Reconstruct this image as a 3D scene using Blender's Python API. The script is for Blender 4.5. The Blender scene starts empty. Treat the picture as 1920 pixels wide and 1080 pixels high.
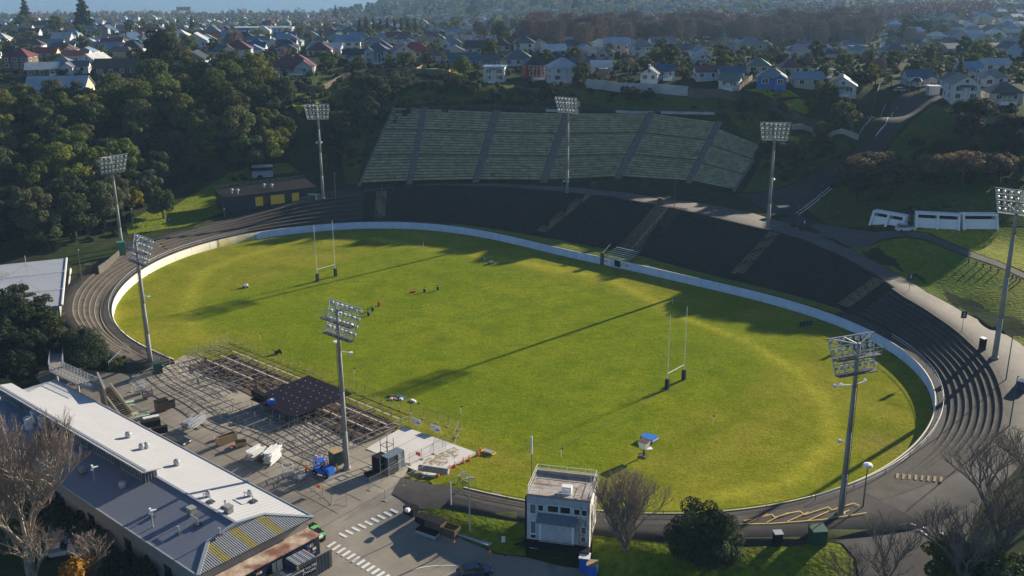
import bpy, bmesh, math, random
import numpy as np
from mathutils import Vector, Matrix, geometry
from math import sin, cos, pi, radians as R, atan2, hypot
random.seed(7); rng = np.random.default_rng(11)
S = bpy.context.scene; COL = S.collection
# ---------------------------------------------------------------- camera
CAMH, FPX, PITCH, ROLL = 72.08, 1855.25, .311, -.006
cd = bpy.data.cameras.new('camera'); cam = bpy.data.objects.new('camera', cd); COL.objects.link(cam)
cd.sensor_width = 36; cd.lens = FPX/1920*36; cd.clip_start = 1; cd.clip_end = 12000
_c, _s = cos(PITCH), sin(PITCH)
FW = Vector((0, _c, -_s)); UP0 = Vector((0, _s, _c)); RT0 = Vector((1, 0, 0))
RT = RT0*cos(ROLL)+UP0*sin(ROLL); UP = -RT0*sin(ROLL)+UP0*cos(ROLL)
m = Matrix((RT, UP, -FW)).transposed().to_4x4(); m.translation = Vector((0, 0, CAMH)); cam.matrix_world = m
S.camera = cam
# ---------------------------------------------------------------- light
SUN_AZ, SUN_EL = 48.0, 17.7
HAZE = .00012
w = bpy.data.worlds.new('World'); S.world = w; w.use_nodes = True
nt = w.node_tree; bg = nt.nodes['Background']
sky = nt.nodes.new('ShaderNodeTexSky'); sky.sky_type = 'NISHITA'; sky.sun_disc = False
sky.sun_elevation = R(SUN_EL); sky.sun_rotation = R(SUN_AZ); sky.air_density = .8; sky.dust_density = .3; sky.ozone_density = 4.0
nt.links.new(sky.outputs[0], bg.inputs[0]); bg.inputs[1].default_value = .06
sl = bpy.data.lights.new('sun', 'SUN'); sl.energy = 5.0; sl.angle = R(.55); sl.color = (1, .89, .70)
so = bpy.data.objects.new('sun', sl); COL.objects.link(so)
sd = Vector((sin(R(SUN_AZ))*cos(R(SUN_EL)), cos(R(SUN_AZ))*cos(R(SUN_EL)), sin(R(SUN_EL))))
so.rotation_euler = sd.to_track_quat('Z', 'Y').to_euler(); so.location = (200, 200, 300)
S.view_settings.view_transform = 'Standard'; S.view_settings.look = 'None'; S.view_settings.exposure = 1.0; S.view_settings.gamma = 1
S.cycles.max_bounces = 5; S.cycles.diffuse_bounces = 2; S.cycles.transparent_max_bounces = 6; S.cycles.volume_bounces = 0
S.cycles.use_adaptive_sampling = True; S.cycles.adaptive_threshold = .015

# ---------------------------------------------------------------- helpers
def at(px, py, z=0.):
    d = FW+RT*((px-960)/FPX)-UP*((py-540)/FPX); t = (z-CAMH)/d.z
    return Vector((d.x*t, d.y*t, z))
def ordinal(n):
    W_ = 'first second third fourth fifth sixth seventh eighth ninth tenth eleventh twelfth'.split()
    return W_[n-1] if n <= 12 else str(n)+('th' if 10 <= n % 100 <= 20 else {1: 'st', 2: 'nd', 3: 'rd'}.get(n % 10, 'th'))
def tag(o, label=None, cat=None, group=None, kind=None):
    if label: o['label'] = label
    if cat: o['category'] = cat
    if group: o['group'] = group
    if kind: o['kind'] = kind
    return o
def empty(name, loc, rz=0, label=None, cat=None, group=None):
    o = bpy.data.objects.new(name, None); COL.objects.link(o); o.location = loc; o.rotation_euler = (0, 0, rz)
    o.empty_display_size = .1
    return tag(o, label, cat, group)
class MB:
    def __init__(s): s.v = []; s.f = []; s.m = []
    def add(s, vs, fs, m=0):
        b = len(s.v); s.v += [tuple(v) for v in vs]; s.f += [tuple(i+b for i in f) for f in fs]; s.m += [m]*len(fs); return s
    def box(s, c, d, rz=0, m=0, M=None):
        hx, hy, hz = d[0]/2, d[1]/2, d[2]/2; ca, sa = cos(rz), sin(rz); vs = []
        for sx, sy, sz in ((-1,-1,-1),(1,-1,-1),(1,1,-1),(-1,1,-1),(-1,-1,1),(1,-1,1),(1,1,1),(-1,1,1)):
            x, y, z = sx*hx, sy*hy, sz*hz; v = Vector((c[0]+x*ca-y*sa, c[1]+x*sa+y*ca, c[2]+z)); vs.append(M@v if M else v)
        return s.add(vs, [(0,3,2,1),(4,5,6,7),(0,1,5,4),(1,2,6,5),(2,3,7,6),(3,0,4,7)], m)
    def tube(s, p0, p1, r0, r1=None, n=6, m=0, cap=True):
        p0, p1 = Vector(p0), Vector(p1); r1 = r0 if r1 is None else r1; d = (p1-p0)
        if d.length < 1e-6: return s
        d.normalize(); a = d.orthogonal().normalized(); b = d.cross(a); vs = []
        for p, r in ((p0, r0), (p1, r1)):
            for i in range(n):
                t = 2*pi*(i+.5)/n; vs.append(p+a*(r*cos(t))+b*(r*sin(t)))
        fs = [(i, (i+1) % n, n+(i+1) % n, n+i) for i in range(n)]
        if cap: fs += [tuple(range(n-1, -1, -1)), tuple(range(n, 2*n))]
        return s.add(vs, fs, m)
    def bar(s, p0, p1, w, h, m=0):
        p0, p1 = Vector(p0), Vector(p1); d = (p1-p0); 
        if d.length < 1e-6: return s
        d.normalize(); u = Vector((0,0,1)); a = d.cross(u)
        if a.length < 1e-3: a = Vector((1,0,0))
        a.normalize(); b = a.cross(d); vs = [p+a*(x*w/2)+b*(y*h/2) for p in (p0, p1) for x, y in ((-1,-1),(1,-1),(1,1),(-1,1))]
        return s.add(vs, [(0,1,2,3),(7,6,5,4),(0,4,5,1),(1,5,6,2),(2,6,7,3),(3,7,4,0)], m)
    def prism(s, pts, z0, z1, m=0, mt=None):
        n = len(pts); vs = [(p[0], p[1], z0) for p in pts]+[(p[0], p[1], z1) for p in pts]
        s.add(vs, [tuple(range(n-1, -1, -1))]+[(i, (i+1) % n, n+(i+1) % n, n+i) for i in range(n)], m)
        s.add(vs[n:], [tuple(range(n))], m if mt is None else mt); return s
    def slab(s, q, t, m=0, ms=None):
        q = [Vector(p) for p in q]; n = (q[1]-q[0]).cross(q[2]-q[0]).normalized()
        if n.z < 0: n = -n; q = q[::-1]
        lo = [p-n*t for p in q]; k = len(q)
        s.add(q, [tuple(range(k))], m)
        s.add(q+lo, [tuple(range(2*k-1, k-1, -1))]+[(i, k+i, k+(i+1) % k, (i+1) % k) for i in range(k)], m if ms is None else ms); return s
    def lathe(s, prof, c=(0,0,0), n=12, m=0):
        vs = []; 
        for r, z in prof: vs += [(c[0]+r*cos(2*pi*i/n), c[1]+r*sin(2*pi*i/n), c[2]+z) for i in range(n)]
        fs = [(j*n+i, j*n+(i+1) % n, (j+1)*n+(i+1) % n, (j+1)*n+i) for j in range(len(prof)-1) for i in range(n)]
        return s.add(vs, fs, m)
    def build(s, name, mats, parent=None, smooth=False):
        me = bpy.data.meshes.new(name); me.from_pydata(s.v, [], s.f)
        for mm in (mats if isinstance(mats, (list, tuple)) else [mats]): me.materials.append(mm)
        if len(me.polygons): me.polygons.foreach_set('material_index', s.m)
        if smooth: me.polygons.foreach_set('use_smooth', [True]*len(me.polygons))
        me.update(); o = bpy.data.objects.new(name, me); COL.objects.link(o)
        if parent: o.parent = parent
        return o
def copy_tree(o, parent=None):
    c = o.copy(); COL.objects.link(c); c.parent = parent
    for ch in o.children: copy_tree(ch, c)
    return c
def tomesh(o):
    nm = o.name.split('.')[0]; me = bpy.data.meshes.new_from_object(o); n = bpy.data.objects.new(nm, me); COL.objects.link(n); bpy.data.objects.remove(o); n.name = nm; return n
def npmesh(name, V, F, mats, mi=None, parent=None, smooth=False):
    me = bpy.data.meshes.new(name); V = np.asarray(V, np.float32); F = np.asarray(F, np.int32)
    me.vertices.add(len(V)); me.vertices.foreach_set('co', V.ravel()); k = F.shape[1]
    me.loops.add(F.size); me.loops.foreach_set('vertex_index', F.ravel()); me.polygons.add(len(F))
    me.polygons.foreach_set('loop_start', np.arange(0, F.size, k, dtype=np.int32)); me.polygons.foreach_set('loop_total', np.full(len(F), k, np.int32))
    for mm in (mats if isinstance(mats, (list, tuple)) else [mats]): me.materials.append(mm)
    if mi is not None: me.polygons.foreach_set('material_index', np.asarray(mi, np.int32))
    if smooth: me.polygons.foreach_set('use_smooth', np.ones(len(F), bool))
    me.update(calc_edges=True); me.validate(); o = bpy.data.objects.new(name, me); COL.objects.link(o)
    if parent: o.parent = parent
    return o

# ---------------------------------------------------------------- materials
def mat(name, col, rough=.85, var=.18, scale=1.5, col2=None, s2=.15, bump=0., bscale=8., metal=0., tint=False, wave=None, spec=.35, trans=0., rnd=0.):
    M_ = bpy.data.materials.new(name); M_.use_nodes = True; n = M_.node_tree; N, L = n.nodes, n.links
    b = N['Principled BSDF']; b.inputs['Roughness'].default_value = rough; b.inputs['Metallic'].default_value = metal; b.inputs['Specular IOR Level'].default_value = spec
    tc = N.new('ShaderNodeTexCoord'); geo = N.new('ShaderNodeNewGeometry'); pos = geo.outputs['Position']
    n1 = N.new('ShaderNodeTexNoise'); n1.inputs['Scale'].default_value = scale; n1.inputs['Detail'].default_value = 5; n1.inputs['Roughness'].default_value = .65
    L.new(pos, n1.inputs['Vector'])
    r1 = N.new('ShaderNodeMapRange'); r1.inputs[1].default_value = .28; r1.inputs[2].default_value = .72; r1.inputs[3].default_value = 1-var; r1.inputs[4].default_value = 1+var
    L.new(n1.outputs[0], r1.inputs[0])
    base = N.new('ShaderNodeRGB'); base.outputs[0].default_value = (*col, 1); cur = base.outputs[0]
    if tint:
        oi = N.new('ShaderNodeObjectInfo'); mx = N.new('ShaderNodeMix'); mx.data_type = 'RGBA'; mx.blend_type = 'MULTIPLY'; mx.inputs[0].default_value = 1
        L.new(cur, mx.inputs[6]); L.new(oi.outputs['Color'], mx.inputs[7]); cur = mx.outputs[2]
    if col2:
        n2 = N.new('ShaderNodeTexNoise'); n2.inputs['Scale'].default_value = s2; n2.inputs['Detail'].default_value = 6; n2.inputs['Roughness'].default_value = .6; L.new(pos, n2.inputs['Vector'])
        r2 = N.new('ShaderNodeMapRange'); r2.inputs[1].default_value = .42; r2.inputs[2].default_value = .62; L.new(n2.outputs[0], r2.inputs[0])
        mx = N.new('ShaderNodeMix'); mx.data_type = 'RGBA'; L.new(r2.outputs[0], mx.inputs[0]); L.new(cur, mx.inputs[6]); mx.inputs[7].default_value = (*col2, 1); cur = mx.outputs[2]
    mu = N.new('ShaderNodeMix'); mu.data_type = 'RGBA'; mu.blend_type = 'MULTIPLY'; mu.inputs[0].default_value = 1
    L.new(cur, mu.inputs[6]); 
    cb = N.new('ShaderNodeCombineColor'); [L.new(r1.outputs[0], cb.inputs[i]) for i in range(3)]
    L.new(cb.outputs[0], mu.inputs[7]); cur = mu.outputs[2]
    if rnd:
        oi2 = N.new('ShaderNodeObjectInfo'); hs = N.new('ShaderNodeHueSaturation'); rr = N.new('ShaderNodeMapRange'); rr.inputs[3].default_value = 1-rnd; rr.inputs[4].default_value = 1+rnd
        L.new(oi2.outputs['Random'], rr.inputs[0]); L.new(rr.outputs[0], hs.inputs['Value']); 
        rh = N.new('ShaderNodeMapRange'); rh.inputs[3].default_value = .5-rnd*.06; rh.inputs[4].default_value = .5+rnd*.06; L.new(oi2.outputs['Random'], rh.inputs[0]); L.new(rh.outputs[0], hs.inputs['Hue'])
        L.new(cur, hs.inputs['Color']); cur = hs.outputs[0]
    L.new(cur, b.inputs['Base Color'])
    nb = None
    if wave:   # (axis, spacing m, strength): ribs of real sheeting in object space
        sp = N.new('ShaderNodeSeparateXYZ'); L.new(tc.outputs['Object'], sp.inputs[0]); ma = N.new('ShaderNodeMath'); ma.operation = 'MULTIPLY'; ma.inputs[1].default_value = 2*pi/wave[1]
        L.new(sp.outputs['XYZ'.index(wave[0])], ma.inputs[0]); si = N.new('ShaderNodeMath'); si.operation = 'SINE'; L.new(ma.outputs[0], si.inputs[0])
        nb = N.new('ShaderNodeBump'); nb.inputs['Strength'].default_value = wave[2]; nb.inputs['Distance'].default_value = wave[1]*.12; L.new(si.outputs[0], nb.inputs['Height'])
    if bump:
        n3 = N.new('ShaderNodeTexNoise'); n3.inputs['Scale'].default_value = bscale; n3.inputs['Detail'].default_value = 4; L.new(pos, n3.inputs['Vector'])
        bb = N.new('ShaderNodeBump'); bb.inputs['Strength'].default_value = bump; bb.inputs['Distance'].default_value = .3; L.new(n3.outputs[0], bb.inputs['Height'])
        if nb: L.new(nb.outputs[0], bb.inputs['Normal'])
        nb = bb
    if nb: L.new(nb.outputs[0], b.inputs['Normal'])
    if trans:
        out = N['Material Output']; tr = N.new('ShaderNodeBsdfTranslucent'); L.new(cur, tr.inputs[0]); ms = N.new('ShaderNodeMixShader'); ms.inputs[0].default_value = trans
        L.new(b.outputs[0], ms.inputs[1]); L.new(tr.outputs[0], ms.inputs[2]); L.new(ms.outputs[0], out.inputs[0])
    return M_
MT = {}
def add_m(k, *a, **kw): MT[k] = mat(k, *a, **kw)
add_m('asphalt', (.034,.030,.030), var=.3, scale=.8, col2=(.05,.043,.04), s2=.09, bump=.15, bscale=6)
add_m('asphalt_pale', (.115,.10,.088), var=.22, scale=.7, col2=(.08,.07,.062), s2=.08, bump=.1, bscale=6)
add_m('apron', (.048,.041,.037), var=.28, scale=.9, col2=(.034,.029,.027), s2=.12, bump=.15, bscale=6)
add_m('terrace_tread', (.062,.050,.040), var=.4, scale=.6, col2=(.036,.03,.026), s2=.2, bump=.2, bscale=5)
add_m('terrace_riser', (.035,.03,.028), var=.25, scale=1)
add_m('terrace_edge', (.2,.16,.11), var=.3, scale=.6)
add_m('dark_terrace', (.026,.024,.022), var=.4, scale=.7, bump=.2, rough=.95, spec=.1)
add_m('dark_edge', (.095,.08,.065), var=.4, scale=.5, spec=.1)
add_m('stair', (.27,.21,.11), var=.25, scale=1)
add_m('white_wall_joint', (.3,.34,.38))
add_m('white_wall', (.56,.66,.76), var=.1, scale=.5, col2=(.5,.6,.7), s2=.35)  # white paint with the blue of sky-lit shade put into its colour
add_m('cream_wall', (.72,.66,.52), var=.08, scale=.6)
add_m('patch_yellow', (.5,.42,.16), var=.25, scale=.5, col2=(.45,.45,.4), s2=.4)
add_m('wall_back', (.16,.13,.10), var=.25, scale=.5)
add_m('plaza', (.30,.265,.215), var=.14, scale=.35, col2=(.235,.205,.165), s2=.11, bump=.08)
add_m('pale_concrete', (.66,.63,.59), var=.07, scale=.4, col2=(.58,.55,.5), s2=.2)
add_m('concrete', (.33,.30,.26), var=.15, scale=.8)
add_m('pole_concrete', (.30,.29,.27), var=.14, scale=.6)
add_m('galv', (.42,.44,.46), rough=.45, metal=.4, var=.1)
add_m('steel_dark', (.10,.105,.11), rough=.5, metal=.3)
add_m('black', (.010,.010,.012), rough=.8, spec=.15)
add_m('deck_black', (.010,.008,.020), spec=.08, rough=.9, var=.3, scale=.6)
add_m('white', (.8,.8,.8), rough=.5, var=.04)
add_m('line_white', (.75,.74,.70), var=.12, scale=2)
add_m('line_yellow', (.62,.42,.10), var=.15, scale=2)
add_m('yellow', (.75,.47,.04), rough=.6, var=.05)
add_m('red', (.55,.04,.03), rough=.6)
add_m('orange', (.85,.16,.03), rough=.6, var=.05)
add_m('blue', (.02,.13,.55), rough=.4, var=.05)
add_m('tarp_blue', (.01,.17,.62), rough=.5, var=.08)
add_m('green_dark', (.015,.07,.05), rough=.6)
add_m('green_box', (.05,.2,.14), rough=.6)
add_m('bin_green', (.12,.5,.14), rough=.5)
add_m('timber', (.38,.27,.15), var=.25, scale=2)
add_m('timber_dark', (.11,.075,.05), var=.3, scale=1.5)
add_m('glass', (.02,.025,.03), rough=.15, spec=.8)
add_m('glass_pale', (.16,.2,.23), rough=.2, spec=.8)
add_m('roof_white', (.53,.525,.53), rough=.55, var=.04, scale=.4, wave=('X',.76,.3))
add_m('roof_blue', (.17,.185,.23), rough=.5, var=.06, scale=.5, wave=('X',.3,.25))
add_m('roof_grey', (.36,.38,.42), rough=.6, var=.08, scale=.4, wave=('X',.8,.25))
add_m('ribs', (.33,.35,.37), rough=.5, var=.1)
add_m('ribs_dark', (.07,.075,.085), rough=.5)
add_m('ribs_yellow', (.38,.32,.12), rough=.5, var=.1)
add_m('container_roof', (.62,.52,.40), rough=.8, var=.1, scale=1.5, col2=(.22,.09,.06), s2=.28)
add_m('navy', (.015,.022,.05), rough=.5)
add_m('container_grey', (.12,.125,.13), rough=.6)
add_m('wall_cream', (.30,.28,.24), var=.1)
add_m('skin', (.45,.28,.2), rough=.6)
add_m('trousers', (.02,.025,.045))
add_m('hivis', (.9,.2,.02), rough=.7)
add_m('bark', (.075,.06,.045), var=.3, scale=2, spec=.1)
add_m('bark_pale', (.34,.29,.23), var=.25, scale=2, spec=.1)
add_m('bark_grey', (.20,.18,.155), var=.25, scale=2, spec=.1)
add_m('twig', (.34,.27,.21), var=.3, scale=2, spec=.1)
add_m('twig_dark', (.17,.135,.115), var=.3, scale=1, spec=.1)
add_m('leaf', (1,1,1), tint=True, var=.45, scale=.45, rnd=.28, trans=.35, rough=.75, spec=.15)
add_m('rope_grass', (.1,.1,.02))
add_m('old_line', (.085,.12,.012), var=.3, scale=1.5); add_m('stair_dark', (.15,.12,.075), var=.3, scale=1)
add_m('joint_dark', (.11,.095,.075), var=.3, scale=2)
add_m('twig_brown', (.235,.185,.165), var=.3, scale=.5, spec=.05)
def grassmat(name, a, b, bump=.7):
    M_ = mat(name, a, var=.45, scale=.9, col2=b, s2=.06, bump=bump, bscale=1.6, rough=.95, spec=.08); return M_
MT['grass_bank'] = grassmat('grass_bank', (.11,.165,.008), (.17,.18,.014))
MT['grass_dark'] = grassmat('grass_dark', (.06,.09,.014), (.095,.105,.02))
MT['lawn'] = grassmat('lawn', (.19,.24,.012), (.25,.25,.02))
MT['terrain'] = mat('terrain', (.03,.045,.013), var=.45, scale=.25, col2=(.04,.046,.02), s2=.05, bump=.3, bscale=1.2, rough=.95, spec=.05)
# ---------------------------------------------------------------- stadium oval and terrain
OC = np.array([-7., 213.])
CO = [73.704,-6.119,-14.763,.661,-19.813,-2.862,-.05,-.608,.324,-.539,-.739,-.198,-.353,-.085,-.298,-.329,.113]
def ovalR(t):
    r = np.full_like(t, CO[0])
    for k in range(1, 9): r = r+CO[2*k-1]*np.cos(k*t)+CO[2*k]*np.sin(k*t)
    return r
NT = 720
TH = np.linspace(-pi, pi, NT, endpoint=False)
WP = OC+ovalR(TH)[:, None]*np.column_stack([np.cos(TH), np.sin(TH)])
_d = np.roll(WP, -1, 0)-np.roll(WP, 1, 0); WN = np.column_stack([_d[:, 1], -_d[:, 0]]); WN /= np.linalg.norm(WN, axis=1)[:, None]
DEG = np.degrees(TH)
RT_ = [(-180,2.4,8.8,4,11),(-170,2.4,8.6,3.8,11),(-160,2.4,7.5,3.1,9.5),(-152,3,6.2,2.3,8.5),(-147,3.5,4,1.9,8),(-146,3.5,4,1.9,7.5),
 (-90,3,4,1.9,6),(-87,3,4,1.9,5.6),(-84,3,4,1.9,5.3),(-76,3,4,1.9,6.4),(-70,3,4,1.9,8.3),(-64,3,4.2,1.95,10),(-59,3,5.5,2.1,13),(-54,3,7.5,2.7,14),(-48,2.7,10.8,3.6,15),(-44,2.5,11.4,4.2,17.5),(-35,2.3,10.8,4.8,19),
 (-26,2.6,11.2,5.1,19.5),(-20,3,12,5.7,17.8),(-15,4,13,6.4,18.6),(-10,4.2,16.2,7.4,21.7),(-4,4,19.5,8.8,25),(3,3.8,24,9.4,31),(9,4,25,9.8,34),(21,5,26.5,10,38),(34,6.8,28.2,10.1,38),(45,7.2,29.5,10.2,37.5),
 (70,6,30,10.1,36.5),(84,4,26.2,10,33.5),(100,2.5,20,9.8,24),(107,1.8,17.5,9.5,22),(113,1.3,15,9,20.6),(119,.6,12.5,8,21),(124,.6,11.5,7.3,20),(129,.7,10.5,6.5,20),(140,1.2,8.7,4.4,14.5),(147,1,8.6,4.2,10.5),(153,.9,8.6,4.1,10.3),(164,1.7,8.6,4,10.6),(170,2.3,8.6,4,11),(180,2.4,8.8,4,11)]
RTn = np.array(RT_)
def ring(deg): return [np.interp(deg, RTn[:, 0], RTn[:, i]) for i in (1, 2, 3, 4)]
RA, RB, RZ, RC = ring(DEG)
RC = np.maximum(RC, RB+.8)
GAP = (DEG > -146.5) & (DEG < -90.3)
def td(x, y):
    x = np.atleast_1d(np.asarray(x, float)); y = np.atleast_1d(np.asarray(y, float)); i = np.zeros(len(x), int); 
    for k in range(0, len(x), 4000):
        d2 = (x[k:k+4000, None]-WP[None, :, 0])**2+(y[k:k+4000, None]-WP[None, :, 1])**2; i[k:k+4000] = d2.argmin(1)
    dd = (x-WP[i, 0])*WN[i, 0]+(y-WP[i, 1])*WN[i, 1]; ds = np.hypot(x-WP[i, 0], y-WP[i, 1])
    return i, np.where(ds > 60, np.sign(dd)*ds, dd)
# spot heights read off the photograph (pixel column, row, metres above the pitch)
SPOT = [
(680,250,20),(690,215,24),
 (850,180,30),(1000,178,30),(1150,180,31),(1300,196,29.5),(1400,236,24.5),(1500,262,20.5),(1590,268,21),(1600,240,25),(1450,225,28),(1560,240,27),
 (700,165,32),(800,152,33),(880,152,33),(940,158,33.5),(1060,160,34),(1220,158,34.5),(1330,158,34.5),(1450,172,34),(1500,200,31.5),(1590,194,33.5),(1620,215,29.5),
 (660,120,34.5),(760,118,34.5),(860,122,34.5),(980,120,35),(1100,118,35),(1300,115,35),(1500,120,35),(1700,140,35),(1850,150,35),
 (1440,400,10.2),(1500,360,12),(1540,328,14.5),(1580,305,17),(1620,268,21),(1650,235,25),(1668,205,29),(1690,185,32.3),(1720,176,33.5),(1640,200,30),(1625,240,24.5),
 (1560,255,22.5),(1500,300,16.5),(1440,340,12.6),(1400,372,10.6),(1460,320,15),(1540,290,18),
 (1760,190,33.3),(1830,190,33.5),(1900,190,34),(1750,230,29),(1800,230,29.5),(1880,230,30.5),(1700,280,23),(1760,290,23),(1850,290,24),(1700,340,17.5),(1780,345,18.5),(1860,345,19),
 (1620,390,11.4),(1560,398,10.6),(1640,405,11.6),(1655,424,12),(1750,430,12.4),(1860,428,12.8),(1700,395,15),(1780,385,16.5),(1860,385,16.5),(1590,425,10.2),(1500,425,10.0),
 (1700,448,10.7),(1780,470,10.3),(1850,450,11.2),(1910,510,9.7),(1915,460,11),(1850,495,9.9),(1650,462,9.9),(1760,505,8.4),(1850,560,7.4),(1900,600,6.6),
 (50,200,29),(20,170,31),(100,190,29.5),(200,165,32),(290,150,33),(380,140,33.5),(470,140,33.5),(545,150,33),(590,170,30),(640,170,30),(560,215,25.5),(600,260,18),(640,290,14),(650,325,10),(600,320,10.2),
 (0,250,24),(100,260,23),(200,240,24),(300,220,25),(400,220,25),(480,230,24),(0,330,15),(100,330,15.5),(200,310,16.5),(300,290,17.5),(400,280,18),(500,280,17),(0,400,9),(100,400,9),(200,380,9),(270,350,10),(350,320,12.5),(430,310,13),(520,305,12.5),(0,450,5.5),(100,450,5.2),(170,440,4.8),
 (400,335,10),(480,318,11.8),(350,370,7.4),(400,380,6.2),(330,400,5.6),(300,415,5),(380,415,5.),(580,330,9.5),(430,398,5.4),(590,372,7.0),(520,384,6.2),
 (50,560,2.2),(0,490,3.2),(110,560,2.2),(60,640,1.2),(0,640,.8),(140,650,1.6),(200,700,1.3),(150,700,1.),(250,720,1.1),(330,720,1.),(320,690,1.3),(350,760,.95),(430,830,.9),(520,900,.8),(600,960,.7),(640,900,.8),(700,900,.9),(740,930,1.1),(700,860,.6),(690,842,.25),(797,891,.3),(560,800,.75),(450,720,.55),(430,650,.1),(600,725,.1),(760,800,.1),(892,849,.15),(845,893,.5),(800,920,1.3),
 (700,960,.6),(800,1000,.1),(860,1030,-.4),(950,1060,-.9),(1050,1075,-1.),(750,1060,-.3),(650,1060,.1),(600,1070,.1),(930,1078,-1.),(1180,1078,-1),(990,1060,-1),(1100,1070,-1),
 (784,957,1.75),(830,953,1.85),(900,964,1.85),(983,980,1.8),(870,1015,-.1),(960,1045,-.7),(820,985,.4),(1120,1000,1.6),(1120,1040,-.3),(1211,1014,1.75),(1300,1018,1.8),(1200,1060,-.4),(1320,1075,-.2),(1400,1075,-.1),(1480,1026,1.8),(1550,1012,1.85),(1480,1070,.2),(1600,1030,1.6),(1680,1070,1.2),(1700,1000,1.9),(1800,1000,2),(1900,950,2.6),(1900,1060,1.8),(1850,880,3.2),(1910,800,4.6),(1915,720,5.4),
 (130,930,-1.6),(200,1000,-1.8),(300,1078,-1.8),(0,900,-1.5),(0,1078,-2),(60,760,-.6),(0,740,-.5),(20,700,0),(130,1060,-1.9),(400,1078,-1.2)]
BOT_ = [at(*p) for p in [(672,346,10),(768,342,10.2),(893,339,10.4),(1020,340,10.5),(1160,333,10.7),(1293,341,10.5),(1380,358,10.4)]]
TOP_ = [at(*p) for p in [(736,202,26),(794,204,26.3),(932,210,26.6),(1064,213,26.6),(1222,213,26.8),(1350,230,25),(1438,268,19.8)]]
def bankxyz(u, v):
    i = min(int(u), 5); f_ = u-i; a_ = BOT_[i]+(BOT_[i+1]-BOT_[i])*f_; c_ = TOP_[i]+(TOP_[i+1]-TOP_[i])*f_; return a_+(c_-a_)*v
SP = [tuple(bankxyz(u, v)-Vector((0, 0, .5 if 0 < v < 1.05 else .2))) for u in np.arange(0, 6.01, .5) for v in (0, .2, .4, .6, .8, .95, 1.06)]+[tuple(at(*s)) for s in SPOT]
SP += [(-260,230,3),(-200,200,1.5),(-300,330,18),(-230,290,15),(-350,420,33),(-200,120,-2),(-120,90,-2),(-40,60,-2),(60,70,0),(130,90,1),(200,130,3.5),(200,200,7.5),(190,260,16),(230,330,33),(150,160,6),(300,260,30),(-150,60,-3),(0,20,-3),(150,20,0),(170,230,13),(320,400,35),(-120,400,35),(120,400,35),(250,420,35),(0,420,35),(-250,420,34.5)]
for k in range(0, NT, 10):
    if GAP[k]: continue
    for e in (.2, 3.5):
        q = WP[k]+WN[k]*(RC[k]+e); SP.append((q[0], q[1], RZ[k]-.12))
for k in range(0, NT, 12):
    if GAP[k]:
        for e, z in ((-8, -.1), (-2, -.05)):
            q = WP[k]+WN[k]*e; SP.append((q[0], q[1], z))
SP = np.array(SP); _keep = []
for i, p in enumerate(SP):
    if all((p[0]-SP[j][0])**2+(p[1]-SP[j][1])**2 > 2.2 for j in _keep): _keep.append(i)
SP = SP[_keep]; _C2 = 5.**2
def _K(a, b): return np.sqrt(((a[:, None, :2]-b[None, :, :2])**2).sum(2)+_C2)
_A = _K(SP, SP)-np.eye(len(SP))*1.2; _n = len(SP); _P = np.column_stack([np.ones(_n), SP[:, :2]])
_sol = np.linalg.solve(np.block([[_A, _P], [_P.T, np.zeros((3, 3))]]), np.concatenate([SP[:, 2], np.zeros(3)]))
def rbf(x, y):
    q = np.column_stack([x, y]); out = np.empty(len(q))
    for k in range(0, len(q), 4000):
        qq = q[k:k+4000]; out[k:k+4000] = _K(qq, SP)@_sol[:_n]+np.column_stack([np.ones(len(qq)), qq])@_sol[_n:]
    return out
def sstep(a, b, x): t = np.clip((x-a)/(b-a), 0, 1); return t*t*(3-2*t)
def farz(x, y):
    base = np.interp(y, [300, 480, 700, 1000, 1350, 1600, 1860, 1950, 9000], [35, 35, 30, 19, 6, 1.6, 1.2, -3, -3])
    right = np.interp(y, [300, 480, 700, 1000, 1400, 2000, 9000], [35, 35, 33, 28, 22, 22, 22])
    k = sstep(-250, 350, x-(y-900)*.12+60); z = base*(1-k)+right*k
    z = z-9*np.exp(-((y-560-.25*x)/110)**2)*sstep(20, 200, x)                     # the shallow valley behind the first streets
    z = z+ 80*np.exp(-((y-2600)/620)**2)*sstep(-370, 60, x)                        # headland beyond the suburb
    z = z+ 4*np.sin(x/190+1)*np.cos(y/230)*sstep(450, 700, y)*(1-sstep(1100, 1500, y))
    return z
def terr(x, y):
    x = np.asarray(x, float); y = np.asarray(y, float)
    k = np.maximum(sstep(370, 470, y), np.maximum(sstep(230, 330, x), sstep(260, 360, -x))*sstep(200, 330, y))
    z = farz(x, y); near = (y < 480) & (abs(x) < 420)
    zn = np.full(len(x), 5.); zn[near] = np.clip(rbf(x[near], y[near]), -3.5, 36)
    far_side = (~near) & (y < 300); zn[far_side] = 5
    z = zn*(1-k)+z*k
    return z
def axis(lo, a, b, hi, f, g):
    mid = list(np.arange(a, b+.01, f)); out = []; s_ = f; v = a
    while v > lo: s_ *= g; v -= s_; out.append(v)
    out = out[::-1]+mid; s_ = f; v = mid[-1]
    while v < hi: s_ *= g; v += s_; out.append(v)
    return np.array(out)
GX = axis(-5000, -150, 150, 5000, 1.6, 1.07); GY = axis(-300, 96, 360, 9000, 1.6, 1.045)
XX, YY = np.meshgrid(GX, GY); fx, fy = XX.ravel(), YY.ravel(); ZT = terr(fx, fy)
_i, _dd = td(fx, fy)
push = np.where(GAP[_i], (_dd < -1.2), (_dd < RC[_i]-2.2)) & (abs(fx) < 200) & (fy < 420)
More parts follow.
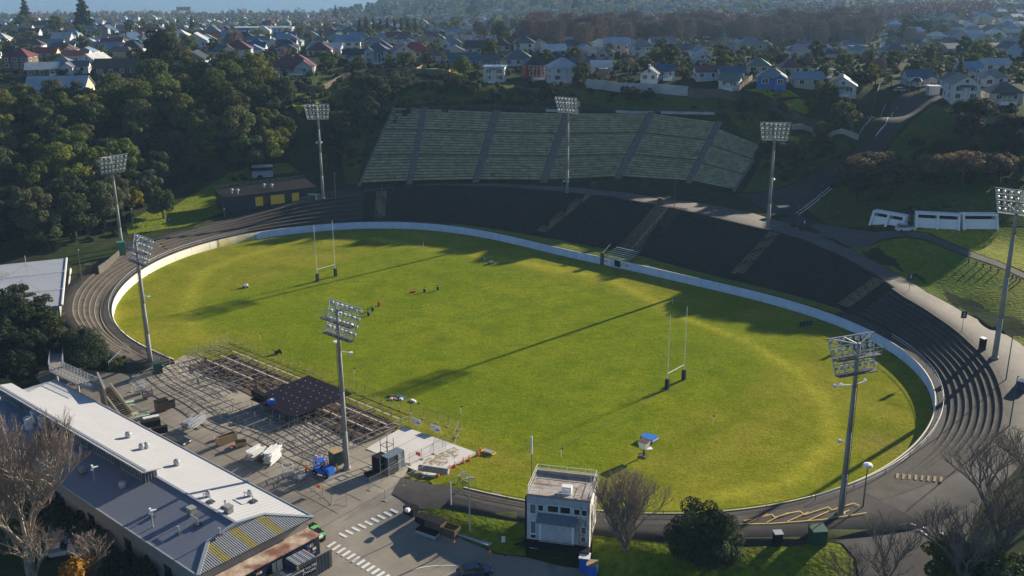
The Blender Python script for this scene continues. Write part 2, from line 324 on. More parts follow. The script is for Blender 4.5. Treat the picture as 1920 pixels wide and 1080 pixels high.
# bays either side of the opening keep clear of the ground sheets
ZT = np.where(push, -1.6, ZT); ZG = ZT.reshape(XX.shape)
nx, ny = len(GX), len(GY); ii = np.arange(nx*ny).reshape(ny, nx)
F_ = np.column_stack([ii[:-1, :-1].ravel(), ii[:-1, 1:].ravel(), ii[1:, 1:].ravel(), ii[1:, :-1].ravel()])
F3 = np.concatenate([F_[:, [0, 1, 2]], F_[:, [0, 2, 3]]])
g = npmesh('ground', np.column_stack([fx, fy, ZT]), F3, MT['terrain'], smooth=True); tag(g, 'grassy ground rising from the stadium to the suburb', 'ground', kind='structure')
ZRAW = terr(fx, fy).reshape(XX.shape)
def tz(x, y, raw=True):
    Z = ZRAW if raw else ZG
    i = min(max(np.searchsorted(GX, x)-1, 0), nx-2); j = min(max(np.searchsorted(GY, y)-1, 0), ny-2)
    u = (x-GX[i])/(GX[i+1]-GX[i]); v = (y-GY[j])/(GY[j+1]-GY[j]); a, b, c_, d = Z[j, i], Z[j, i+1], Z[j+1, i+1], Z[j+1, i]
    return float(a+u*(b-a)+v*(c_-b)) if u >= v else float(a+v*(d-a)+u*(c_-d))
def gzb(x, y):      # ground that runs flush into the edge of the ring
    i, d = td([x], [y]); i = int(i[0]); d = float(d[0])
    if GAP[i] or d > RC[i]+5 or d < -1: return tz(x, y)
    t = min(max((d-RC[i])/5, 0), 1); return float(RZ[i]-.17)*(1-t)+max(tz(x, y), -9)*t
def gz(x, y):      # walkable surface height: pitch, terraces, concourse or ground
    if abs(x) < 200 and 90 < y < 400:
        i, d = td([x], [y]); i = int(i[0]); d = float(d[0])
        if d < -1 or (d < 0 and not GAP[i]): return 0.
        if not GAP[i] and d < RC[i]:
            if d < RA[i]: return 1.9
            if d < RB[i]: return 2.1+(RZ[i]-2.1)*(d-RA[i])/(RB[i]-RA[i])
            return float(RZ[i])
    return tz(x, y)
def on(px, py, dz=0.):
    d = FW+RT*((px-960)/FPX)-UP*((py-540)/FPX); t = 95.; step = 2.
    while t < 9000:
        x, y, z = d.x*t, d.y*t, CAMH+d.z*t
        if z < gz(x, y): break
        t += step*(1 if t < 500 else 4)
    lo, hi = t-step*5, t
    for _ in range(18):
        mid = (lo+hi)/2
        if CAMH+d.z*mid < gz(d.x*mid, d.y*mid): hi = mid
        else: lo = mid
    return Vector((d.x*hi, d.y*hi, gz(d.x*hi, d.y*hi)+dz))
def ring_strip(name, sel, offs, mats, mi=None, closed=False, **tags):
    """offs: list of (offset array, z array) profile rows; sel: station indices in order"""
    rows = []
    for o_, z_ in offs:
        o_ = np.broadcast_to(o_, (NT,)); z_ = np.broadcast_to(z_, (NT,)); q = WP+WN*o_[:, None]; rows.append(np.column_stack([q, z_])[sel])
    V = np.concatenate(rows); n = len(sel); k = len(rows); F = []; MI = []
    a = np.arange(n-1); 
    if closed: a = np.arange(n)
    b = (a+1) % n
    for r in range(k-1):
        F.append(np.column_stack([r*n+a, (r+1)*n+a, (r+1)*n+b, r*n+b])); MI += [mi[r] if mi else 0]*len(a)
    return tag(npmesh(name, V, np.concatenate(F), mats, MI), **tags)
def span(d0, d1):   # station indices from angle d0 up to d1 (degrees, may wrap)
    d0 -= .02; d1 += .02
    if d1 < d0: return np.concatenate([np.where(DEG >= d0)[0], np.where(DEG <= d1)[0]])
    return np.where((DEG >= d0) & (DEG <= d1))[0]
ALLR = span(-90.3, -146.5)
# pitch: grid inside the wall, colour carried by a painted-on growth pattern (mown turf, worn edges)
PX = np.arange(-100, 86, 1.25); PY = np.arange(118, 300, 1.25); QX, QY = np.meshgrid(PX, PY); qx, qy = QX.ravel(), QY.ravel(); qi, qd = td(qx, qy)
lim = np.where(GAP[qi], 4., .12); out = qd > lim
cxy = np.column_stack([qx, qy]); cxy[out] = (WP+WN*np.where(GAP, 4., .12)[:, None])[qi][out]
ok = (qd < lim+2.2).reshape(QX.shape); ii = np.arange(len(qx)).reshape(QX.shape)
F_ = np.column_stack([ii[:-1, :-1].ravel(), ii[:-1, 1:].ravel(), ii[1:, 1:].ravel(), ii[1:, :-1].ravel()])
F_ = F_[ok.ravel()[F_].all(1)]
BAND = [at(*p) for p in [(560,455),(450,482),(385,508),(362,545),(350,585),(362,632)]], [at(*p) for p in [(700,447),(880,478),(1000,496),(1140,522),(1215,560),(1290,598),(1400,640),(1500,700),(1550,760),(1562,830),(1480,905),(1350,930)]]
def dpoly(x, y, P):
    best = np.full(len(x), 1e9)
    for a, b in zip(P[:-1], P[1:]):
        ax, ay, dx, dy = a.x, a.y, b.x-a.x, b.y-a.y; t = np.clip(((x-ax)*dx+(y-ay)*dy)/(dx*dx+dy*dy), 0, 1); best = np.minimum(best, np.hypot(x-ax-t*dx, y-ay-t*dy))
    return best
d1 = dpoly(cxy[:, 0], cxy[:, 1], BAND[0]); d2 = dpoly(cxy[:, 0], cxy[:, 1], BAND[1])
_ax = np.array([cos(-.722), sin(-.722)]); _c = (np.array([-45.6, 232.6])+_ax*50); u_ = (cxy-_c)@_ax; v_ = (cxy-_c)@np.array([-_ax[1], _ax[0]])
worn = .75*np.exp(-(d2/1.3)**2)+.25*np.exp(-(d2/5)**2)+.5*np.exp(-(d1/1.6)**2)+.2*np.exp(-(d1/5)**2)
outer = sstep(-3, 6, np.maximum(abs(u_)-58, abs(v_)-37))     # rough grass beyond the mown pitch
pitch = npmesh('playing_field', np.column_stack([cxy, np.zeros(len(cxy))]), F_, MT['lawn'], smooth=True)
tag(pitch, 'mown green rugby field with yellowed worn bands near its edge', 'playing field', kind='structure')
ca = pitch.data.color_attributes.new('growth', 'FLOAT_COLOR', 'POINT'); arr = np.ones((len(pitch.data.vertices), 4), np.float32)
arr[:, 0] = worn[:len(arr)]; arr[:, 1] = outer[:len(arr)]; arr[:, 2] = .5+.5*np.sin(v_*pi/5.)[:len(arr)]; ca.data.foreach_set('color', arr.ravel())
def pitchmat():
    M_ = bpy.data.materials.new('turf'); M_.use_nodes = True; N, L = M_.node_tree.nodes, M_.node_tree.links; b = N['Principled BSDF']; b.inputs['Roughness'].default_value = .95; b.inputs['Specular IOR Level'].default_value = .0
    at_ = N.new('ShaderNodeAttribute'); at_.attribute_name = 'growth'; sp = N.new('ShaderNodeSeparateColor'); L.new(at_.outputs['Color'], sp.inputs[0]); geo = N.new('ShaderNodeNewGeometry'); pos = geo.outputs['Position']
    def noise(sc, d=5, ro=.6):
        n = N.new('ShaderNodeTexNoise'); n.inputs['Scale'].default_value = sc; n.inputs['Detail'].default_value = d; n.inputs['Roughness'].default_value = ro; L.new(pos, n.inputs['Vector']); return n.outputs[0]
    def rngn(x, a, b_, c=0., d=1.):
        r = N.new('ShaderNodeMapRange'); r.inputs[1].default_value = a; r.inputs[2].default_value = b_; r.inputs[3].default_value = c; r.inputs[4].default_value = d; L.new(x, r.inputs[0]); return r.outputs[0]
    def mix(f, a, b_, mode='MIX'):
        x = N.new('ShaderNodeMix'); x.data_type = 'RGBA'; x.blend_type = mode
        (L.new(f, x.inputs[0]) if not isinstance(f, float) else setattr(x.inputs[0], 'default_value', f))
        for k, v in ((6, a), (7, b_)):
            if isinstance(v, tuple): x.inputs[k].default_value = (*v, 1)
            else: L.new(v, x.inputs[k])
        return x.outputs[2]
    def mul(a, b_):
        x = N.new('ShaderNodeMath'); x.operation = 'MULTIPLY'; L.new(a, x.inputs[0]); (L.new(b_, x.inputs[1]) if not isinstance(b_, float) else setattr(x.inputs[1], 'default_value', b_)); return x.outputs[0]
    c = mix(rngn(noise(.035), .38, .62), (.155,.205,.010), (.195,.228,.012))
    c = mix(rngn(noise(.16), .45, .7), c, (.12,.172,.008))
    oc = mix(rngn(noise(.09), .4, .6), (.175,.195,.012), (.26,.24,.03))
    c = mix(mul(sp.outputs[1], .75), c, oc)
    c = mix(mul(sp.outputs[0], rngn(noise(.3, 5, .7), .3, .65, .5, 1.)), c, (.36,.34,.035))
    c = mix(mul(rngn(noise(.022, 3), .62, .7), .5), c, (.22,.18,.05))
    mid = rngn(noise(.55, 5, .7), .3, .7, .82, 1.18); cm_ = N.new('ShaderNodeCombineColor'); [L.new(mid, cm_.inputs[i]) for i in range(3)]; c = mix(1., c, cm_.outputs[0], 'MULTIPLY')
    fine = rngn(noise(1.7, 6, .8), .3, .7, .6, 1.4); cb = N.new('ShaderNodeCombineColor'); [L.new(fine, cb.inputs[i]) for i in range(3)]
    c = mix(1., c, cb.outputs[0], 'MULTIPLY'); st = rngn(sp.outputs[2], 0, 1, .97, 1.03); cb = N.new('ShaderNodeCombineColor'); [L.new(st, cb.inputs[i]) for i in range(3)]
    c = mix(1., c, cb.outputs[0], 'MULTIPLY'); L.new(c, b.inputs['Base Color'])
    bp = N.new('ShaderNodeBump'); bp.inputs['Strength'].default_value = .6; bp.inputs['Distance'].default_value = .3; L.new(noise(2., 6, .75), bp.inputs['Height']); L.new(bp.outputs[0], b.inputs['Normal'])
    return M_
pitch.data.materials[0] = pitchmat()
# wall around the field
wall = empty('boundary_wall', (*WP[360], 0), 0, 'low white painted concrete wall curving all round the playing field', 'wall')
def wall_part(name, sel, mts):
    o = ring_strip(name, sel, [(0, -.4), (0, 2.0), (.24, 2.0), (.24, -.4)], mts, [0, 1, 2]); o.parent = wall; o.matrix_parent_inverse = Matrix.Translation(-wall.location); return o
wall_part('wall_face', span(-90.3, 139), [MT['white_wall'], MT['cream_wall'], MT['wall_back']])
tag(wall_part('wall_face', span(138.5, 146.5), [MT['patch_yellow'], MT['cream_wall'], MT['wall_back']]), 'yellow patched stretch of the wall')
wall_part('wall_face', span(146, -146.5), [MT['cream_wall'], MT['cream_wall'], MT['wall_back']])  # sunlit stretch of the same white paint, warm light put in as cream
b = MB(); _wl = wall.location
for k in range(0, NT, 8):
    if not GAP[k]:
        n_ = Vector((*(-WN[k]), 0)); p_ = Vector((*WP[k], 0))+n_*.012-_wl; s_ = Vector((-n_.y, n_.x, 0))*.035; b.add([p_-s_, p_+s_, p_+s_+Vector((0,0,1.99)), p_-s_+Vector((0,0,1.99))], [(0,1,2,3)])
b.build('panel_joint', MT['white_wall_joint'], wall)
# apron / walkway between wall and terraces, grass verge on the far side
ring_strip('walkway', ALLR, [(.24, 1.9), (RA+.02, 2.08)], MT['apron'], label='dark asphalt walkway behind the field wall', cat='walkway', kind='structure')
def verge_off(f): return RA*f
ring_strip('grass_verge', span(-11, 100), [(.9, 1.96), (RA*.55+.4, 2.12), (RA-.35, 2.12)], MT['grass_bank'], label='narrow grass verge between the field wall and the dark terraces', cat='grass verge', kind='structure')
def terrace(name, sel, n, mts, label, edge=.12):
    offs = []; mi = []
    for k in range(n):
        o0 = RA+(RB-RA)*k/n; z0 = 2.1+(RZ-2.1)*k/n; z1 = 2.1+(RZ-2.1)*(k+1)/n
        offs += [(o0, z0-.0), (o0, z1), (o0+(RB-RA)/n*edge, z1+.0)]; mi += [0, 2, 1]
    offs.append((RB, RZ)); return ring_strip(name, sel, offs, mts, mi[:len(offs)-1], label=label, cat='terrace')
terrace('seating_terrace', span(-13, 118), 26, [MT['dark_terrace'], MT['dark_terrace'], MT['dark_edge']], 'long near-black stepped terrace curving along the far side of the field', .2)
terrace('seating_terrace', span(118, -150), 6, [MT['terrace_riser'], MT['terrace_tread'], MT['terrace_edge']], 'worn brown concrete terrace of six steps at the left end of the field', .16)
terrace('seating_terrace', span(-58, -13), 8, [MT['terrace_riser'], MT['terrace_tread'], MT['terrace_tread']], 'curved concrete terrace of eight broad steps at the right end of the field', .1)
ring_strip('concourse', span(-58, 118), [(RB-.02, RZ), (RC, RZ), (RC+.5, RZ-1.2)], MT['asphalt_pale'], label='pale asphalt concourse along the top of the far terraces', cat='concourse', kind='structure')
ring_strip('concourse', span(118, -150), [(RB-.02, RZ), (RC, RZ), (RC+.5, RZ-1.2)], MT['apron'], label='dark asphalt path along the top of the left terrace', cat='path', kind='structure')
ring_strip('road', span(-90.3, -58), [(RA, 2.08), (RB, np.maximum(RZ,2.0)), (RC, RZ), (RC+.5, RZ-1.2)], MT['asphalt'], label='dark asphalt road round the near side of the field', cat='road', kind='structure')
for s_ in (span(-150.5, -146.5),):
    ring_strip('road', s_, [(RA, 2.08), (RC, RZ), (RC+.5, RZ-1.2)], MT['apron'], label='dark asphalt apron beside the left light tower', cat='path', kind='structure')
# draped sheets -------------------------------------------------------
def drape(name, poly, mtl, dz=.07, step=2.0, zf=None, **tags):
    P = [Vector((p[0], p[1])) for p in poly]; Q = []
    for a, b in zip(P, P[1:]+P[:1]):
        n = max(1, int((b-a).length/step)); Q += [a+(b-a)*k/n for k in range(n)]
    ne = len(Q); xs = [q.x for q in Q]; ys = [q.y for q in Q]; ins = []
    def inside(x, y):
        c = False; j = ne-1
        for i in range(ne):
            if (ys[i] > y) != (ys[j] > y) and x < (xs[j]-xs[i])*(y-ys[i])/(ys[j]-ys[i])+xs[i]: c = not c
            j = i
        return c
    for x in np.arange(min(xs), max(xs), step):
        for y in np.arange(min(ys), max(ys), step):
            if inside(x, y) and min((x-a)**2+(y-b)**2 for a, b in zip(xs, ys)) > (step*.35)**2: ins.append(Vector((x, y)))
    r = geometry.delaunay_2d_cdt(Q+ins, [(i, (i+1) % ne) for i in range(ne)], [], 1, 1e-4)
    zf = zf or tz; V = [(v.x, v.y, zf(v.x, v.y)+dz) for v in r[0]]
    me = bpy.data.meshes.new(name); me.from_pydata(V, [], [list(f) for f in r[2]]); me.materials.append(mtl); 
    me.polygons.foreach_set('use_smooth', [True]*len(me.polygons)); me.update()
    if len(me.polygons) and sum(p.normal.z for p in me.polygons) < 0: me.flip_normals()
    o = bpy.data.objects.new(name, me); COL.objects.link(o); return tag(o, **tags)
def pxs(L_, z=None): return [on(*p) if z is None else at(*p, z) for p in L_]
# ---------------------------------------------------------------- plaza, roads, lawns
def poly_px(L_): return [on(*p) for p in L_]
RIM = WP+WN*.1
plz = [on(*p) for p in [(60,700),(150,690),(205,700),(262,703),(300,694)]]+[at(345,674,0), at(400,676,0), at(450,690,0), at(600,750,0), at(752,812,0), on(770,870)]+[on(*p) for p in [(745,925),(790,960),(870,1013),(930,1040),(988,1046),(1050,1062),(1130,1075)]]+[at(*p, -1) for p in [(1150,1140),(560,1170)]]+[at(400,1095,-.2), at(330,960,.3)]
drape('plaza', plz, MT['plaza'], .06, 2.2, lambda x, y: max(tz(x, y), -.02) if y > 128 and x < -8 else tz(x, y), label='worn paved forecourt between the clubhouse and the field', cat='forecourt', kind='structure')
drape('asphalt_apron', [Vector((*(WP[k]+WN[k]*.3), 0)) for k in np.where((DEG > -97) & (DEG < -90))[0][::3]]+[on(*p) for p in [(905,963),(831,952),(784,956),(735,927)]], MT['asphalt'], .13, label='dark asphalt patch at the mouth of the ring road', cat='road', kind='structure')
slab = empty('concrete_slab', at(790, 845, .2), 0, 'new pale concrete slab beside the stage scaffold with muddy streaks', 'slab')
sp_ = [at(*p, .32) for p in [(757,800),(892,848.4),(814.7,892),(797,890.6),(686.6,842)]]
def in_local(o, pts): return [Vector(p)-o.location for p in pts]
b = MB(); b.prism([(p.x, p.y) for p in in_local(slab, sp_)], -.5, .2); b.build('slab_body', MT['pale_concrete'], slab)
MT['mud'] = mat('mud', (.34,.25,.13), var=.4, scale=1.5)
nodes = MT['mud'].node_tree
def spotty(M_, sc, lo, hi):
    N, L = M_.node_tree.nodes, M_.node_tree.links; b_ = N['Principled BSDF']; n = N.new('ShaderNodeTexNoise'); n.inputs['Scale'].default_value = sc; n.inputs['Detail'].default_value = 8; n.inputs['Roughness'].default_value = .7
    g_ = N.new('ShaderNodeNewGeometry'); L.new(g_.outputs['Position'], n.inputs['Vector']); r = N.new('ShaderNodeMapRange'); r.inputs[1].default_value = lo; r.inputs[2].default_value = hi; L.new(n.outputs[0], r.inputs[0]); L.new(r.outputs[0], b_.inputs['Alpha'])
spotty(MT['mud'], .9, .48, .62)
b = MB(); b.add([p+Vector((0, 0, .01)) for p in in_local(slab, [at(*q, .41) for q in [(775,888),(800,860),(850,838),(868,845),(850,862),(810,885)]])], [(0,1,2,3,4,5)]); b.build('mud_streak', MT['mud'], slab)
b = MB()
for a_, c_ in (((828,822),(745,872)),((757,800),(757,800)),((795,813),(712,856))): b.bar(at(*a_, .415)-slab.location, at(*c_, .415)-slab.location, .06, .01)
b.build('joint', MT['steel_dark'], slab)
# road to the top gate
drape('road', poly_px([(1385,366),(1420,385),(1450,402),(1492,432),(1530,420),(1490,398),(1520,375),(1560,348),(1610,320),(1640,300),(1660,280),(1690,240),(1745,192),(1775,188),(1770,176),(1690,176),(1672,195),(1650,232),(1625,262),(1600,285),(1560,300),(1520,325),(1480,350),(1430,362)]), MT['asphalt'], .12, 2.5, gzb, label='asphalt service road climbing the bank to the top gate', cat='road', kind='structure')
drape('path', poly_px([(1495,432),(1560,447),(1609,470),(1640,478),(1628,462),(1650,450),(1700,443),(1740,450),(1800,476),(1870,500),(1935,530),(1935,520),(1870,490),(1800,464),(1740,438),(1690,433),(1640,436),(1580,428),(1530,418)]), MT['asphalt_pale'], .10, 2.0, gzb, label='pale gravel path crossing the grass above the right end', cat='path', kind='structure')
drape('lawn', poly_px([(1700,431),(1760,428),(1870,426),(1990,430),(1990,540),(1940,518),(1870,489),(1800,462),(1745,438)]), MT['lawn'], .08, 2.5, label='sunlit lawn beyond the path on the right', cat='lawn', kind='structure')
drape('grass_slope', [Vector((*(WP[k]+WN[k]*(RC[k]+.45)), 0)) for k in span(-30, -2)[::6]][::-1]+poly_px([(1880,640),(1985,665)][1:]+[(1985,560),(1935,532),(1870,502),(1800,478),(1740,453),(1700,446),(1655,452),(1632,462)]), MT['grass_bank'], .08, 2.5, gzb, label='long grass bank sloping down to the right-hand concourse', cat='grass bank', kind='structure')
drape('grass_slope', poly_px([(350,372),(395,345),(430,325),(480,312),(540,306),(560,322),(480,335),(410,352),(425,395),(395,408),(350,425),(310,430),(240,440),(235,420),(280,395),(330,385)]), MT['grass_bank'], .1, 2.5, label='sunlit grass slope left of the black clubroom', cat='grass bank', kind='structure')
drape('grass_slope', poly_px([(786,956),(831,953),(900,965),(983,981),(986,1045),(930,1038),(880,1018),(820,985)]), MT['grass_bank'], .09, 1.5, gzb, label='curved grass bank between the ring road and the forecourt', cat='grass bank', kind='structure')
drape('grass_slope', poly_px([(1112,1000),(1211,1015),(1284,1019),(1384,1027),(1480,1029),(1545,1015),(1575,1022),(1600,1050),(1600,1079)])+[at(1600,1150,0), at(1120,1150,-1), on(1108,1070)], MT['grass_bank'], .09, 2.0, gzb, label='grass slope below the ring road in front of the bare tree', cat='grass bank', kind='structure')
drape('road', [Vector((*(WP[k]+WN[k]*(RC[k]-.3)), 0)) for k in span(-67, -50)[::6]][::-1]+poly_px([(1490,1027),(1550,1010),(1580,1020),(1605,1050),(1610,1079)])+[at(1620,1150,1.2), at(1820,1150,1.8), on(1790,1079), on(1820,990)], MT['asphalt'], .1, 2.0, gzb, label='asphalt road leaving the ring at the bottom right', cat='road', kind='structure')
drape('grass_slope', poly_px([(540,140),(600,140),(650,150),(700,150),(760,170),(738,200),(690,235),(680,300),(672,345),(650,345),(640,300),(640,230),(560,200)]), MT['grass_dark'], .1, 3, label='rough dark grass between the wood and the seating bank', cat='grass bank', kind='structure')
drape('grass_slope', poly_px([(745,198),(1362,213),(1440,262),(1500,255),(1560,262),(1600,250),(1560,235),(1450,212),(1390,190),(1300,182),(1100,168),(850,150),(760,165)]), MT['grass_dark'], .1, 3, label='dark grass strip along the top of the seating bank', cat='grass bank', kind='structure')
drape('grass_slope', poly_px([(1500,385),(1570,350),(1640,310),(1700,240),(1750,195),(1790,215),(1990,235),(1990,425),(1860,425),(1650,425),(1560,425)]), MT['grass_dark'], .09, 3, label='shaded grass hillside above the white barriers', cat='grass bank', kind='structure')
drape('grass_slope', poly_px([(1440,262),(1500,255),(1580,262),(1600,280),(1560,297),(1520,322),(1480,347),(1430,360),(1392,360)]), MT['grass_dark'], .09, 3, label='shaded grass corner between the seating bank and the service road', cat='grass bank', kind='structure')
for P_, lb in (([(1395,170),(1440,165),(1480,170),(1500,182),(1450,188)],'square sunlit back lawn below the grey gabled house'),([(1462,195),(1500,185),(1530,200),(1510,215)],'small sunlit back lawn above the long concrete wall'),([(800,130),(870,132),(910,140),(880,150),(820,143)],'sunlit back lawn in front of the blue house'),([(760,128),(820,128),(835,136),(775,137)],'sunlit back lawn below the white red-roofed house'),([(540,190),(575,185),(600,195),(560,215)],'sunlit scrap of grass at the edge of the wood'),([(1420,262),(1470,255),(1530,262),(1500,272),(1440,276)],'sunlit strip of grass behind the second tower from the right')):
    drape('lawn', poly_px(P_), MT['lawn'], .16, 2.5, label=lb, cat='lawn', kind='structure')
# painted markings
def paint(name, segs, wdt, mtl, lab, cat, zf=gz, dz=.17):
    b = MB()
    for seg in segs:
        P_ = [p if isinstance(p, Vector) else on(*p) for p in seg]
        for p, q in zip(P_, P_[1:]):
            n = max(1, int((q-p).length/1.5))
            for k in range(n):
                a_, c_ = p+(q-p)*k/n, p+(q-p)*(k+1)/n; d_ = Vector((c_.x-a_.x, c_.y-a_.y, 0)).normalized(); s_ = Vector((-d_.y, d_.x, 0))*wdt/2
                b.add([Vector((v.x, v.y, zf(v.x, v.y)+dz)) for v in (a_-s_, c_-s_, c_+s_, a_+s_)], [(0,1,2,3)])
    return tag(b.build(name, mtl), lab, cat, kind='structure')
paint('road_marking', [[(1492,401),(1535,368),(1555,352)],[(1497,404),(1540,370),(1560,354)],[(1642,256),(1661,234),(1672,216),(1681,203)]], .25, MT['line_white'], 'white lane lines up the service road', 'road marking')
paint('road_marking', [[(1395,978),(1447,966),(1453,972),(1500,960),(1508,967),(1553,952),(1560,958),(1600,945),(1612,950)],[(1388,984),(1450,983),(1540,976),(1625,963)]]+[[(1400+38*k,983-k*1.7),(1440+38*k,965-k*1.7)] for k in range(5)], .16, MT['line_yellow'], 'yellow hatching along the ring road kerb', 'road marking')
stp = []
for k in range(9): stp.append([(639+11.4*k, 1008-6*k), (654+11.4*k, 1006-6*k)])
for k in range(9): stp[k] = [(636+12*k, 1001-5.7*k), (650+12*k, 1008-5.7*k)]
paint('zebra_crossing', stp, .42, MT['line_white'], 'upper row of white zebra bars across the forecourt', 'road marking', dz=.09)
paint('zebra_crossing', [[(629+9.2*k, 1017+5.6*k), (614+9.2*k, 1027+5.6*k)] for k in range(13)], .42, MT['line_white'], 'lower row of white zebra bars beside the shipping containers', 'road marking', dz=.09)
arc = []
for k in range(15): t = pi*(.18+.64*k/14); arc.append((838+78*cos(t), 1080-19*sin(t)))
paint('court_line', [arc], .12, MT['line_white'], 'curved white court line painted on the forecourt', 'road marking', dz=.09)
b = MB()
for (x, y, rx_, ry_) in ((1712,985,7,1.2),(1722,996,13,1.2),(1733,1003,9,1.3),(1767,1003,7,3),(1733,991,6,1.6)):
    b.add([on(x+rx_*cos(t*pi/4)*(.7+.3*(t % 2)), y+ry_*sin(t*pi/4)+.25*rx_*cos(t*pi/4), .14) for t in range(8)][::-1], [tuple(range(8))])
tag(b.build('road_patch', MT['line_white']), 'white painted smears on the road under the bare trees', 'road marking', kind='structure')
U_ = Vector((cos(-.722), sin(-.722), 0)); V_ = Vector((-U_.y, U_.x, 0)); G1 = Vector((-45.6, 232.6, 0)); G2 = G1+U_*100.3
def fl(u, v): q = G1+U_*u+V_*v; return Vector((q.x, q.y, 0))
paint('field_line', [[fl(-6,-35),fl(106,-35)],[fl(-6,35),fl(106,35)],[fl(0,-35),fl(0,35)],[fl(100.3,-35),fl(100.3,35)],[fl(50,-35),fl(50,35)]], .16, MT['old_line'], 'faint old line markings on the rugby field', 'field marking', lambda x, y: 0., .012)
# ---------------------------------------------------------------- goalposts
def goal(base, lab):
    t = empty('goalposts', base, atan2(V_.y, V_.x), lab, 'goalposts', 'rugby goalposts')
    for s_ in (-1, 1):
        b = MB(); b.tube((2.8*s_, 0, 0), (2.8*s_, 0, 14.2), .085, .05, 8); b.build('upright', MT['line_white'], t)
        b = MB(); b.prism([(2.8*s_-.3, -.3), (2.8*s_+.3, -.3), (2.8*s_+.3, .3), (2.8*s_-.3, .3)], 0, 1.9); b.box((2.8*s_, 0, 1.93), (.5, .5, .08)); b.build('pad', MT['navy'], t)
    b = MB(); b.tube((-2.8, 0, 3), (2.8, 0, 3), .07, .07, 8); b.build('crossbar', MT['line_white'], t)
goal(G1, 'tall white rugby goalposts with dark pads at the left end of the field')
goal(G2, 'tall white rugby goalposts with dark pads at the right end of the field')
# ---------------------------------------------------------------- floodlight towers
def tower(px, py, z, ztop, face, lab, radial=.42, extra=None):
    p = at(px, py, z); h = ztop-z; rz = atan2(face[1], face[0])-pi/2
    t = empty('light_tower', p, rz, lab, 'light tower', 'floodlight towers round the stadium')
    b = MB(); n = 10
    for k in range(4): b.tube((0,0,h*k/4), (0,0,h*(k+1)/4), radial*(1-.42*k/4), radial*(1-.42*(k+1)/4), 12)
    b.tube((0,0,0), (0,0,.35), radial*1.5, radial*1.4, 12); b.build('pole', MT['pole_concrete'], t, True)
    b = MB()
    for k in range(int(h/1.1)-1): b.box((0, -radial*.85-.12, 1.5+k*1.1), (.35, .06, .05))
    for s_ in (-1, 1): b.bar((s_*.18, -radial*.85-.12, 1), (s_*.18, -radial*.6-.12, h-5), .05, .05)
    b.build('ladder', MT['steel_dark'], t)
    # head: raked lattice panel in front, walkways behind
    W2 = 3.6; top = h+.5; lean = Vector((0, -.32, -1)).normalized(); b = MB()
    def P(x, s_): return Vector((x, 1.6, top))+lean*s_
    for s_ in (0, 1.15, 2.3, 3.45, 4.6): b.bar(P(-W2+s_*.12, s_), P(W2-s_*.12, s_), .12, .12)
    for x in (-1, -.5, 0, .5, 1): b.bar(P(x*W2, 0), P(x*(W2-.6), 4.6), .12, .12)
    for x in (-1, 1): b.bar((0, 0, h-.2), P(x*W2*.92, 0), .12, .12); b.bar((0, 0, h-.2), P(x*W2*.35, 0), .12, .12); b.bar((0, 0, h-3.6), P(x*W2*.6, 2.5), .1, .1)
    b.build('head_frame', MT['galv'], t)
    for zc, wd in ((top-2.4, 6.8), (top-4.6, 6.0)):
        b = MB(); b.box((0, -.05, zc), (wd, .95, .12)); b.build('platform', MT['steel_dark'], t)
        b = MB(); 
        for x in np.linspace(-wd/2, wd/2, 6): b.bar((x, -.5, zc), (x, -.5, zc+1.1), .05, .05)
        for dz in (.55, 1.1): b.bar((-wd/2, -.5, zc+dz), (wd/2, -.5, zc+dz), .045, .045)
        for x in (-wd/2, wd/2): b.bar((x, -.5, zc+1.1), (x, .4, zc+1.1), .045, .045); b.bar((x, .4, zc), (x, .4, zc+1.1), .045, .045)
        b.build('railing', MT['galv'], t)
    lm = []
    for r_ in range(4):
        for k in range(7):
            x = (-1+2*k/6)*(W2-.45-r_*.12); q = P(x, .55+r_*1.15)+Vector((0, .22, 0)); d_ = Vector((x*.02, .8, -.6)).normalized()
            b = MB(); b.tube(q-d_*.28, q+d_*.02, .14, .3, 8, 0); b.tube(q+d_*.02, q+d_*.1, .31, .31, 8, 1); b.build('floodlight', [MT['galv'], MT['white']], t)
    if extra:
        for q in extra: b = MB(); b.tube((q[0], q[1], q[2]), (q[0]+.1, q[1]+.5, q[2]-.25), .1, .3, 8); b.bar((0, 0, q[2]+.1), (q[0], q[1], q[2]), .08, .08); b.build('loudspeaker', MT['white'], t)
    return t
TWR = {}
TWR['A'] = tower(283,682,1.6,25.6,(.7,.7),'concrete light tower at the left end of the forecourt beside the scaffold', extra=[(.9,.4,13.5)])
TWR['B'] = tower(230.1,470,4.2,28.4,(.75,-.66),'light tower half hidden by the wood at the far left end',.36)
TWR['C'] = tower(650.5,879,.8,26.1,(.66,.75),'concrete light tower rising from the forecourt in front of the stage', extra=[(-1.6,.2,20),(1.3,.6,18.9)])
TWR['D'] = tower(1576,965,1.85,26.6,(-.35,.93),'nearest light tower standing on the yellow hatching at bottom right', extra=[(-.9,.3,11),(-2.2,.8,18.9),(-1.2,.8,18.9),(2.6,.8,18.9)])
TWR['E'] = tower(1864.4,672.2,4.95,35.6,(-.62,-.78),'tall light tower on the pale concourse at the far right edge',.5)
TWR['F'] = tower(1439.3,430,9.9,36.3,(-.26,-.97),'light tower at the foot of the service road behind the dark terraces',.45, extra=[(-.7,.3,13)])
TWR['G'] = tower(1063.5,361,10,37.2,(-.5,-.8),'light tower in front of the middle of the seating bank',.42, extra=[(-.7,.3,3.6),(.7,.3,3.6)])
TWR['H'] = tower(606,372,7.4,35.0,(.08,-1),'light tower beside the black clubroom with yellow doors',.42, extra=[(-.7,.3,17),(.7,.3,17)])
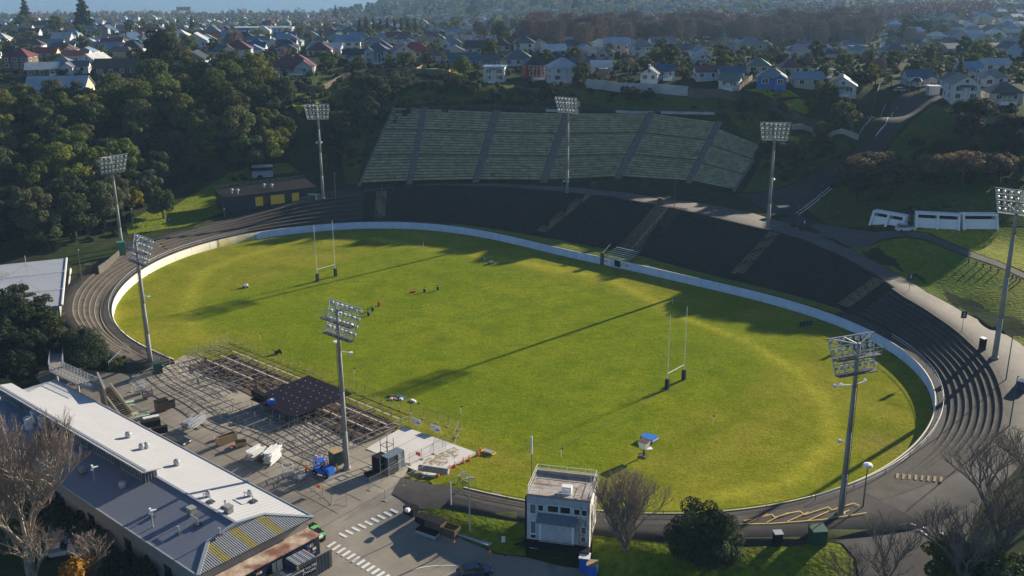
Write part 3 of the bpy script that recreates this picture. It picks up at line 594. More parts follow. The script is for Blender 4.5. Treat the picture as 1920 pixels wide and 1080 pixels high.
# round sign band on two towers
def post_light(px, py, h, lab, kind='disc'):
    p = on(px, py); t = empty('lamp_post', p, 0, lab, 'lamp post'); b = MB(); b.tube((0,0,0), (0,0,h), .11, .07, 8); b.build('pole', MT['steel_dark' if kind != 'grey' else 'galv'], t)
    b = MB()
    if kind == 'disc': b.lathe([(0,h+.45),(.55,h+.3),(.7,h+.05),(.5,h-.1),(0,h-.12)], n=12)
    elif kind == 'bare': b.tube((0,0,h), (.25,0,h+.1), .08)
    else: b.box((.45,0,h), (.7,.25,.14)); b.box((-.2,.25,h-.2), (.25,.4,.14))
    b.build('lamp', MT['white' if kind == 'disc' else 'galv'], t)
post_light(1618, 950, 6.2, 'black lamp post with white disc lamp by the yellow hatching')
post_light(881, 1002, 8.4, 'tall thin grey lamp post on the curved grass bank', 'grey')
post_light(1886, 712, 8.2, 'dark pole on the right terrace edge below the tall tower', 'bare')
post_light(1893, 798, 8.2, 'dark pole lower down the right terrace edge', 'bare')
post_light(1494, 443, 7.5, 'dark thin pole behind the terrace near the service road', 'bare')
post_light(1264, 388, 7, 'dark thin pole above the wide aisle of the terraces', 'bare')
post_light(740, 352, 7.5, 'dark thin pole at the left foot of the seating bank', 'bare')
post_light(154, 527, 7.5, 'lamp post at the outer edge of the left terrace', 'bare')
post_light(1048, 346, 9, 'thin pole just left of the tower before the seating bank', 'bare')
post_light(629, 368, 7, 'thin pole right of the black clubroom', 'bare')
post_light(250, 432, 6, 'thin pole above the left terrace stairs', 'bare')
post_light(1538, 372, 3.5, 'short dark pole on the service road', 'bare')
for q, lab in (((190,985),'grey lamp post standing in the car park beside the slate roof'),((298,1074),'grey lamp post at the bottom end of the car park')):
    p = at(*q, -1.8); t = empty('lamp_post', p, .6, lab, 'lamp post'); b = MB(); b.tube((0,0,0), (0,0,9), .11, .08, 8); b.build('pole', MT['galv'], t)
    b = MB(); b.box((.3,0,9), (.8,.25,.16)); b.box((0,.25,9.2), (.25,.5,.14)); b.box((-.15,-.1,8.8), (.3,.3,.2)); b.build('lamp', MT['white'], t)
# numbered aisle signs
def sign(px, py, h, num, lab, w_=1.1):
    p = on(px, py); t = empty('aisle_sign', p, 0, lab, 'sign', 'numbered aisle signs'); b = MB(); b.tube((0,0,0), (0,0,h), .05); b.build('post', MT['steel_dark'], t)
    b = MB(); b.box((0,-.06,h-.1), (w_,.06,w_*1.3)); b.build('sign_board', MT['navy'], t)
    cu = bpy.data.curves.new('number', 'FONT'); cu.body = num; cu.size = w_*.95; cu.align_x = 'CENTER'; cu.align_y = 'CENTER'; cu.extrude = .01
    o = bpy.data.objects.new('number', cu); COL.objects.link(o); cu.materials.append(MT['white']); o = tomesh(o); o.parent = t; o.location = (0,-.11,h-.1); o.rotation_euler = (pi/2, 0, 0)
for a in ((1803,622,3.6,'2','dark blue numbered sign on the concourse nearest the tall right tower'),(1704,547,3.4,'3','dark blue numbered sign at the head of the right-hand aisle'),(1507,434,2.5,'8','dark blue numbered sign beside the path junction'),(422,412,3.2,'3','dark blue numbered sign left of the black clubroom'),(319,428,2.6,'1','dark numbered sign on the sunlit left grass'),(924,340,2,'1','small dark numbered sign at foot of the second seating-bank path'),(784,342,2,'6','small dark numbered sign at foot of the first seating-bank path')): sign(*a)
# ---------------------------------------------------------------- aisles on the terraces
def aisle(name, p_top, p_bot, wd, n, lab, m_='stair', rail=False):
    a_, c_ = on(*p_bot), on(*p_top); t = empty(name, a_, 0, lab, 'stairs', 'stairways through the terraces'); d_ = Vector((c_.x-a_.x, c_.y-a_.y, 0)); rz = atan2(d_.y, d_.x); b = MB()
    for k in range(n):
        q = a_+d_*((k+.35)/n); q2 = a_+d_*((k+.9)/n); z = max(gz(q.x, q.y), gz(q2.x, q2.y))+.02
        b.box((q.x-a_.x, q.y-a_.y, z-a_.z-.1), (d_.length/n*.42, wd, .3), rz)
    b.build('step', MT[m_], t)
    if rail:
        b = MB(); L_ = []
        for k in range(0, n+1, 3):
            q = a_+d_*(k/n); z = gz(q.x, q.y)+.25-a_.z; b.tube((q.x-a_.x, q.y-a_.y, z), (q.x-a_.x, q.y-a_.y, z+1.1), .035); L_.append(Vector((q.x-a_.x, q.y-a_.y, z+1.1)))
        for p, q in zip(L_, L_[1:]): b.tube(p, q, .03)
        b.build('handrail', MT['concrete'], t)
aisle('stairway', (716,358), (712,409), 3.2, 24, 'tan stairway near the left end of the dark terrace', rail=True)
aisle('stairway', (1101,365), (1014,435), 3.2, 26, 'tan stairway climbing behind the middle of the pitch wall')
aisle('stairway', (1262,387), (1186,474), 9.5, 26, 'extra wide tan stairway down to the players entrance', 'stair_dark', True)
aisle('stairway', (1453,436), (1382,514), 3.0, 26, 'tan stairway below the tower at the service road')
aisle('stairway', (1650,524), (1580,574), 3.2, 18, 'tan stairway at the right end of the dark terrace')
aisle('stairway', (296,455), (317,478), 2.0, 5, 'short pale yellow stair flight on the left terrace')
aisle('stairway', (1772,901), (1678,895), 1.6, 8, 'row of cream stair treads at the lower right terrace end')
# silver bench block at the players entrance with sign boards on the wall
p = on(1165, 484); t = empty('bleacher', p, atan2(-.5, 1), 'silver slatted bench block above the sign boards on the wall', 'bleacher')
t.rotation_euler.z = atan2((at(1200,494,2)-at(1135,479,2)).y, (at(1200,494,2)-at(1135,479,2)).x)
for k in range(7): b = MB(); b.box((0, -2.2+k*.8, .3+k*.24), (8.4-.2*k, .3, .05)); b.build('bench_plank', MT['galv'], t)
b = MB(); [b.bar((x, -2.4, -.1), (x, 2.8, 1.6), .12, .2) for x in (-3.6, 0, 3.6)]; b.build('bench_frame', MT['steel_dark'], t)
def board_on_wall(pa, pb, z0, z1, mt, lab, text=None, col='navy', size=.9):
    a_, c_ = at(*pa, 1.0), at(*pb, 1.0); mid = (a_+c_)/2; i, d = td([mid.x], [mid.y]); n_ = Vector((*(-WN[i[0]]), 0)); mid = Vector((*WP[i[0]], 0))+n_*.06
    u = c_-a_; L_ = Vector((u.x, u.y, 0)).length; t = empty('sign_board', mid, atan2(u.y, u.x), lab, 'sign board'); b = MB(); b.box((0, 0, (z0+z1)/2), (L_, .08, z1-z0)); b.build('panel', mt, t)
    if text:
        cu = bpy.data.curves.new('lettering', 'FONT'); cu.body = text; cu.size = size; cu.align_x = 'CENTER'; cu.align_y = 'CENTER'; cu.extrude = .01; o = bpy.data.objects.new('lettering', cu); COL.objects.link(o); cu.materials.append(MT[col]); o = tomesh(o); o.parent = t; o.location = (0, -.06, (z0+z1)/2); o.rotation_euler = (pi/2, 0, 0)
    return t
board_on_wall((1132,487),(1148,491), .35, 1.95, MT['white'], 'white advertising board at the left of the wall signs', 'NG', 'steel_dark', .9)
board_on_wall((1149,492),(1163,496), .35, 1.97, MT['black'], 'black advertising board in the middle of the wall signs')
board_on_wall((1164,496),(1184,501), .35, 1.95, MT['white'], 'white advertising board with dark lettering on the right', 'LTERI', 'navy', 1.15)
p = at(1129, 497, 0); t = empty('wall_buttress', p, 0, 'brown gate pier with a leaning rail at the players entrance', 'gate pier'); b = MB(); b.box((0,.6,1.5), (.9,1.2,3.4)); b.tube((0,.6,3.1), (0,.6,3.3), .5, .4, 8); b.build('pier', MT['timber_dark'], t); b = MB(); b.tube((.2,.6,3.1), (2.3,3.4,4.6), .07); b.build('rail', MT['galv'], t)
# ---------------------------------------------------------------- rails along the ring
def rail_ring(name, sel, off, zb, h, lab, mt='galv', every=4, group=None):
    k0 = sel[len(sel)//2]; loc = Vector((*WP[k0], 0)); t = empty(name, loc, 0, lab, 'railing', group); b = MB(); Q = [Vector((*(WP[k]+WN[k]*off), zb))-loc for k in sel]
    for i, q in enumerate(Q):
        if i % (every*2) == 0: b = MB(); b.tube(q, q+Vector((0,0,h)), .045, n=4); b.build('post', MT['steel_dark'], t)
    b = MB()
    for p_, q in zip(Q, Q[1:]): b.tube(p_+Vector((0,0,h)), q+Vector((0,0,h)), .045, n=4, cap=False); b.tube(p_+Vector((0,0,h*.5)), q+Vector((0,0,h*.5)), .025, n=4, cap=False)
    b.build('rail', MT[mt], t)
rail_ring('wall_railing', span(140, -147), .7, 1.93, 1.1, 'grey pipe railing behind the wall at the left end')
rail_ring('wall_railing', span(-62, -20), 1.3, 1.95, 1.0, 'white pipe railing behind the wall at the right end', 'white')
rail_ring('wall_railing', span(-90, -62), .5, 1.95, .6, 'low railing along the near edge of the field', 'steel_dark')
rail_ring('wall_railing', span(-19, 28), .8, 1.95, 1.0, 'thin dark railing along the verge behind the far wall', 'steel_dark')
# ---------------------------------------------------------------- seating bank on the hill
BOT = [(672,346),(768,342),(893,339),(1020,340),(1160,333),(1293,341),(1380,358)]; TOP = [(736,202),(794,204),(932,211),(1064,213),(1222,213),(1350,235),(1438,268)]
def bankpt(u, v): return bankxyz(u, v)
add_m('bank_grass', (.075,.10,.034), var=.5, scale=1.2, col2=(.11,.12,.045), s2=.15, spec=.05)
add_m('bank_edge', (.32,.29,.17), var=.5, scale=.5, spec=.05)
BL = ['leftmost block of the grassy seating bank','second block from the left of the seating bank','block of the seating bank left of its middle path','block of the seating bank behind the middle tower','broad seating bank block right of the middle tower','rightmost low block of the seating bank']
NR = 26
for i in range(6):
    ux = np.linspace(i+.053, i+.947, 22); V = []; F = []; MI = []
    v0 = .02 if i else .02; v1 = 1.0 if i < 5 else .9
    def push_row(fr, zo): 
        for u in ux: q = bankpt(u, fr); V.append((q.x, q.y, q.z+zo))
    for k in range(NR):
        f0 = v0+(v1-v0)*k/NR; f1 = v0+(v1-v0)*(k+1)/NR; skip = k in (8, 17); hgt = .12 if skip else .5
        if skip: f0 += .003
        b0 = len(V); push_row(f0, .1); push_row(f0, hgt); push_row(f0+(f1-f0)*.3, hgt+.02); push_row(f1, .14 if k < NR-1 else .1)
        n = len(ux)
        for r in range(3):
            for j in range(n-1): F.append((b0+r*n+j, b0+r*n+j+1, b0+(r+1)*n+j+1, b0+(r+1)*n+j)); MI.append(0 if r == 2 else 1)
    tag(npmesh('seating_bank', V, F, [MT['bank_grass'], MT['bank_edge']], MI), BL[i], 'seating bank', 'blocks of the grassy seating bank')
PL = ['brown path up the left edge of the seating bank','first inner brown path up the seating bank','second inner brown path up the seating bank','brown path up the seating bank behind the middle tower','brown path up the right half of the seating bank','long slanting brown path near the right end of the seating bank','brown path down the right edge of the seating bank']
add_m('bank_path', (.17,.14,.115), var=.25, scale=.6)
for i in range(7):
    V = []; F = []; v1 = 1.02 if i < 6 else .9
    for k in range(31):
        for s_ in (-1, 1):
            u = min(max(i+s_*.05, .0), 6.0)
            if i == 0: u = .0+.03*(s_+1)
            if i == 6: u = 6-.03*(1-s_)
            q = bankpt(u, -.03+(v1+.03)*k/30); V.append((q.x, q.y, q.z+.22))
    for k in range(30): F.append((2*k, 2*k+1, 2*k+3, 2*k+2))
    tag(npmesh('bank_path', V, F, MT['bank_path']), PL[i], 'path', kind='structure')
# fences and walls on the hill
def fence_line(name, P_, h, lab, cat, mt, post=2.5, solid=True, th=.15, parts=True, pm=None, zoff=0):
    Q = [q if isinstance(q, Vector) else on(*q) for q in P_]; t = empty(name, Q[0], 0, lab, cat); b = MB(); pb = MB(); o = Q[0]
    for a_, c_ in zip(Q, Q[1:]):
        n = max(1, int((c_-a_).length/post))
        for k in range(n):
            p_, q = a_+(c_-a_)*k/n, a_+(c_-a_)*(k+1)/n; p_ = Vector((p_.x, p_.y, tz(p_.x, p_.y)))-o; q = Vector((q.x, q.y, tz(q.x, q.y)))-o
            s_ = Vector((-(q-p_).y, (q-p_).x, 0)).normalized()*th/2
            if solid: b.add([p_-s_-Vector((0,0,.4)), q-s_-Vector((0,0,.4)), q+s_-Vector((0,0,.4)), p_+s_-Vector((0,0,.4)), p_-s_+Vector((0,0,h)), q-s_+Vector((0,0,h)), q+s_+Vector((0,0,h)), p_+s_+Vector((0,0,h))], [(0,3,2,1),(4,5,6,7),(0,1,5,4),(1,2,6,5),(2,3,7,6),(3,0,4,7)])
            else:
                for f_ in (.45, .98): b.bar(p_+Vector((0,0,h*f_)), q+Vector((0,0,h*f_)), .06, .08)
                for j in range(6): r_ = p_+(q-p_)*j/6; b.bar(r_, r_+Vector((0,0,h)), .035, .035)
            pb = MB(); pb.box((p_.x, p_.y, p_.z+h/2+.05), (th+.06, th+.06, h+.15)); pb.build('post', pm or mt, t)
    b.build('panel', mt, t); return t
add_m('wall_pale', (.42,.44,.45), var=.15, scale=.3, col2=(.33,.33,.32), s2=.2); add_m('wall_brown', (.10,.085,.07), var=.25, scale=.4); add_m('fence_wood', (.16,.12,.085), var=.25, scale=1)
fence_line('retaining_wall', [(1100,166),(1130,168),(1200,174),(1290,180)], 3.2, 'pale painted retaining wall above the seating bank', 'retaining wall', MT['wall_pale'])
fence_line('retaining_wall', [(1290,182),(1350,184),(1410,200),(1480,222),(1540,242),(1600,258)], 3.0, 'dark brown retaining wall stepping down towards the service road', 'retaining wall', MT['wall_brown'])
fence_line('retaining_wall', [(540,152),(580,172),(600,172),(640,152),(690,140),(760,138),(830,142),(880,155)], 2.2, 'brown timber retaining wall below the hilltop gardens', 'retaining wall', MT['fence_wood'])
fence_line('retaining_wall', [(965,170),(1010,176),(1060,180)], 2.2, 'brown retaining wall below the red house', 'retaining wall', MT['wall_brown'])
fence_line('retaining_wall', [(1485,243),(1520,248),(1560,256),(1610,262)], 1.6, 'low grey stone wall beside the service road', 'retaining wall', MT['concrete'])
fence_line('retaining_wall', [(1800,225),(1850,232),(1920,240),(1990,246)], 2.5, 'blue-grey retaining wall on the right-hand hill', 'retaining wall', MT['wall_pale'])
fence_line('retaining_wall', [(186,515),(200,505),(225,480)], 1.6, 'brown stone wall beside the left terrace', 'retaining wall', MT['wall_brown'])
fence_line('bank_fence', [(690,198),(860,206),(1000,208),(1180,209),(1370,214),(1430,222)], 1.3, 'dark post fence along the top of the seating bank', 'fence', MT['steel_dark'], 2.2, False)
fence_line('bank_fence', [(1355,245),(1410,258)], 1.2, 'short wire fence above the low right seating block', 'fence', MT['steel_dark'], 2.2, False)
fence_line('kerb_wall', [(1155,211),(1225,213)], .8, 'low pale wall at the top of the bank behind the towers', 'wall', MT['wall_pale'])
fence_line('kerb_wall', [(1240,213),(1340,215)], .8, 'low pale wall at the top right of the bank', 'wall', MT['wall_pale'])
fence_line('kerb_wall', [(1024,209),(1050,210)], .8, 'low pale wall just left of the middle tower head', 'wall', MT['wall_pale'])
fence_line('garden_fence', [(778,136),(792,128),(800,128)], 1.4, 'pale timber garden fence below the red-roofed house', 'fence', MT['timber'])
fence_line('garden_fence', [(838,142),(852,130),(860,124)], 1.6, 'pale timber fence beside the blue house lawn', 'fence', MT['timber'])
fence_line('garden_fence', [(1450,195),(1462,182),(1466,170)], 1.6, 'brown timber fence right of the square lawn', 'fence', MT['fence_wood'])
fence_line('garden_fence', [(1385,172),(1402,156),(1410,150)], 1.8, 'dark timber fence left of the square lawn', 'fence', MT['fence_wood'])
fence_line('road_rail', [(1618,248),(1625,225),(1640,190),(1650,160)], 1.0, 'pale rail up the left side of the service road', 'railing', MT['wall_brown'], 3)
fence_line('road_rail', [(1606,262),(1630,228),(1660,198)], .5, 'pale kerb rail beside the service road', 'kerb', MT['wall_pale'], 3)
g_ = fence_line('gate', [(1640,170),(1700,172),(1745,174),(1790,176)], 3.2, 'black iron gates and fence across the top of the service road', 'gate', MT['black'], 4, False)
fence_line('orange_rail', [(1712,428),(1770,427),(1835,426)], .9, 'orange post and rail in front of the white barriers', 'railing', MT['line_yellow'], 3, False)
fence_line('picket_fence', [(686,344),(720,342),(736,345)], 1.2, 'dark railing at the left foot of the seating bank', 'fence', MT['steel_dark'], 2, False)
# small posts along the right path
for k, (x, y) in enumerate([(1718,459),(1802,489),(1816,493),(1830,498),(1843,502),(1857,507),(1871,512),(1898,523),(1905,526),(1912,529)]):
    q = on(x, y); b = MB(); b.tube((0,0,0), (0,0,1.0), .16, .12, 6); b.box((0,0,.75), (.5,.12,.25)); o = b.build('marker_post', MT['steel_dark']); o.location = q; tag(o, 'short dark marker post, %s along the path above the right grass bank' % ordinal(k+1), 'post', 'marker posts along the path')
# white barriers on the hillside
def barrier(pa, pb, lab, h=3.2, n=3):
    a_, c_ = on(*pa), on(*pb); d_ = c_-a_; L_ = Vector((d_.x, d_.y, 0)).length; t = empty('hillside_shelter', (a_+c_)/2, atan2(d_.y, d_.x), lab, 'shelter', 'white hillside shelters'); t.location.z = min(a_.z, c_.z)
    b = MB(); b.box((0, 0, h-.2), (L_+.6, 2.2, .42)); b.build('roof_beam', MT['white'], t)
    b = MB(); b.add([(-L_/2,-1.6,-.3),(L_/2,-1.6,-.3),(L_/2,-.9,h*.6),(-L_/2,-.9,h*.6),(-L_/2,-1.2,-.3),(L_/2,-1.2,-.3),(L_/2,-.6,h*.6),(-L_/2,-.6,h*.6)], [(0,1,2,3),(4,7,6,5),(2,6,7,3),(0,3,7,4),(1,5,6,2)]); b.build('front_wall', MT['white'], t)
    b = MB(); b.box((0, 1.4, h/2), (L_, .15, h)); b.build('back_wall', MT['black'], t)
    for k in range(n):
        x = -L_/2+L_*k/(n-1); b = MB(); b.add([(x-.25,-2.6,-.3),(x+.25,-2.6,-.3),(x+.25,1.3,-.3),(x-.25,1.3,-.3),(x-.25,-1.2,h-.43),(x+.25,-1.2,h-.43),(x+.25,1.3,h-.43),(x-.25,1.3,h-.43)], [(0,3,2,1),(4,5,6,7),(0,1,5,4),(1,2,6,5),(2,3,7,6),(3,0,4,7)]); b.build('buttress', MT['white'], t)
barrier((1640,417),(1698,421),'leftmost white concrete shelter cut into the hillside')
barrier((1716,421),(1795,424),'middle white concrete shelter cut into the hillside', n=3)
barrier((1801,424),(1863,424),'rightmost white concrete shelter cut into the hillside', n=2)
# ---------------------------------------------------------------- clubroom by the far left terrace
def bx(name, c, d, mt, par, rz=0): b = MB(); b.box(c, d, rz); return b.build(name, mt, par)
a_, c_ = at(421,398,5.6), at(592,372,6.6); d_ = c_-a_; L_ = Vector((d_.x, d_.y, 0)).length
club = empty('clubroom', Vector((a_.x, a_.y, 5.9)), atan2(d_.y, d_.x), 'long low black clubroom with three yellow doors above the left terrace', 'clubroom')
DP = 9.5
b = MB(); b.box((L_/2, DP/2, 1.7), (L_, DP, 4.6)); b.build('wall', MT['navy'], club)
b = MB(); b.add([(-.3,-.4,3.9),(L_+.3,-.4,4.3),(L_+.3,DP+.3,5.0),(-.3,DP+.3,4.6)], [(0,1,2,3)]); b.slab([(-.3,-.4,4.0),(L_+.3,-.4,4.35),(L_+.3,DP+.3,5.1),(-.3,DP+.3,4.75)], .25); b.build('roof', MT['black'], club)
for x0, x1 in ((.335,.415),(.50,.65),(.735,.815)):
    b = MB(); b.box((L_*(x0+x1)/2, -.05, 1.75), (L_*(x1-x0), .12, 2.7)); b.build('door', MT['yellow'], club)
for x0 in (.43,.70): bx('doorway', (L_*x0, -.04, 1.6), (1.4, .1, 2.6), MT['glass'], club)
for x, y in ((.12,3),(.17,1.6),(.49,5.4),(.56,3.8)):
    b = MB(); b.lathe([(.18,4.3),(.18,5.2),(.55,5.3),(.5,5.7),(0,5.9)], (L_*x, y, 0), 10); b.build('roof_vent', MT['galv'], club)
b = MB()
for k in range(15): x = L_*k/14; b.bar((x, DP+.2, 4.7), (x, DP+.2, 5.9), .05, .05)
b.bar((0,DP+.2,5.7),(L_,DP+.2,6.1),.05,.05); b.bar((0,DP+.2,5.2),(L_,DP+.2,5.6),.05,.05); b.build('roof_railing', MT['galv'], club)
def railing(P_, h, lab, mt='galv', name='railing', sp=.5, cat='railing', group=None):
    Q = [q if isinstance(q, Vector) else on(*q) for q in P_]; t = empty(name, Q[0], 0, lab, cat, group); b = MB(); o = Q[0]
    for p_, q in zip(Q, Q[1:]):
        p_, q = p_-o, q-o; n = max(1, int((q-p_).length/sp)); b.bar(p_+Vector((0,0,h)), q+Vector((0,0,h)), .07, .07); b.bar(p_+Vector((0,0,.15)), q+Vector((0,0,.15)), .05, .05)
        for k in range(n+1): r_ = p_+(q-p_)*k/n; b.bar(r_, r_+Vector((0,0,h)), .04, .04)
    b.build('rail', MT[mt], t); return t
railing([(419,402),(440,399),(469,395)], 1.5, 'pale metal railing at the left front of the black clubroom')
railing([(566,380),(582,377),(600,373)], 1.5, 'pale metal railing at the right front of the black clubroom')
q = on(493, 331); t = empty('small_shed', q, .15, 'small blue-grey open shed on the slope behind the clubroom', 'shed'); b = MB(); b.box((0,0,.9), (6.3,2.4,1.9)); b.build('wall', MT['roof_grey'], t); b = MB(); b.slab([(-3.3,-1.4,3.3),(3.3,-1.4,3.3),(3.3,1.4,3.6),(-3.3,1.4,3.6)], .12); b.build('roof', MT['roof_grey'], t)
b = MB(); [b.bar((x,-1.2,1.8),(x,-1.2,3.3),.1,.1) for x in (-3,-1,1,3)]; b.build('post', MT['black'], t); bx('back_panel', (0,1.1,2.5), (6.2,.1,1.6), MT['black'], t)
def bin_box(p, s_, rz, mt, lab, cat='cabinet', lid=None, name='utility_cabinet', group=None):
    t = empty(name, p, rz, lab, cat, group); b = MB(); b.box((0,0,s_[2]/2), s_); b.box((0,0,.06), (s_[0]+.1,s_[1]+.1,.12)); b.build('body', MT[mt], t); b = MB(); b.slab([(-s_[0]/2-.08,-s_[1]/2-.08,s_[2]+.04),(s_[0]/2+.08,-s_[1]/2-.08,s_[2]+.04),(s_[0]/2+.08,s_[1]/2+.08,s_[2]+.12),(-s_[0]/2-.08,s_[1]/2+.08,s_[2]+.12)], .08); b.build('lid', MT[lid or mt], t)
    b = MB(); b.box((0,-s_[1]/2-.02,s_[2]*.5), (s_[0]*.8,.03,s_[2]*.75)); b.box((s_[0]*.3,-s_[1]/2-.05,s_[2]*.55), (.06,.05,.25), m=0); b.build('door', MT[mt], t); return t
bin_box(on(586,375), (2.2,1.5,1.7), .1, 'green_dark', 'green cabinet beside the clubroom railing')
bin_box(on(620,369), (1.1,1,1.4), .1, 'black', 'black bin right of the clubroom tower')
bin_box(on(229,478), (1.7,1.5,3.4), .5, 'green_box', 'tall green cabinet at the foot of the half-hidden left tower')
bin_box(on(167,510), (.9,.9,1.9), .4, 'timber_dark', 'dark cabinet beside the left terrace lamp post')
bin_box(on(1468,403), (3.2,2,2.2), .2, 'green_dark', 'green bin container on the service road behind the tower')
bin_box(on(1841,656), (.9,.9,2.3), .5, 'black', 'black and white cabinet beside the tall right tower', lid='white')
bin_box(on(1532,1015), (1.9,1.7,1.9), .1, 'green_dark', 'dark green cabinet at the tip of the lower grass slope')
bin_box(on(1457,1022), (1.0,.9,1.7), .1, 'black', 'black cabinet with grey lid on the road edge', lid='galv')
bin_box(at(631,868,.85), (1.7,1.6,2.1), .75, 'green_dark', 'dark green cabinet behind the forecourt light tower', lid='timber')
bin_box(at(297,698,1.4), (1.5,1.3,1.9), .4, 'green_dark', 'green cabinet at the foot of the left forecourt tower')
bin_box(on(1237,383), (1.0,.9,1.8), .3, 'timber_dark', 'brown cabinet at the head of the wide stairway')
bin_box(on(1114,352), (1.7,1.2,1.6), 0, 'green_dark', 'dark green bin at the foot of the seating bank')
# bollard and kit
b = MB(); b.lathe([(.12,0),(.12,1.2),(.1,1.3),(0,1.34)], n=8); o = b.build('bollard', MT['yellow']); o.location = at(632,884,.85); tag(o, 'yellow bollard beside the forecourt light tower', 'bollard')
# ---------------------------------------------------------------- kit on the field
def tackle(px, py, mt, lab, lying=False):
    t = empty('tackle_bag', at(px, py, 0), .6, lab, 'tackle bag', 'tackle bags on the field'); b = MB()
    if lying: b.tube((-.6,0,.27), (.6,0,.27), .27, .27, 12); b.build('bag', MT[mt], t)
    else: b.lathe([(0,0),(.26,.02),(.28,.2),(.28,1.0),(.25,1.1),(0,1.12)], n=12); b.build('bag', MT[mt], t); b = MB(); b.tube((0,0,.9), (0,0,1.02), .29, .29, 12); b.build('band', MT['white' if mt != 'red' else 'red'], t)
tackle(774,549,'red','red tackle bag lying on its side',True); tackle(796,548,'navy','dark tackle bag next to the red one lying down'); tackle(821,544,'navy','dark tackle bag nearest the far wall')
tackle(711,574,'red','red tackle bag standing right of the tower head'); tackle(699,583,'navy','dark tackle bag nearest the standing red bag'); tackle(691,592,'navy','dark tackle bag nearest the tower head')
def mower(px, py, rz, mt, lab, cat='mower', name='line_marker'):
    t = empty(name, at(px, py, 0), rz, lab, cat); b = MB(); b.box((0,0,.42), (1.1,.7,.35)); b.box((.2,0,.7), (.45,.5,.3)); b.build('body', MT[mt], t)
    for x, y in ((-.45,-.4),(-.45,.4),(.45,-.4),(.45,.4)): b = MB(); b.tube((x,y-.06,.22), (x,y+.06,.22), .22, .22, 10); b.build('wheel', MT['black'], t)
    b = MB(); b.bar((-.5,-.25,.55), (-1.15,-.25,1.1), .05, .05); b.bar((-.5,.25,.55), (-1.15,.25,1.1), .05, .05); b.bar((-1.15,-.25,1.1), (-1.15,.25,1.1), .05, .05); b.build('handle', MT['steel_dark'], t)
mower(920,495,.3,'galv','silver and black machine near the far touchline'); mower(461,539,.1,'white','white and black machine on the left of the field'); mower(522,663,.5,'black','black wheeled trolley between scaffold and field centre','trolley','trolley')
t = empty('scrum_sled', at(1508,613,0), .3, 'dark steel scrum sled near the right far wall', 'scrum sled')
b = MB(); [b.bar((x,-1,.1),(x,1,.1),.1,.1) for x in (-1.2,0,1.2)]; b.bar((-1.3,0,.5),(1.3,0,.5),.12,.12); b.bar((-1.3,.8,.15),(1.3,.8,.15),.1,.1); b.build('frame', MT['steel_dark'], t)
for k in range(4): b = MB(); b.box((-1.2+.8*k,-.5,1.0), (.45,.3,.9)); b.bar((-1.2+.8*k,-.4,.5),(-1.2+.8*k,.2,.2),.08,.08); b.build('pad', MT['navy'], t)
# blue mat and covered trolley
t = empty('crash_mat', at(1217,826,0), -.72, 'bright blue padded mat lying on the grass', 'mat'); b = MB(); b.box((0,0,.5), (2.4,1.8,.5)); b.build('mat_body', MT['tarp_blue'], t); b = MB(); b.box((1.2,0,.5), (.04,1.7,.3)); b.build('white_trim', MT['white'], t)
bx('stand', (0,0,.12), (2,1.4,.25), MT['navy'], t)
t = empty('equipment_stand', at(1207,856,0), -.7, 'white fronted box on a single leg beside the blue mat', 'stand'); b = MB(); b.add([(-.55,-.5,1.5),(.55,-.5,1.5),(.55,.5,1.5),(-.55,.5,1.5),(-.75,-.7,2.7),(.75,-.7,2.7),(.75,.7,2.7),(-.75,.7,2.7)], [(0,3,2,1),(0,1,5,4),(1,2,6,5),(2,3,7,6),(3,0,4,7)]); b.build('box', MT['white'], t)
b = MB(); b.slab([(-.8,-.75,2.75),(.8,-.75,2.75),(.8,.75,2.85),(-.8,.75,2.85)], .1); b.build('lid', MT['timber_dark'], t); b = MB(); b.tube((0,0,0),(0,0,1.5),.14); b.box((0,0,.08),(1.3,1,.16)); b.build('base', MT['timber_dark'], t)
t = empty('white_board', at(1217,846,0), .2, 'small white board lying beside the box stand', 'board'); bx('board', (0,0,.5), (.95,.8,.06), MT['white'], t); b = MB(); [b.bar((x,y,0),(x,y,.47),.04,.04) for x in (-.4,.4) for y in (-.3,.3)]; b.build('leg', MT['galv'], t)
def flagpost(px, py, lab): t = empty('marker_flag', at(px, py, 0), 0, lab, 'marker'); b = MB(); b.tube((0,0,0),(0,0,1.4),.035,n=5); b.build('pole', MT['white'], t); b = MB(); b.box((0.12,0,1.35),(.35,.05,.22)); b.build('flag', MT['steel_dark'], t)
for x, y, l in ((488,637,'thin white marker post left of the black trolley'),(664,703,'marker post beside the forecourt tower on the field'),(864,776,'marker post right of the pile of clothes'),(1336,794,'small marker post inside the right-hand grass'),(794,462,'thin marker post at the far touchline'),(1261,570,'small marker post by the dark tree shadow'),(909,490,'thin marker post beside the silver machine'),(1052,856,'small marker post low in the field centre')): flagpost(x, y, l)
def pile(name, p, n, r, cols, lab, cat, h=.5):
    t = empty(name, p, 0, lab, cat); rr = random.Random(int(p.x*7+p.y)); 
    for k in range(n):
        a = rr.random()*6.3; d = r*rr.random()**.6; s_ = .18+.26*rr.random(); b = MB(); b.lathe([(0,0),(s_,.03),(s_*.95,h*s_),(s_*.6,h*s_*1.4),(0,h*s_*1.5)], (d*cos(a), d*sin(a), 0), 6); b.build('bag', MT[cols[k % len(cols)]], t, False)
pile('kit_pile', at(745,748,0), 9, 1.2, ['white','tarp_blue','galv','black','orange'], 'heap of white and blue kit bags beside the scaffold', 'kit pile'); pile('kit_bag', at(729,745,0), 3, .5, ['black','navy'], 'black kit bag left of the heap', 'bag'); pile('kit_bag', at(774,753,0), 2, .35, ['white'], 'small white bag right of the heap', 'bag'); pile('kit_bag', at(785,757,0), 1, .1, ['navy'], 'lone dark ball-like bag right of the white bag', 'bag')
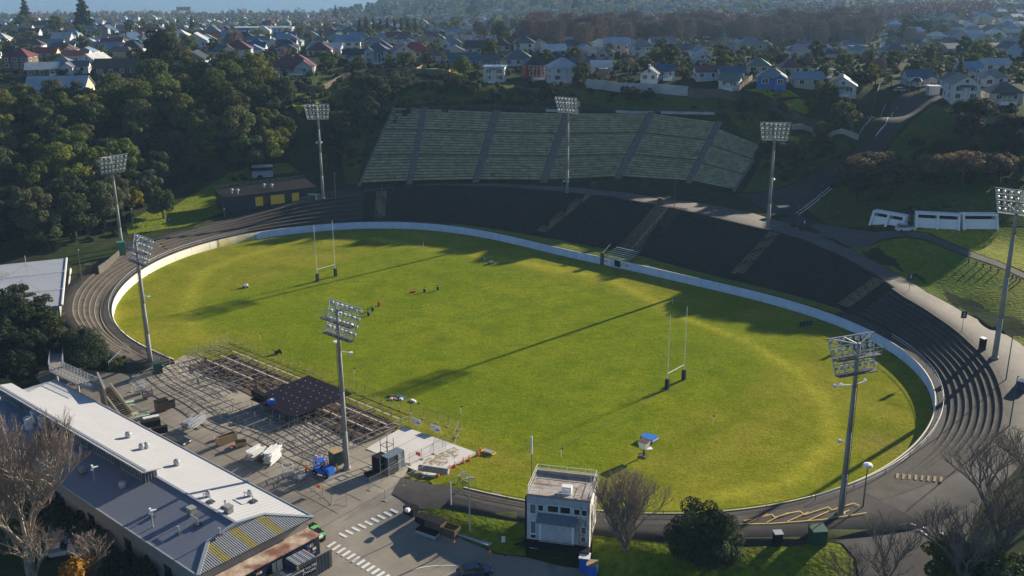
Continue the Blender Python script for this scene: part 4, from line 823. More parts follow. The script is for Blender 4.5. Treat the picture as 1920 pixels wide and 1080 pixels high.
for q, l in (((802,573),'white ball on the grass in front of the dark tackle bags'),((815,577),'second white ball farther right on the grass')): b = MB(); b.lathe([(0,0),(.1,.04),(.14,.14),(.1,.24),(0,.28)], n=8); o = b.build('ball', MT['white'], None, True); o.location = at(*q, 0); tag(o, l, 'ball', 'balls on the grass')
# yellow trolley, pallets
t = empty('drag_mat', at(916,850,0), -.6, 'yellow framed grey roller lying beside the cones', 'roller'); b = MB(); b.box((0,0,.3),(1.6,.8,.25)); b.build('body', MT['galv'], t); b = MB(); b.bar((-1.1,-.5,.25),(-1.1,.5,.25),.15,.15); b.bar((1.1,-.5,.25),(1.1,.5,.25),.15,.15); b.bar((-1.1,.5,.25),(1.1,.5,.25),.1,.1); b.build('frame', MT['yellow'], t)
def pallet(p, rz, lab): t = empty('pallet', p, rz, lab, 'pallet'); b = MB(); [b.box((0,-.5+k*.2,.14),(1.3,.13,.03)) for k in range(6)]; [b.box((x,0,.06),(.1,1.1,.12)) for x in (-.55,0,.55)]; b.build('slats', MT['timber'], t)
pallet(at(931,928,.0), .2, 'wooden pallet leaning by the wall near the commentary box')
def cone(p, lab, s_=1., g='traffic cones'):
    t = empty('traffic_cone', p, .5, lab, 'traffic cone', g); b = MB(); b.box((0,0,.03),(.45*s_,.45*s_,.06)); b.lathe([(.19*s_,.06),(.03*s_,.85*s_),(0,.86*s_)], n=10); b.build('cone_body', MT['orange'], t); b = MB(); b.lathe([(.128*s_,.36*s_),(.092*s_,.55*s_)], n=10); b.build('band', MT['white'], t)
CN = [(821,893),(834,887),(843,881.5),(853,875),(869,867),(880,862.5),(897,853),(901,845)]
for k, q in enumerate(CN): cone(at(*q, .05), 'orange traffic cone, %s from the gate along the slab edge' % ordinal(k+1), 1.1)
cone(on(852,1022), 'orange traffic cone beside the open brown planter', 1.1); cone(on(919,1040), 'orange traffic cone at the end of the silver ramp', 1.1)
# ---------------------------------------------------------------- stage scaffold
T0 = at(429,645.5,1.5); R0 = at(767,781,1.5); L0 = at(281,718,1.5); eu = (R0-T0); LU = Vector((eu.x,eu.y,0)).length; eu = Vector((eu.x,eu.y,0)).normalized(); ev = Vector((eu.y,-eu.x,0)); LV = 27.5
LV = abs((L0-T0).dot(ev)); SH = (L0-T0).dot(eu)
add_m('tube_grey', (.26,.265,.27), rough=.7); add_m('tube_dark', (.05,.048,.05), rough=.8); add_m('bearer', (.55,.46,.33), var=.25, scale=2)
sc = empty('stage_scaffold', (T0.x, T0.y, .4), atan2(eu.y, eu.x), 'open grid of steel stage scaffolding with timber bearers beside the field', 'scaffold')
NU, NV = 24, 11; du, dv = LU/NU, LV/NV
def SG(i, j, z): return Vector((i*du, -j*dv, z))
ledz = 1.25; posts = [(i, j) for j in range(NV+1) for i in range(NU+1) if not (9 <= i <= 15 and 3 <= j <= 8)]
rr = random.Random(5); jmax = lambda i: NV if i < 23 else NV
posts.sort(key=lambda ij: -ij[1]*1.0-ij[0]*.02)
stuff = MB()
for n_, (i, j) in enumerate(posts):
    h = ledz+(.9 if rr.random() < .22 else .12); q = SG(i, j, 0); zb = tz(sc.location.x+(eu*i*du+ev*j*dv).x, sc.location.y+(eu*i*du+ev*j*dv).y)-sc.location.z
    if n_ < 100: b = MB(); b.tube((q.x,q.y,zb), (q.x,q.y,h), .045, n=5); b.build('standard', MT['tube_grey'], sc)
    else: stuff.tube((q.x,q.y,zb), (q.x,q.y,h), .045, n=5)
o = stuff.build('standard', MT['tube_grey'], sc); o['kind'] = 'stuff'
def runs(n, hole, p):
    out = []; cur = []
    for i in range(n):
        if hole(i): 
            if cur: out.append(cur)
            cur = []
        else: cur.append(i)
    if cur: out.append(cur)
    return out
for j in range(NV+1):
    for run in runs(NU, lambda i: 9 <= i < 15 and 3 <= j <= 8, 0):
        b = MB()
        for i in run:
            b.tube(SG(i,j,ledz), SG(i+1,j,ledz), .055, n=5, cap=False)
            if j % 2 == 0: b.tube(SG(i,j,.35), SG(i+1,j,.35), .04, n=4, cap=False)
            if rr.random() < .12: b.tube(SG(i,j,.3), SG(i+1,j,ledz), .04, n=4, cap=False)
        b.build('ledger', MT['tube_dark' if j < 6 else 'tube_grey'], sc)
for i in range(NU+1):
    for run in runs(NV, lambda j: 9 < i < 15 and 3 <= j < 8, 0):
        b = MB()
        for j in run:
            b.tube(SG(i,j,ledz+.03), SG(i,j+1,ledz+.03), .055, n=5, cap=False)
            if i % 2 == 0: b.tube(SG(i,j,.4), SG(i,j+1,.4), .04, n=4, cap=False)
            if rr.random() < .12: b.tube(SG(i,j,.3), SG(i,j+1,ledz), .04, n=4, cap=False)
        b.build('transom', MT['tube_dark' if i % 4 else 'tube_grey'], sc)
b = MB(); [b.bar(SG(x,y,1.2), SG(x,y+5.2,1.2), .08, .12) for x in () for y in ()]
for j in (1.1, 2.6, 4.2): 
    for i in range(2, NU):
        if 9 <= i <= 14 and j > 2.8: continue
        b.bar(SG(i+rr.uniform(0,.15),j,1.36), SG(i+.9,j,1.36), .24, .09)
b.build('bearer', MT['bearer'], sc)
b = MB()
for k in range(70):
    i_, j_ = rr.uniform(1,NU-2), rr.uniform(.3,5.6)
    if 9 <= i_ <= 14.5 and j_ > 2.8: continue
    b.bar(SG(i_,j_,.9), SG(i_+rr.choice((0,1.2)),j_+rr.choice((0,.9)),.9), .1, .1)
b.build('loose_beam', MT['tube_dark'], sc)
_g = [Vector((sc.location.x, sc.location.y, 0))+eu*(x*du)+ev*(y*dv) for x, y in ((1,.6),(NU-.3,.6),(NU-.3,5.6),(1,5.6))]
drape('ground_boards', _g, MT['timber_dark'], .16, 2.2, lambda x, y: max(tz(x, y), 0.), label='dark boarded ground under the stage scaffold', cat='ground boards', kind='structure')
b = MB()
for k in range(120): q = SG(rr.uniform(.5,NU-.5), rr.uniform(.3,5.3), -.1); b.box(q, (rr.uniform(.4,1.6), rr.uniform(.15,.5), rr.uniform(.05,.3)), rr.choice((0,pi/2,.3)))
o = b.build('base_board', MT['timber_dark'], sc); o['kind'] = 'stuff'
def SW(u, v): q = T0+eu*u+ev*v; return Vector((q.x, q.y, 0))
jl = [[SW(u, LV-13), SW(u, LV+13.5)] for u in np.arange(2, LU+16, 3.6)]+[[SW(1, v), SW(LU+14, v)] for v in (LV-10, LV-6, LV-2, LV+2.2, LV+6.4, LV+10.6)]
paint('paving_joint', jl, .09, MT['joint_dark'], 'dark joints between the slabs of the forecourt paving', 'paving joints', lambda x, y: max(tz(x, y), 0.), .075)
# black deck on top of the scaffold
dk = [at(*p, 2.35) for p in [(469,748),(577,704),(660,738),(551,783)]]; dc = sum(dk, Vector())/4
deck = empty('stage_deck', dc, 0, 'black plywood stage deck dotted with white screws on the scaffold', 'stage deck'); Q = [p-dc for p in dk]
b = MB(); b.slab(Q, .12); b.build('deck_board', MT['deck_black'], deck)
b = MB()
for i in range(1, 7):
    for j in range(1, 8):
        if rr.random() < .2: continue
        p = (Q[0]*(1-i/7)+Q[1]*(i/7))*(1-j/8)+(Q[3]*(1-i/7)+Q[2]*(i/7))*(j/8); b.lathe([(.11,.0),(.09,.02),(0,.03)], (p.x,p.y,p.z+.005), 6)
b.build('screw_head', MT['galv'], deck)
b = MB()
for i in range(5):
    for j in range(5): p = (Q[0]*(1-i/4)+Q[1]*(i/4))*(1-j/4)+(Q[3]*(1-i/4)+Q[2]*(i/4))*(j/4); b.tube((p.x*.97,p.y*.97,-.13),(p.x*.97,p.y*.97,-1.9),.05,n=5)
b.build('support', MT['galv'], deck)
b = MB(); p0 = at(487,744,2.5)-dc; b.box((p0.x,p0.y,p0.z+.35),(3.8,.9,1.0), rz=-.75); b.build('upstand', MT['black'], deck)
t = empty('tool_tub', at(509,757,2.36), .3, 'blue tool tub with white rags at the front corner of the black deck', 'tub'); bx('tub', (0,0,.35), (1.2,.9,.7), MT['blue'], t); bx('rag', (.1,.1,.76), (.5,.4,.12), MT['white'], t)
# stacks between scaffold and clubhouse
def stack(name, px, py, z, rz, L2, W2, H2, mt, n, lab, cat, tilt=0):
    t = empty(name, at(px,py,z), rz, lab, cat); rs = random.Random(int(px)); 
    b = MB()
    for k in range(n):
        for l in range(max(1,int(H2/.22))): b.bar((-L2/2+rs.uniform(-.4,.3), -W2/2+W2*k/max(1,n-1)+rs.uniform(-.06,.06), .2+l*.2), (L2/2+rs.uniform(-.4,.4), -W2/2+W2*k/max(1,n-1)+rs.uniform(-.08,.08), .2+l*.2+tilt+rs.uniform(-.05,.05)), W2/n*.5, .09)
    b.build('bars', MT[mt], t); b = MB(); [b.box((x,0,.08),(.12,W2+.3,.16)) for x in (-L2*.35,L2*.35)]; b.build('bearer', MT['timber_dark'], t); return t
stack('steel_stack',480,857,.85,1.05,2.8,1.3,1.6,'white',5,'stack of white steel frames nearest the orange barriers','stack')
stack('steel_stack',498,861,.85,1.15,2.8,1.2,1.3,'steel_dark',5,'dark stack of scaffold parts between two white ones','stack')
stack('steel_stack',512,864,.85,1.25,3.0,1.3,2.2,'white',5,'tallest white steel stack beside the dark stack','stack')
stack('steel_stack',356,798,1,1.1,2.4,1.3,1.2,'galv',5,'grey slatted stack in the middle of the forecourt','stack')
stack('steel_stack',370,800,1,.9,2.6,1.1,1.1,'white',4,'leaning bright white stack in the middle of the forecourt','stack',.7)
def table(px, py, z, rz, mt, lab):
    t = empty('picnic_table', at(px,py,z), rz, lab, 'picnic table'); b = MB(); [b.box((0,-.3+.2*k,.78),(2.5,.17,.05)) for k in range(4)]; b.build('table_top', MT[mt], t)
    for s_ in (-1,1): b = MB(); b.box((0,s_*.8,.45),(2.5,.3,.05)); b.build('bench', MT[mt], t)
    for x in (-.9,.9): b = MB(); b.bar((x,-.75,0),(x,-.25,.76),.08,.08); b.bar((x,.75,0),(x,.25,.76),.08,.08); b.bar((x,-.8,.42),(x,.8,.42),.06,.08); b.build('leg', MT[mt], t)
add_m('mint', (.42,.6,.42), rough=.6, var=.06)
table(265,781,1,.5,'mint','mint green picnic table beside the white one'); table(284,789,1,.5,'white','white picnic table on the forecourt'); table(238,762,1,.5,'mint','mint green picnic table near the footbridge stairs')
def crate(px, py, z, rz, s_, mt, lab, open_=True, name='timber_crate'):
    t = empty(name, at(px,py,z), rz, lab, 'crate'); b = MB(); th = .08
    for sx in (-1,1): b.box((sx*(s_[0]/2-th/2),0,s_[2]/2),(th,s_[1],s_[2]))
    for sy in (-1,1): b.box((0,sy*(s_[1]/2-th/2),s_[2]/2),(s_[0]-2*th,th,s_[2]))
    b.box((0,0,.06),(s_[0],s_[1],.12)); b.build('side', MT[mt], t)
    b = MB(); b.box((0,0,(.5 if open_ else s_[2]+.05)),(s_[0]-.2 if open_ else s_[0]+.06,s_[1]-.2 if open_ else s_[1]+.06,.1)); b.build('fill' if open_ else 'lid', MT['black'], t); return t
crate(304,768,1,.75,(2.0,1.4,1.7),'timber_dark','dark timber crate standing on the forecourt',False); crate(317,765,1,.75,(2.2,.4,1.2),'steel_dark','long dark frame leaning beside the dark crate',False,'frame_crate')
crate(283,799,1,.5,(3,1.2,1),'black','low black bench box below the white picnic table',False); crate(300,812,1,.5,(2.4,.8,1),'black','second low black bench box by the roof edge',False)
crate(425,829,.9,.75,(3.2,1.1,1.3),'timber','open pale plywood crate with orange panel'); crate(452,836,.9,.4,(1.6,.8,.8),'timber','small yellow timber trestle table behind the crate',False)
pile('sand_bag', at(435,838,.9), 2, .35, ['white','orange'], 'white sack on orange barrier foot by the crate', 'sack'); pile('sand_bag', at(402,825,.9), 2, .4, ['orange','white'], 'orange and white feet left of the plywood crate', 'barrier feet'); pile('sand_bag', at(466,858,.9), 3, .5, ['orange','orange','red'], 'orange barrier feet beside the white stack', 'barrier feet')
def cage(px, py, z, rz, s_, mt, lab, name='wire_cage', cat='cage'):
    t = empty(name, at(px,py,z), rz, lab, cat); b = MB(); X, Y, Z = s_[0]/2, s_[1]/2, s_[2]
    for zz in (0.1, Z*.5, Z): 
        for p_, q in (((-X,-Y),(X,-Y)),((X,-Y),(X,Y)),((X,Y),(-X,Y)),((-X,Y),(-X,-Y))): b.bar((*p_,zz),(*q,zz),.05,.05)
    for k in range(7):
        f_ = -1+2*k/6
        for p_ in ((f_*X,-Y),(f_*X,Y),(-X,f_*Y),(X,f_*Y)): b.bar((*p_,0),(*p_,Z),.035,.035)
    b.build('frame', MT[mt], t); bx('base', (0,0,.08), (s_[0],s_[1],.1), MT['steel_dark'], t); return t
cage(262,735,1.2,.6,(1.8,1.2,1.5),'white','white wire cage beside the temporary fence'); cage(277,743,1.2,.5,(1.6,1.1,1.3),'steel_dark','rusty wire cage beside the white cage'); cage(541,890,.8,.4,(1.5,1.4,1.6),'white','white wire trolley cage left of its neighbour'); cage(553,894,.8,.3,(1.4,1.2,1.3),'galv','grey wire trolley cage between white cage and blue panels')
stack('panel_stack',563,900,.8,.9,1.4,.9,.9,'galv',4,'leaning blue-grey panels beside the wire trolleys','panels')
# cases by the slab
def case(px, py, z, s_, mt, top, lab):
    t = empty('equipment_case', at(px,py,z), -.72+pi/2, lab, 'equipment case', 'stacked equipment cases beside the slab'); bx('body', (0,0,s_[2]/2), s_, MT[mt], t); bx('top_sheet', (0,0,s_[2]+.04), (s_[0]+.05,s_[1]+.05,.08), MT[top], t)
    b = MB(); [b.bar((x,y,0),(x,y,s_[2]),.08,.08) for x in (-s_[0]/2-.03,s_[0]/2+.03) for y in (-s_[1]/2-.03,s_[1]/2+.03)]; [b.bar((-s_[0]/2,-s_[1]/2-.03,z_),(s_[0]/2,-s_[1]/2-.03,z_),.05,.05) for z_ in (s_[2]*.33,s_[2]*.66)]; b.build('edge_bar', MT['galv'], t)
case(715,884,.85,(1.8,1.8,2.6),'black','black','black equipment case, leftmost of the cases by the slab'); case(732,884,.85,(1.9,1.5,2.7),'steel_dark','glass_pale','grey case with pale top between the black and rear cases'); case(745,874,.7,(1.5,1.5,2.6),'galv','glass_pale','silver case at the rear of the stack of cases')
t = empty('scaffold_tower', at(727,866,.6), -.7, 'small open scaffold tower behind the equipment cases', 'scaffold tower'); b = MB()
for x in (-.7,.7):
    for y in (-.7,.7): b.tube((x,y,0),(x,y,4.0),.05,n=5)
for z_ in (1.4,2.9):
    for p_, q in (((-.7,-.7),(.7,-.7)),((.7,-.7),(.7,.7)),((.7,.7),(-.7,.7)),((-.7,.7),(-.7,-.7))): b.tube((*p_,z_),(*q,z_),.05,n=5)
b.build('tube', MT['timber_dark'], t)
crate(700,889,.8,.6,(2.6,1.0,.35),'timber_dark','low flat frame on the ground left of the cases',False,'flat_frame')
# temporary fences
add_m('fence_grey', (.2,.2,.2), rough=.6); MT['mesh'] = mat('mesh', (.3,.31,.32), rough=.5, metal=.3); MT['mesh'].node_tree.nodes['Principled BSDF'].inputs['Alpha'].default_value = .10
def tfence(P_, lab, h=1.9, mt='galv', feet=True, z=None, group='temporary mesh fences'):
    Q = [(on(*p) if z is None else at(*p, z)) for p in P_]; t = empty('mesh_fence', Q[0], 0, lab, 'mesh fence', group); fr = MB(); me_ = MB(); ft = MB(); o = Q[0]; U = Vector((0,0,1))
    for a_, c_ in zip(Q, Q[1:]):
        n = max(1, round((c_-a_).length/2.6))
        for k in range(n):
            p_, q = a_+(c_-a_)*k/n-o, a_+(c_-a_)*(k+1)/n-o
            fr.tube(p_, p_+U*h, .025, n=4); fr.tube(q, q+U*h, .025, n=4)
            for z_ in (.12, h): fr.tube(p_+U*z_, q+U*z_, .018, n=4)
            me_.add([p_+U*.12, q+U*.12, q+U*h, p_+U*h], [(0,1,2,3)]); ft.box((p_.x,p_.y,p_.z+.06), (.7,.25,.13), atan2((q-p_).x,-(q-p_).y))
    fr.build('frame', MT['fence_grey'], t); me_.build('mesh', MT['mesh'], t)
    if feet: ft.build('foot', MT['red' if feet == 2 else 'concrete'], t)
tfence([(352,672),(395,656),(432,640),(500,667),(575,694),(640,722)], 'mesh fence round the field side of the scaffold, left stretch', z=0.02)
tfence([(640,722),(700,748),(770,776),(820,793),(862,806)], 'mesh fence round the field side of the scaffold, right stretch', z=.02)
tfence([(862,806),(852,832),(830,842)], 'short mesh fence at the right corner of the slab', z=.1)
tfence([(768,872),(835,842)], 'mesh fence across the pale slab with a red notice', z=.35)
tfence([(693,920),(740,893),(768,874)], 'mesh fence in front of the equipment cases')
tfence([(722,940),(760,912),(800,893)], 'mesh fence along the edge of the dark asphalt', mt='galv')
tfence([(245,735),(292,702)], 'mesh fence joining the left tower to the forecourt', mt='white')
tfence([(569,905),(590,920),(622,945)], 'mesh fence between the wire trolleys and the clubhouse')
tfence([(622,945),(650,950)], 'single mesh panel crossing the forecourt beside the clubhouse')
railing([(864,893),(872,905),(884,904)], 1.4, 'pale metal barrier gate at the end of the field wall', 'galv'); railing([(840,903),(858,908),(872,898),(880,905)], 1.3, 'low grey metal barrier beside the end of the field wall')
railing([(232,655),(245,662)], 1.5, 'short silver gate on the left walkway'); railing([(266,667),(282,675),(300,682)], 1.2, 'grey barrier panels beside the left forecourt tower'); railing([(350,668),(374,662)], 1.0, 'low silver railing on the grass behind the scaffold'); railing([(205,694),(228,672)], 1.6, 'silver railing beside the clipped hedge')
b = MB(); q = on(818,897); b.tube((-2.6,1.0,1.1),(1.9,-.4,1.1),.5,.5,10); o = b.build('wall_stub', MT['concrete']); o.location = Vector((q.x,q.y,.2)); tag(o, 'rounded brown concrete wall end beside the slab corner', 'wall end')
t = empty('notice', at(784,851,1.3), -.6, 'red notice board hanging on the mesh fence over the slab', 'notice'); bx('board', (0,0,0), (.9,.05,.6), MT['red'], t)
t = empty('notice', at(597,912,1.8), -.5, 'orange notice on the mesh fence near the clubhouse', 'notice'); bx('board', (0,0,0), (.8,.05,.55), MT['orange'], t)
for q, lab in (((781,790),'white sponsor banner hung left on the field-side fence'),((817,803),'white sponsor banner hung right on the field-side fence')):
    t = empty('banner', at(*q,.9), -.722+.02, lab, 'banner'); bx('cloth', (0,-.05,0), (2.2,.04,1.1), MT['white'], t); bx('logo', (.45,-.08,-.15), (.8,.02,.25), MT['tarp_blue'], t); bx('logo', (-.5,-.08,.1), (.6,.02,.1), MT['galv'], t)
plant_later = []
# ---------------------------------------------------------------- clubhouse (lower left)
R0 = at(101,712,4.6); R1 = at(587,970,4.6); L1 = at(375,1082,4.6); ch = empty('clubhouse', (R1.x, R1.y, -1.8), 0, 'long clubhouse with white and slate-blue metal roofs and a raised glazed ridge', 'clubhouse')
ux = (R1-R0); LN = ux.length; ux.normalize(); vx = (L1-R1); WD = vx.length; vx = (vx-ux*vx.dot(ux)); WDn = vx.length; vx.normalize()
SK = (L1-R1).dot(ux)
ch.rotation_euler.z = atan2(-ux.y, -ux.x)      # local +X runs from the near end to the far end
def CL(u, v, z): return Vector((u, v, z+1.8))   # u from near end to far end, v from forecourt eave to car park eave (local Y sign below)
sgn = 1 if Vector((-sin(ch.rotation_euler.z), cos(ch.rotation_euler.z), 0)).dot(vx) > 0 else -1
def C2(u, v, z): return Vector((u, sgn*v, z+1.8))
HZ, EZ = 5.95, 4.6; rv = WDn*.5; SK = 0; LNf = LN
b = MB(); b.add([C2(.7,.6,-3.6),C2(LNf-.6,.6,-3.6),C2(LNf-.6,WDn-.6,-3.6),C2(.7-SK,WDn-.6,-3.6),C2(.7,.6,4.45),C2(LNf-.6,.6,4.45),C2(LNf-.6,WDn-.6,4.45),C2(.7-SK,WDn-.6,4.45)], [(0,3,2,1),(0,1,5,4),(1,2,6,5),(2,3,7,6),(3,0,4,7)] if sgn < 0 else [(0,1,2,3),(4,5,1,0),(5,6,2,1),(6,7,3,2),(7,4,0,3)]); b.build('wall', MT['wall_cream'], ch)
def eave_u(v): return -SK*v/WDn
A1 = C2(4.5, 4.4, EZ+(HZ-EZ)*4.4/rv); A2 = C2(4.5, WDn-4.4, EZ+(HZ-EZ)*4.4/(WDn-rv)); AR = C2(4.5, rv, HZ)
RF = C2(LNf-.5+5, 2, EZ+.4); RF = C2(LNf+2.5, 1.6, 5.2); RF = C2(LNf-6, rv, HZ)
b = MB(); b.slab([C2(0,0,EZ), C2(LNf,0,EZ), RF, AR, A1], .14); b.build('white_roof', MT['roof_white'], ch)
b = MB(); b.slab([C2(eave_u(WDn),WDn,EZ), A2, AR, RF, C2(LNf,WDn,EZ)], .14); b.build('slate_roof', MT['roof_blue'], ch)
b = MB(); b.slab([C2(LNf,0,EZ), C2(LNf,WDn,EZ), RF], .14); b.build('hip_end', MT['roof_white'], ch)
# ribbed canopy end
q = [C2(0,0,EZ-.02), A1, A2, C2(eave_u(WDn),WDn,EZ-.02)]
b = MB(); NR_ = 56
b.slab([q[0],q[1],q[2],q[3]], .12, 2); zA = EZ+(HZ-EZ)*4.4/rv
def cp(v, t_): um = 4.5*min(1, v/4.4, (WDn-v)/4.4); return C2(um*t_, v, EZ+(zA-EZ)*um*t_/4.5)
for k in range(NR_):
    v0, v1 = WDn*(k+.1)/NR_, WDn*(k+.6)/NR_; m_ = 1 if any(a_ < (k+.5)/NR_ < a_+.075 for a_ in (.27,.5,.73)) else 0
    vs = [cp(v0,0), cp(v1,0), cp(v1,1), cp(v0,1)]; vs2 = [v+Vector((0,0,.09)) for v in vs]; b.add(vs+vs2, [(4,5,6,7),(0,1,5,4),(1,2,6,5),(3,7,6,2),(0,4,7,3)], m_)
    if m_: b.add([x+Vector((0,0,.02)) for x in (cp(v1,0),cp(min(v1+WDn*.5/NR_,WDn-.01),0),cp(min(v1+WDn*.5/NR_,WDn-.01),1),cp(v1,1))], [(0,1,2,3)], 1)
b.build('ribbed_roof', [MT['ribs'], MT['ribs_yellow'], MT['ribs_dark']], ch)
b = MB(); b.add([A1, A2, AR], [(0,1,2)]); b.build('gablet', MT['galv'], ch)
b = MB()
for p_, q_ in ((A1,AR),(AR,A2),(C2(0,0,EZ),A1),(C2(eave_u(WDn),WDn,EZ),A2)): b.bar(p_+Vector((0,0,.1)), q_+Vector((0,0,.1)), .45, .1)
for p_, q_ in ((C2(-.1,-.1,EZ),C2(LNf,-.1,EZ)),(C2(eave_u(WDn),WDn+.08,EZ),C2(LNf,WDn+.08,EZ))): b.bar(p_, q_, .18, .22)
b.bar(AR+Vector((0,0,.08)), RF+Vector((0,0,.08)), .35, .1); b.build('flashing', MT['galv'], ch)
for k in range(11):  # bushes added to fill the dark band low on the car park wall
    q = R1+(R0-R1)*((3+k*4.6)/LN)+vx*(WDn+1.0); plant_later.append((q, k))
# raised glazed ridge
u0, u1 = 23.2, LNf-3; zt = 7.5
b = MB(); b.box(C2((u0+u1)/2, rv+.75, 6.3), (u1-u0, 1.9, 2.0)); b.build('monitor_wall', MT['steel_dark'], ch)
b = MB(); b.slab([C2(u0-.5,rv-.6,7.25), C2(u1+.6,rv-.6,7.25), C2(u1+.6,rv+2.2,zt+.2), C2(u0-.5,rv+2.2,zt+.2)], .16); b.build('monitor_roof', MT['roof_white'], ch)
b = MB(); b.bar(C2(u0-.5,rv+1.55,zt+.22),C2(u1+.6,rv+1.55,zt+.22),.18,.1); b.bar(C2(u0-.5,rv+2.2,zt+.15),C2(u1+.6,rv+2.2,zt+.15),.14,.2); b.build('gutter_cap', MT['roof_grey'], ch)
for k in range(6):
    x0 = u0+(u1-u0)*(k+.08)/6; x1 = u0+(u1-u0)*(k+.8)/6; b = MB(); n = 10
    for j in range(n+1): x = x0+(x1-x0)*j/n; b.box(C2(x, rv+1.78, 6.6), (.1,.1,1.6))
    b.box(C2((x0+x1)/2, rv+1.78, 7.35), (x1-x0,.12,.1)); b.box(C2((x0+x1)/2, rv+1.78, 5.9), (x1-x0,.12,.1)); b.build('window_frame', MT['ribs'], ch)
    b = MB(); b.box(C2((x0+x1)/2, rv+1.74, 6.6), (x1-x0,.04,1.5)); b.build('window_glass', MT['glass'], ch)
b = MB(); [b.box(C2(u0-.08, rv-.1+.42*j, 6.5), (.08,.08,1.5)) for j in range(5)]; b.box(C2(u0-.1,rv+.8,7.2),(.1,1.8,.1)); b.build('end_window', MT['ribs'], ch)
def roofz(v): return EZ+(HZ-EZ)*(v/rv if v < rv else (WDn-v)/(WDn-rv))
def roof_px(px, py):
    z = 5.4
    for _ in range(4): p = at(px, py, z); v = (p-R1).dot(vx); z = roofz(min(max(v,0),WDn))+.1
    return at(px, py, z)
def vent(px, py, s_, kind, lab):
    p = roof_px(px, py); t = empty('roof_vent', p, ch.rotation_euler.z, lab, 'roof vent', 'vents on the clubhouse roofs'); b = MB()
    if kind == 'dome': b.lathe([(s_*.9,0),(s_*.9,.25),(s_,.5),(s_*.8,.75),(0,.9)], n=10); 
    elif kind == 'box': b.box((0,0,.45*s_),(1.1*s_,.9*s_,.9*s_)); b.box((0,0,.98*s_),(1.25*s_,1.05*s_,.12))
    elif kind == 'arm': b.tube((0,0,0),(0,0,.7),.08); b.bar((0,0,.7),(s_,0,.7),.12,.1); b.bar((s_,0,0),(s_,0,.7),.08,.08)
    else: b.tube((0,0,0),(0,0,.9),.1); b.tube((0,0,.85),(0,0,1.0),.18)
    b.build('vent_body', MT['galv' if kind != 'box' else 'pole_concrete'], t); b = MB(); q_ = min(s_,.7); b.box((0,0,.06),(1.4*q_,1.2*q_,.12)); b.build('flashing_base', MT['ribs_dark'], t)
for a in ((241,819,.5,'dome','round vent at the far part of the white roof'),(266,841,.45,'dome','left vent of a pair on the white roof'),(275,839,.45,'dome','right vent of a pair on the white roof'),(332,871,.5,'dome','round vent in the middle of the white roof'),(391,930,.4,'dome','small vent crossed by the tower shadow'),(469,929,.4,'dome','small vent near the forecourt edge of the white roof'),(429,960,.9,'box','pale boxy vent low on the white roof'),(360,963,.9,'box','pale boxy vent on the slate roof'),(395,941,1.6,'arm','bent pipe frame beside the tower shadow on the white roof'),(475,940,2,'arm','long pipe frame near the white roof edge'),(423,951,.8,'pipe','small pipe on the white roof'),(371,982,1.6,'arm','pipe frame on the slate roof'),(286,968,.5,'pipe','small pipe on the slate roof near the tower shadow'),(335,1000,.5,'pipe','small pipe low on the slate roof'),(412,1003,.5,'pipe','small pipe beside the ribbed end'),(230,913,.55,'dome','white domed vent at the edge of the ridge shadow'),(155,886,.8,'box','boxy vent in the shaded slate roof'),(140,857,.5,'dome','pale domed vent high in the shaded slate roof')): vent(*a)
for k, (x, y) in enumerate(((67,783),(81,793),(55,796))):
    p = roof_px(x, y+8); t = empty('cooling_unit', p, ch.rotation_euler.z, ('upper white','lower white','small rear white')[k]+' cooling unit on the shaded slate roof', 'cooling unit'); b = MB(); b.box((0,0,.95),(.9,.9,1.9)); b.build('casing', MT['white'], t); b = MB(); b.lathe([(.4,1.9),(.4,2.05),(0,2.05)], n=10); b.build('fan', MT['steel_dark'], t)
p = roof_px(92, 818); t = empty('roof_screen', p, ch.rotation_euler.z+pi/2, 'low brown screen wall on the shaded slate roof', 'screen'); bx('screen', (0,0,.5), (5,.2,1.1), MT['wall_brown'], t); bx('end_screen', (2.5,1.5,.5), (.2,3,1.1), MT['wall_brown'], t)
for k in range(6):
    u = 8+k*9.5; b = MB(); b.box(C2(u, WDn-.55, 1.3), (1.5,.12,1.6)); b.box(C2(u, WDn-.5, 2.15), (1.7,.14,.12)); b.build('window', MT['glass'], ch)
# ---------------------------------------------------------------- banner container building, shipping containers, bins
za = .1
c0, c1, c2 = at(599,1003,3.0), at(572,988,3.0), at(404,1075,3.0); e1 = (c2-c1); LB = 22; e1.normalize(); e2 = (c0-c1); WB = (e2-e1*e2.dot(e1)).length
cb = empty('banner_building', Vector((c0.x,c0.y,0)), atan2(-e1.y,-e1.x), 'long low container building with rust-stained cream roof and dark poster wall', 'container building')
s2 = 1 if Vector((-sin(cb.rotation_euler.z), cos(cb.rotation_euler.z),0)).dot(c1-c0) > 0 else -1
b = MB(); b.box((-LB/2, s2*WB/2, 1.45), (LB-.1, WB-.1, 2.9)); b.build('wall', MT['navy'], cb); b = MB(); b.box((-LB/2, s2*WB/2, 2.97), (LB+.2, WB+.2, .12)); b.build('roof', MT['container_roof'], cb)
pc = ['red','blue','timber','white','orange','tarp_blue','yellow']; r5 = random.Random(3)
for k in range(7):
    x = -1.6-k*2.6; w_ = 1.7
    if k in (2, 5):
        b = MB(); b.box((x, -s2*.04, 1.6), (1.5,.06,1.8)); b.box((x, -s2*.06, 1.6), (.06,.06,1.8)); b.build('door', MT['glass_pale'], cb)
    else:
        b = MB(); b.box((x, -s2*.03, 1.55), (w_,.05,2.1)); b.build('poster', MT['navy'], cb)
        b = MB()
        for j in range(9): b.box((x+r5.uniform(-.6,.6), -s2*.07, r5.uniform(.8,2.3)), (r5.uniform(.2,.6),.03,r5.uniform(.15,.5)), m=r5.randrange(4))
        b.build('poster_print', [MT['red'],MT['white'],MT['blue'],MT['timber']], cb)
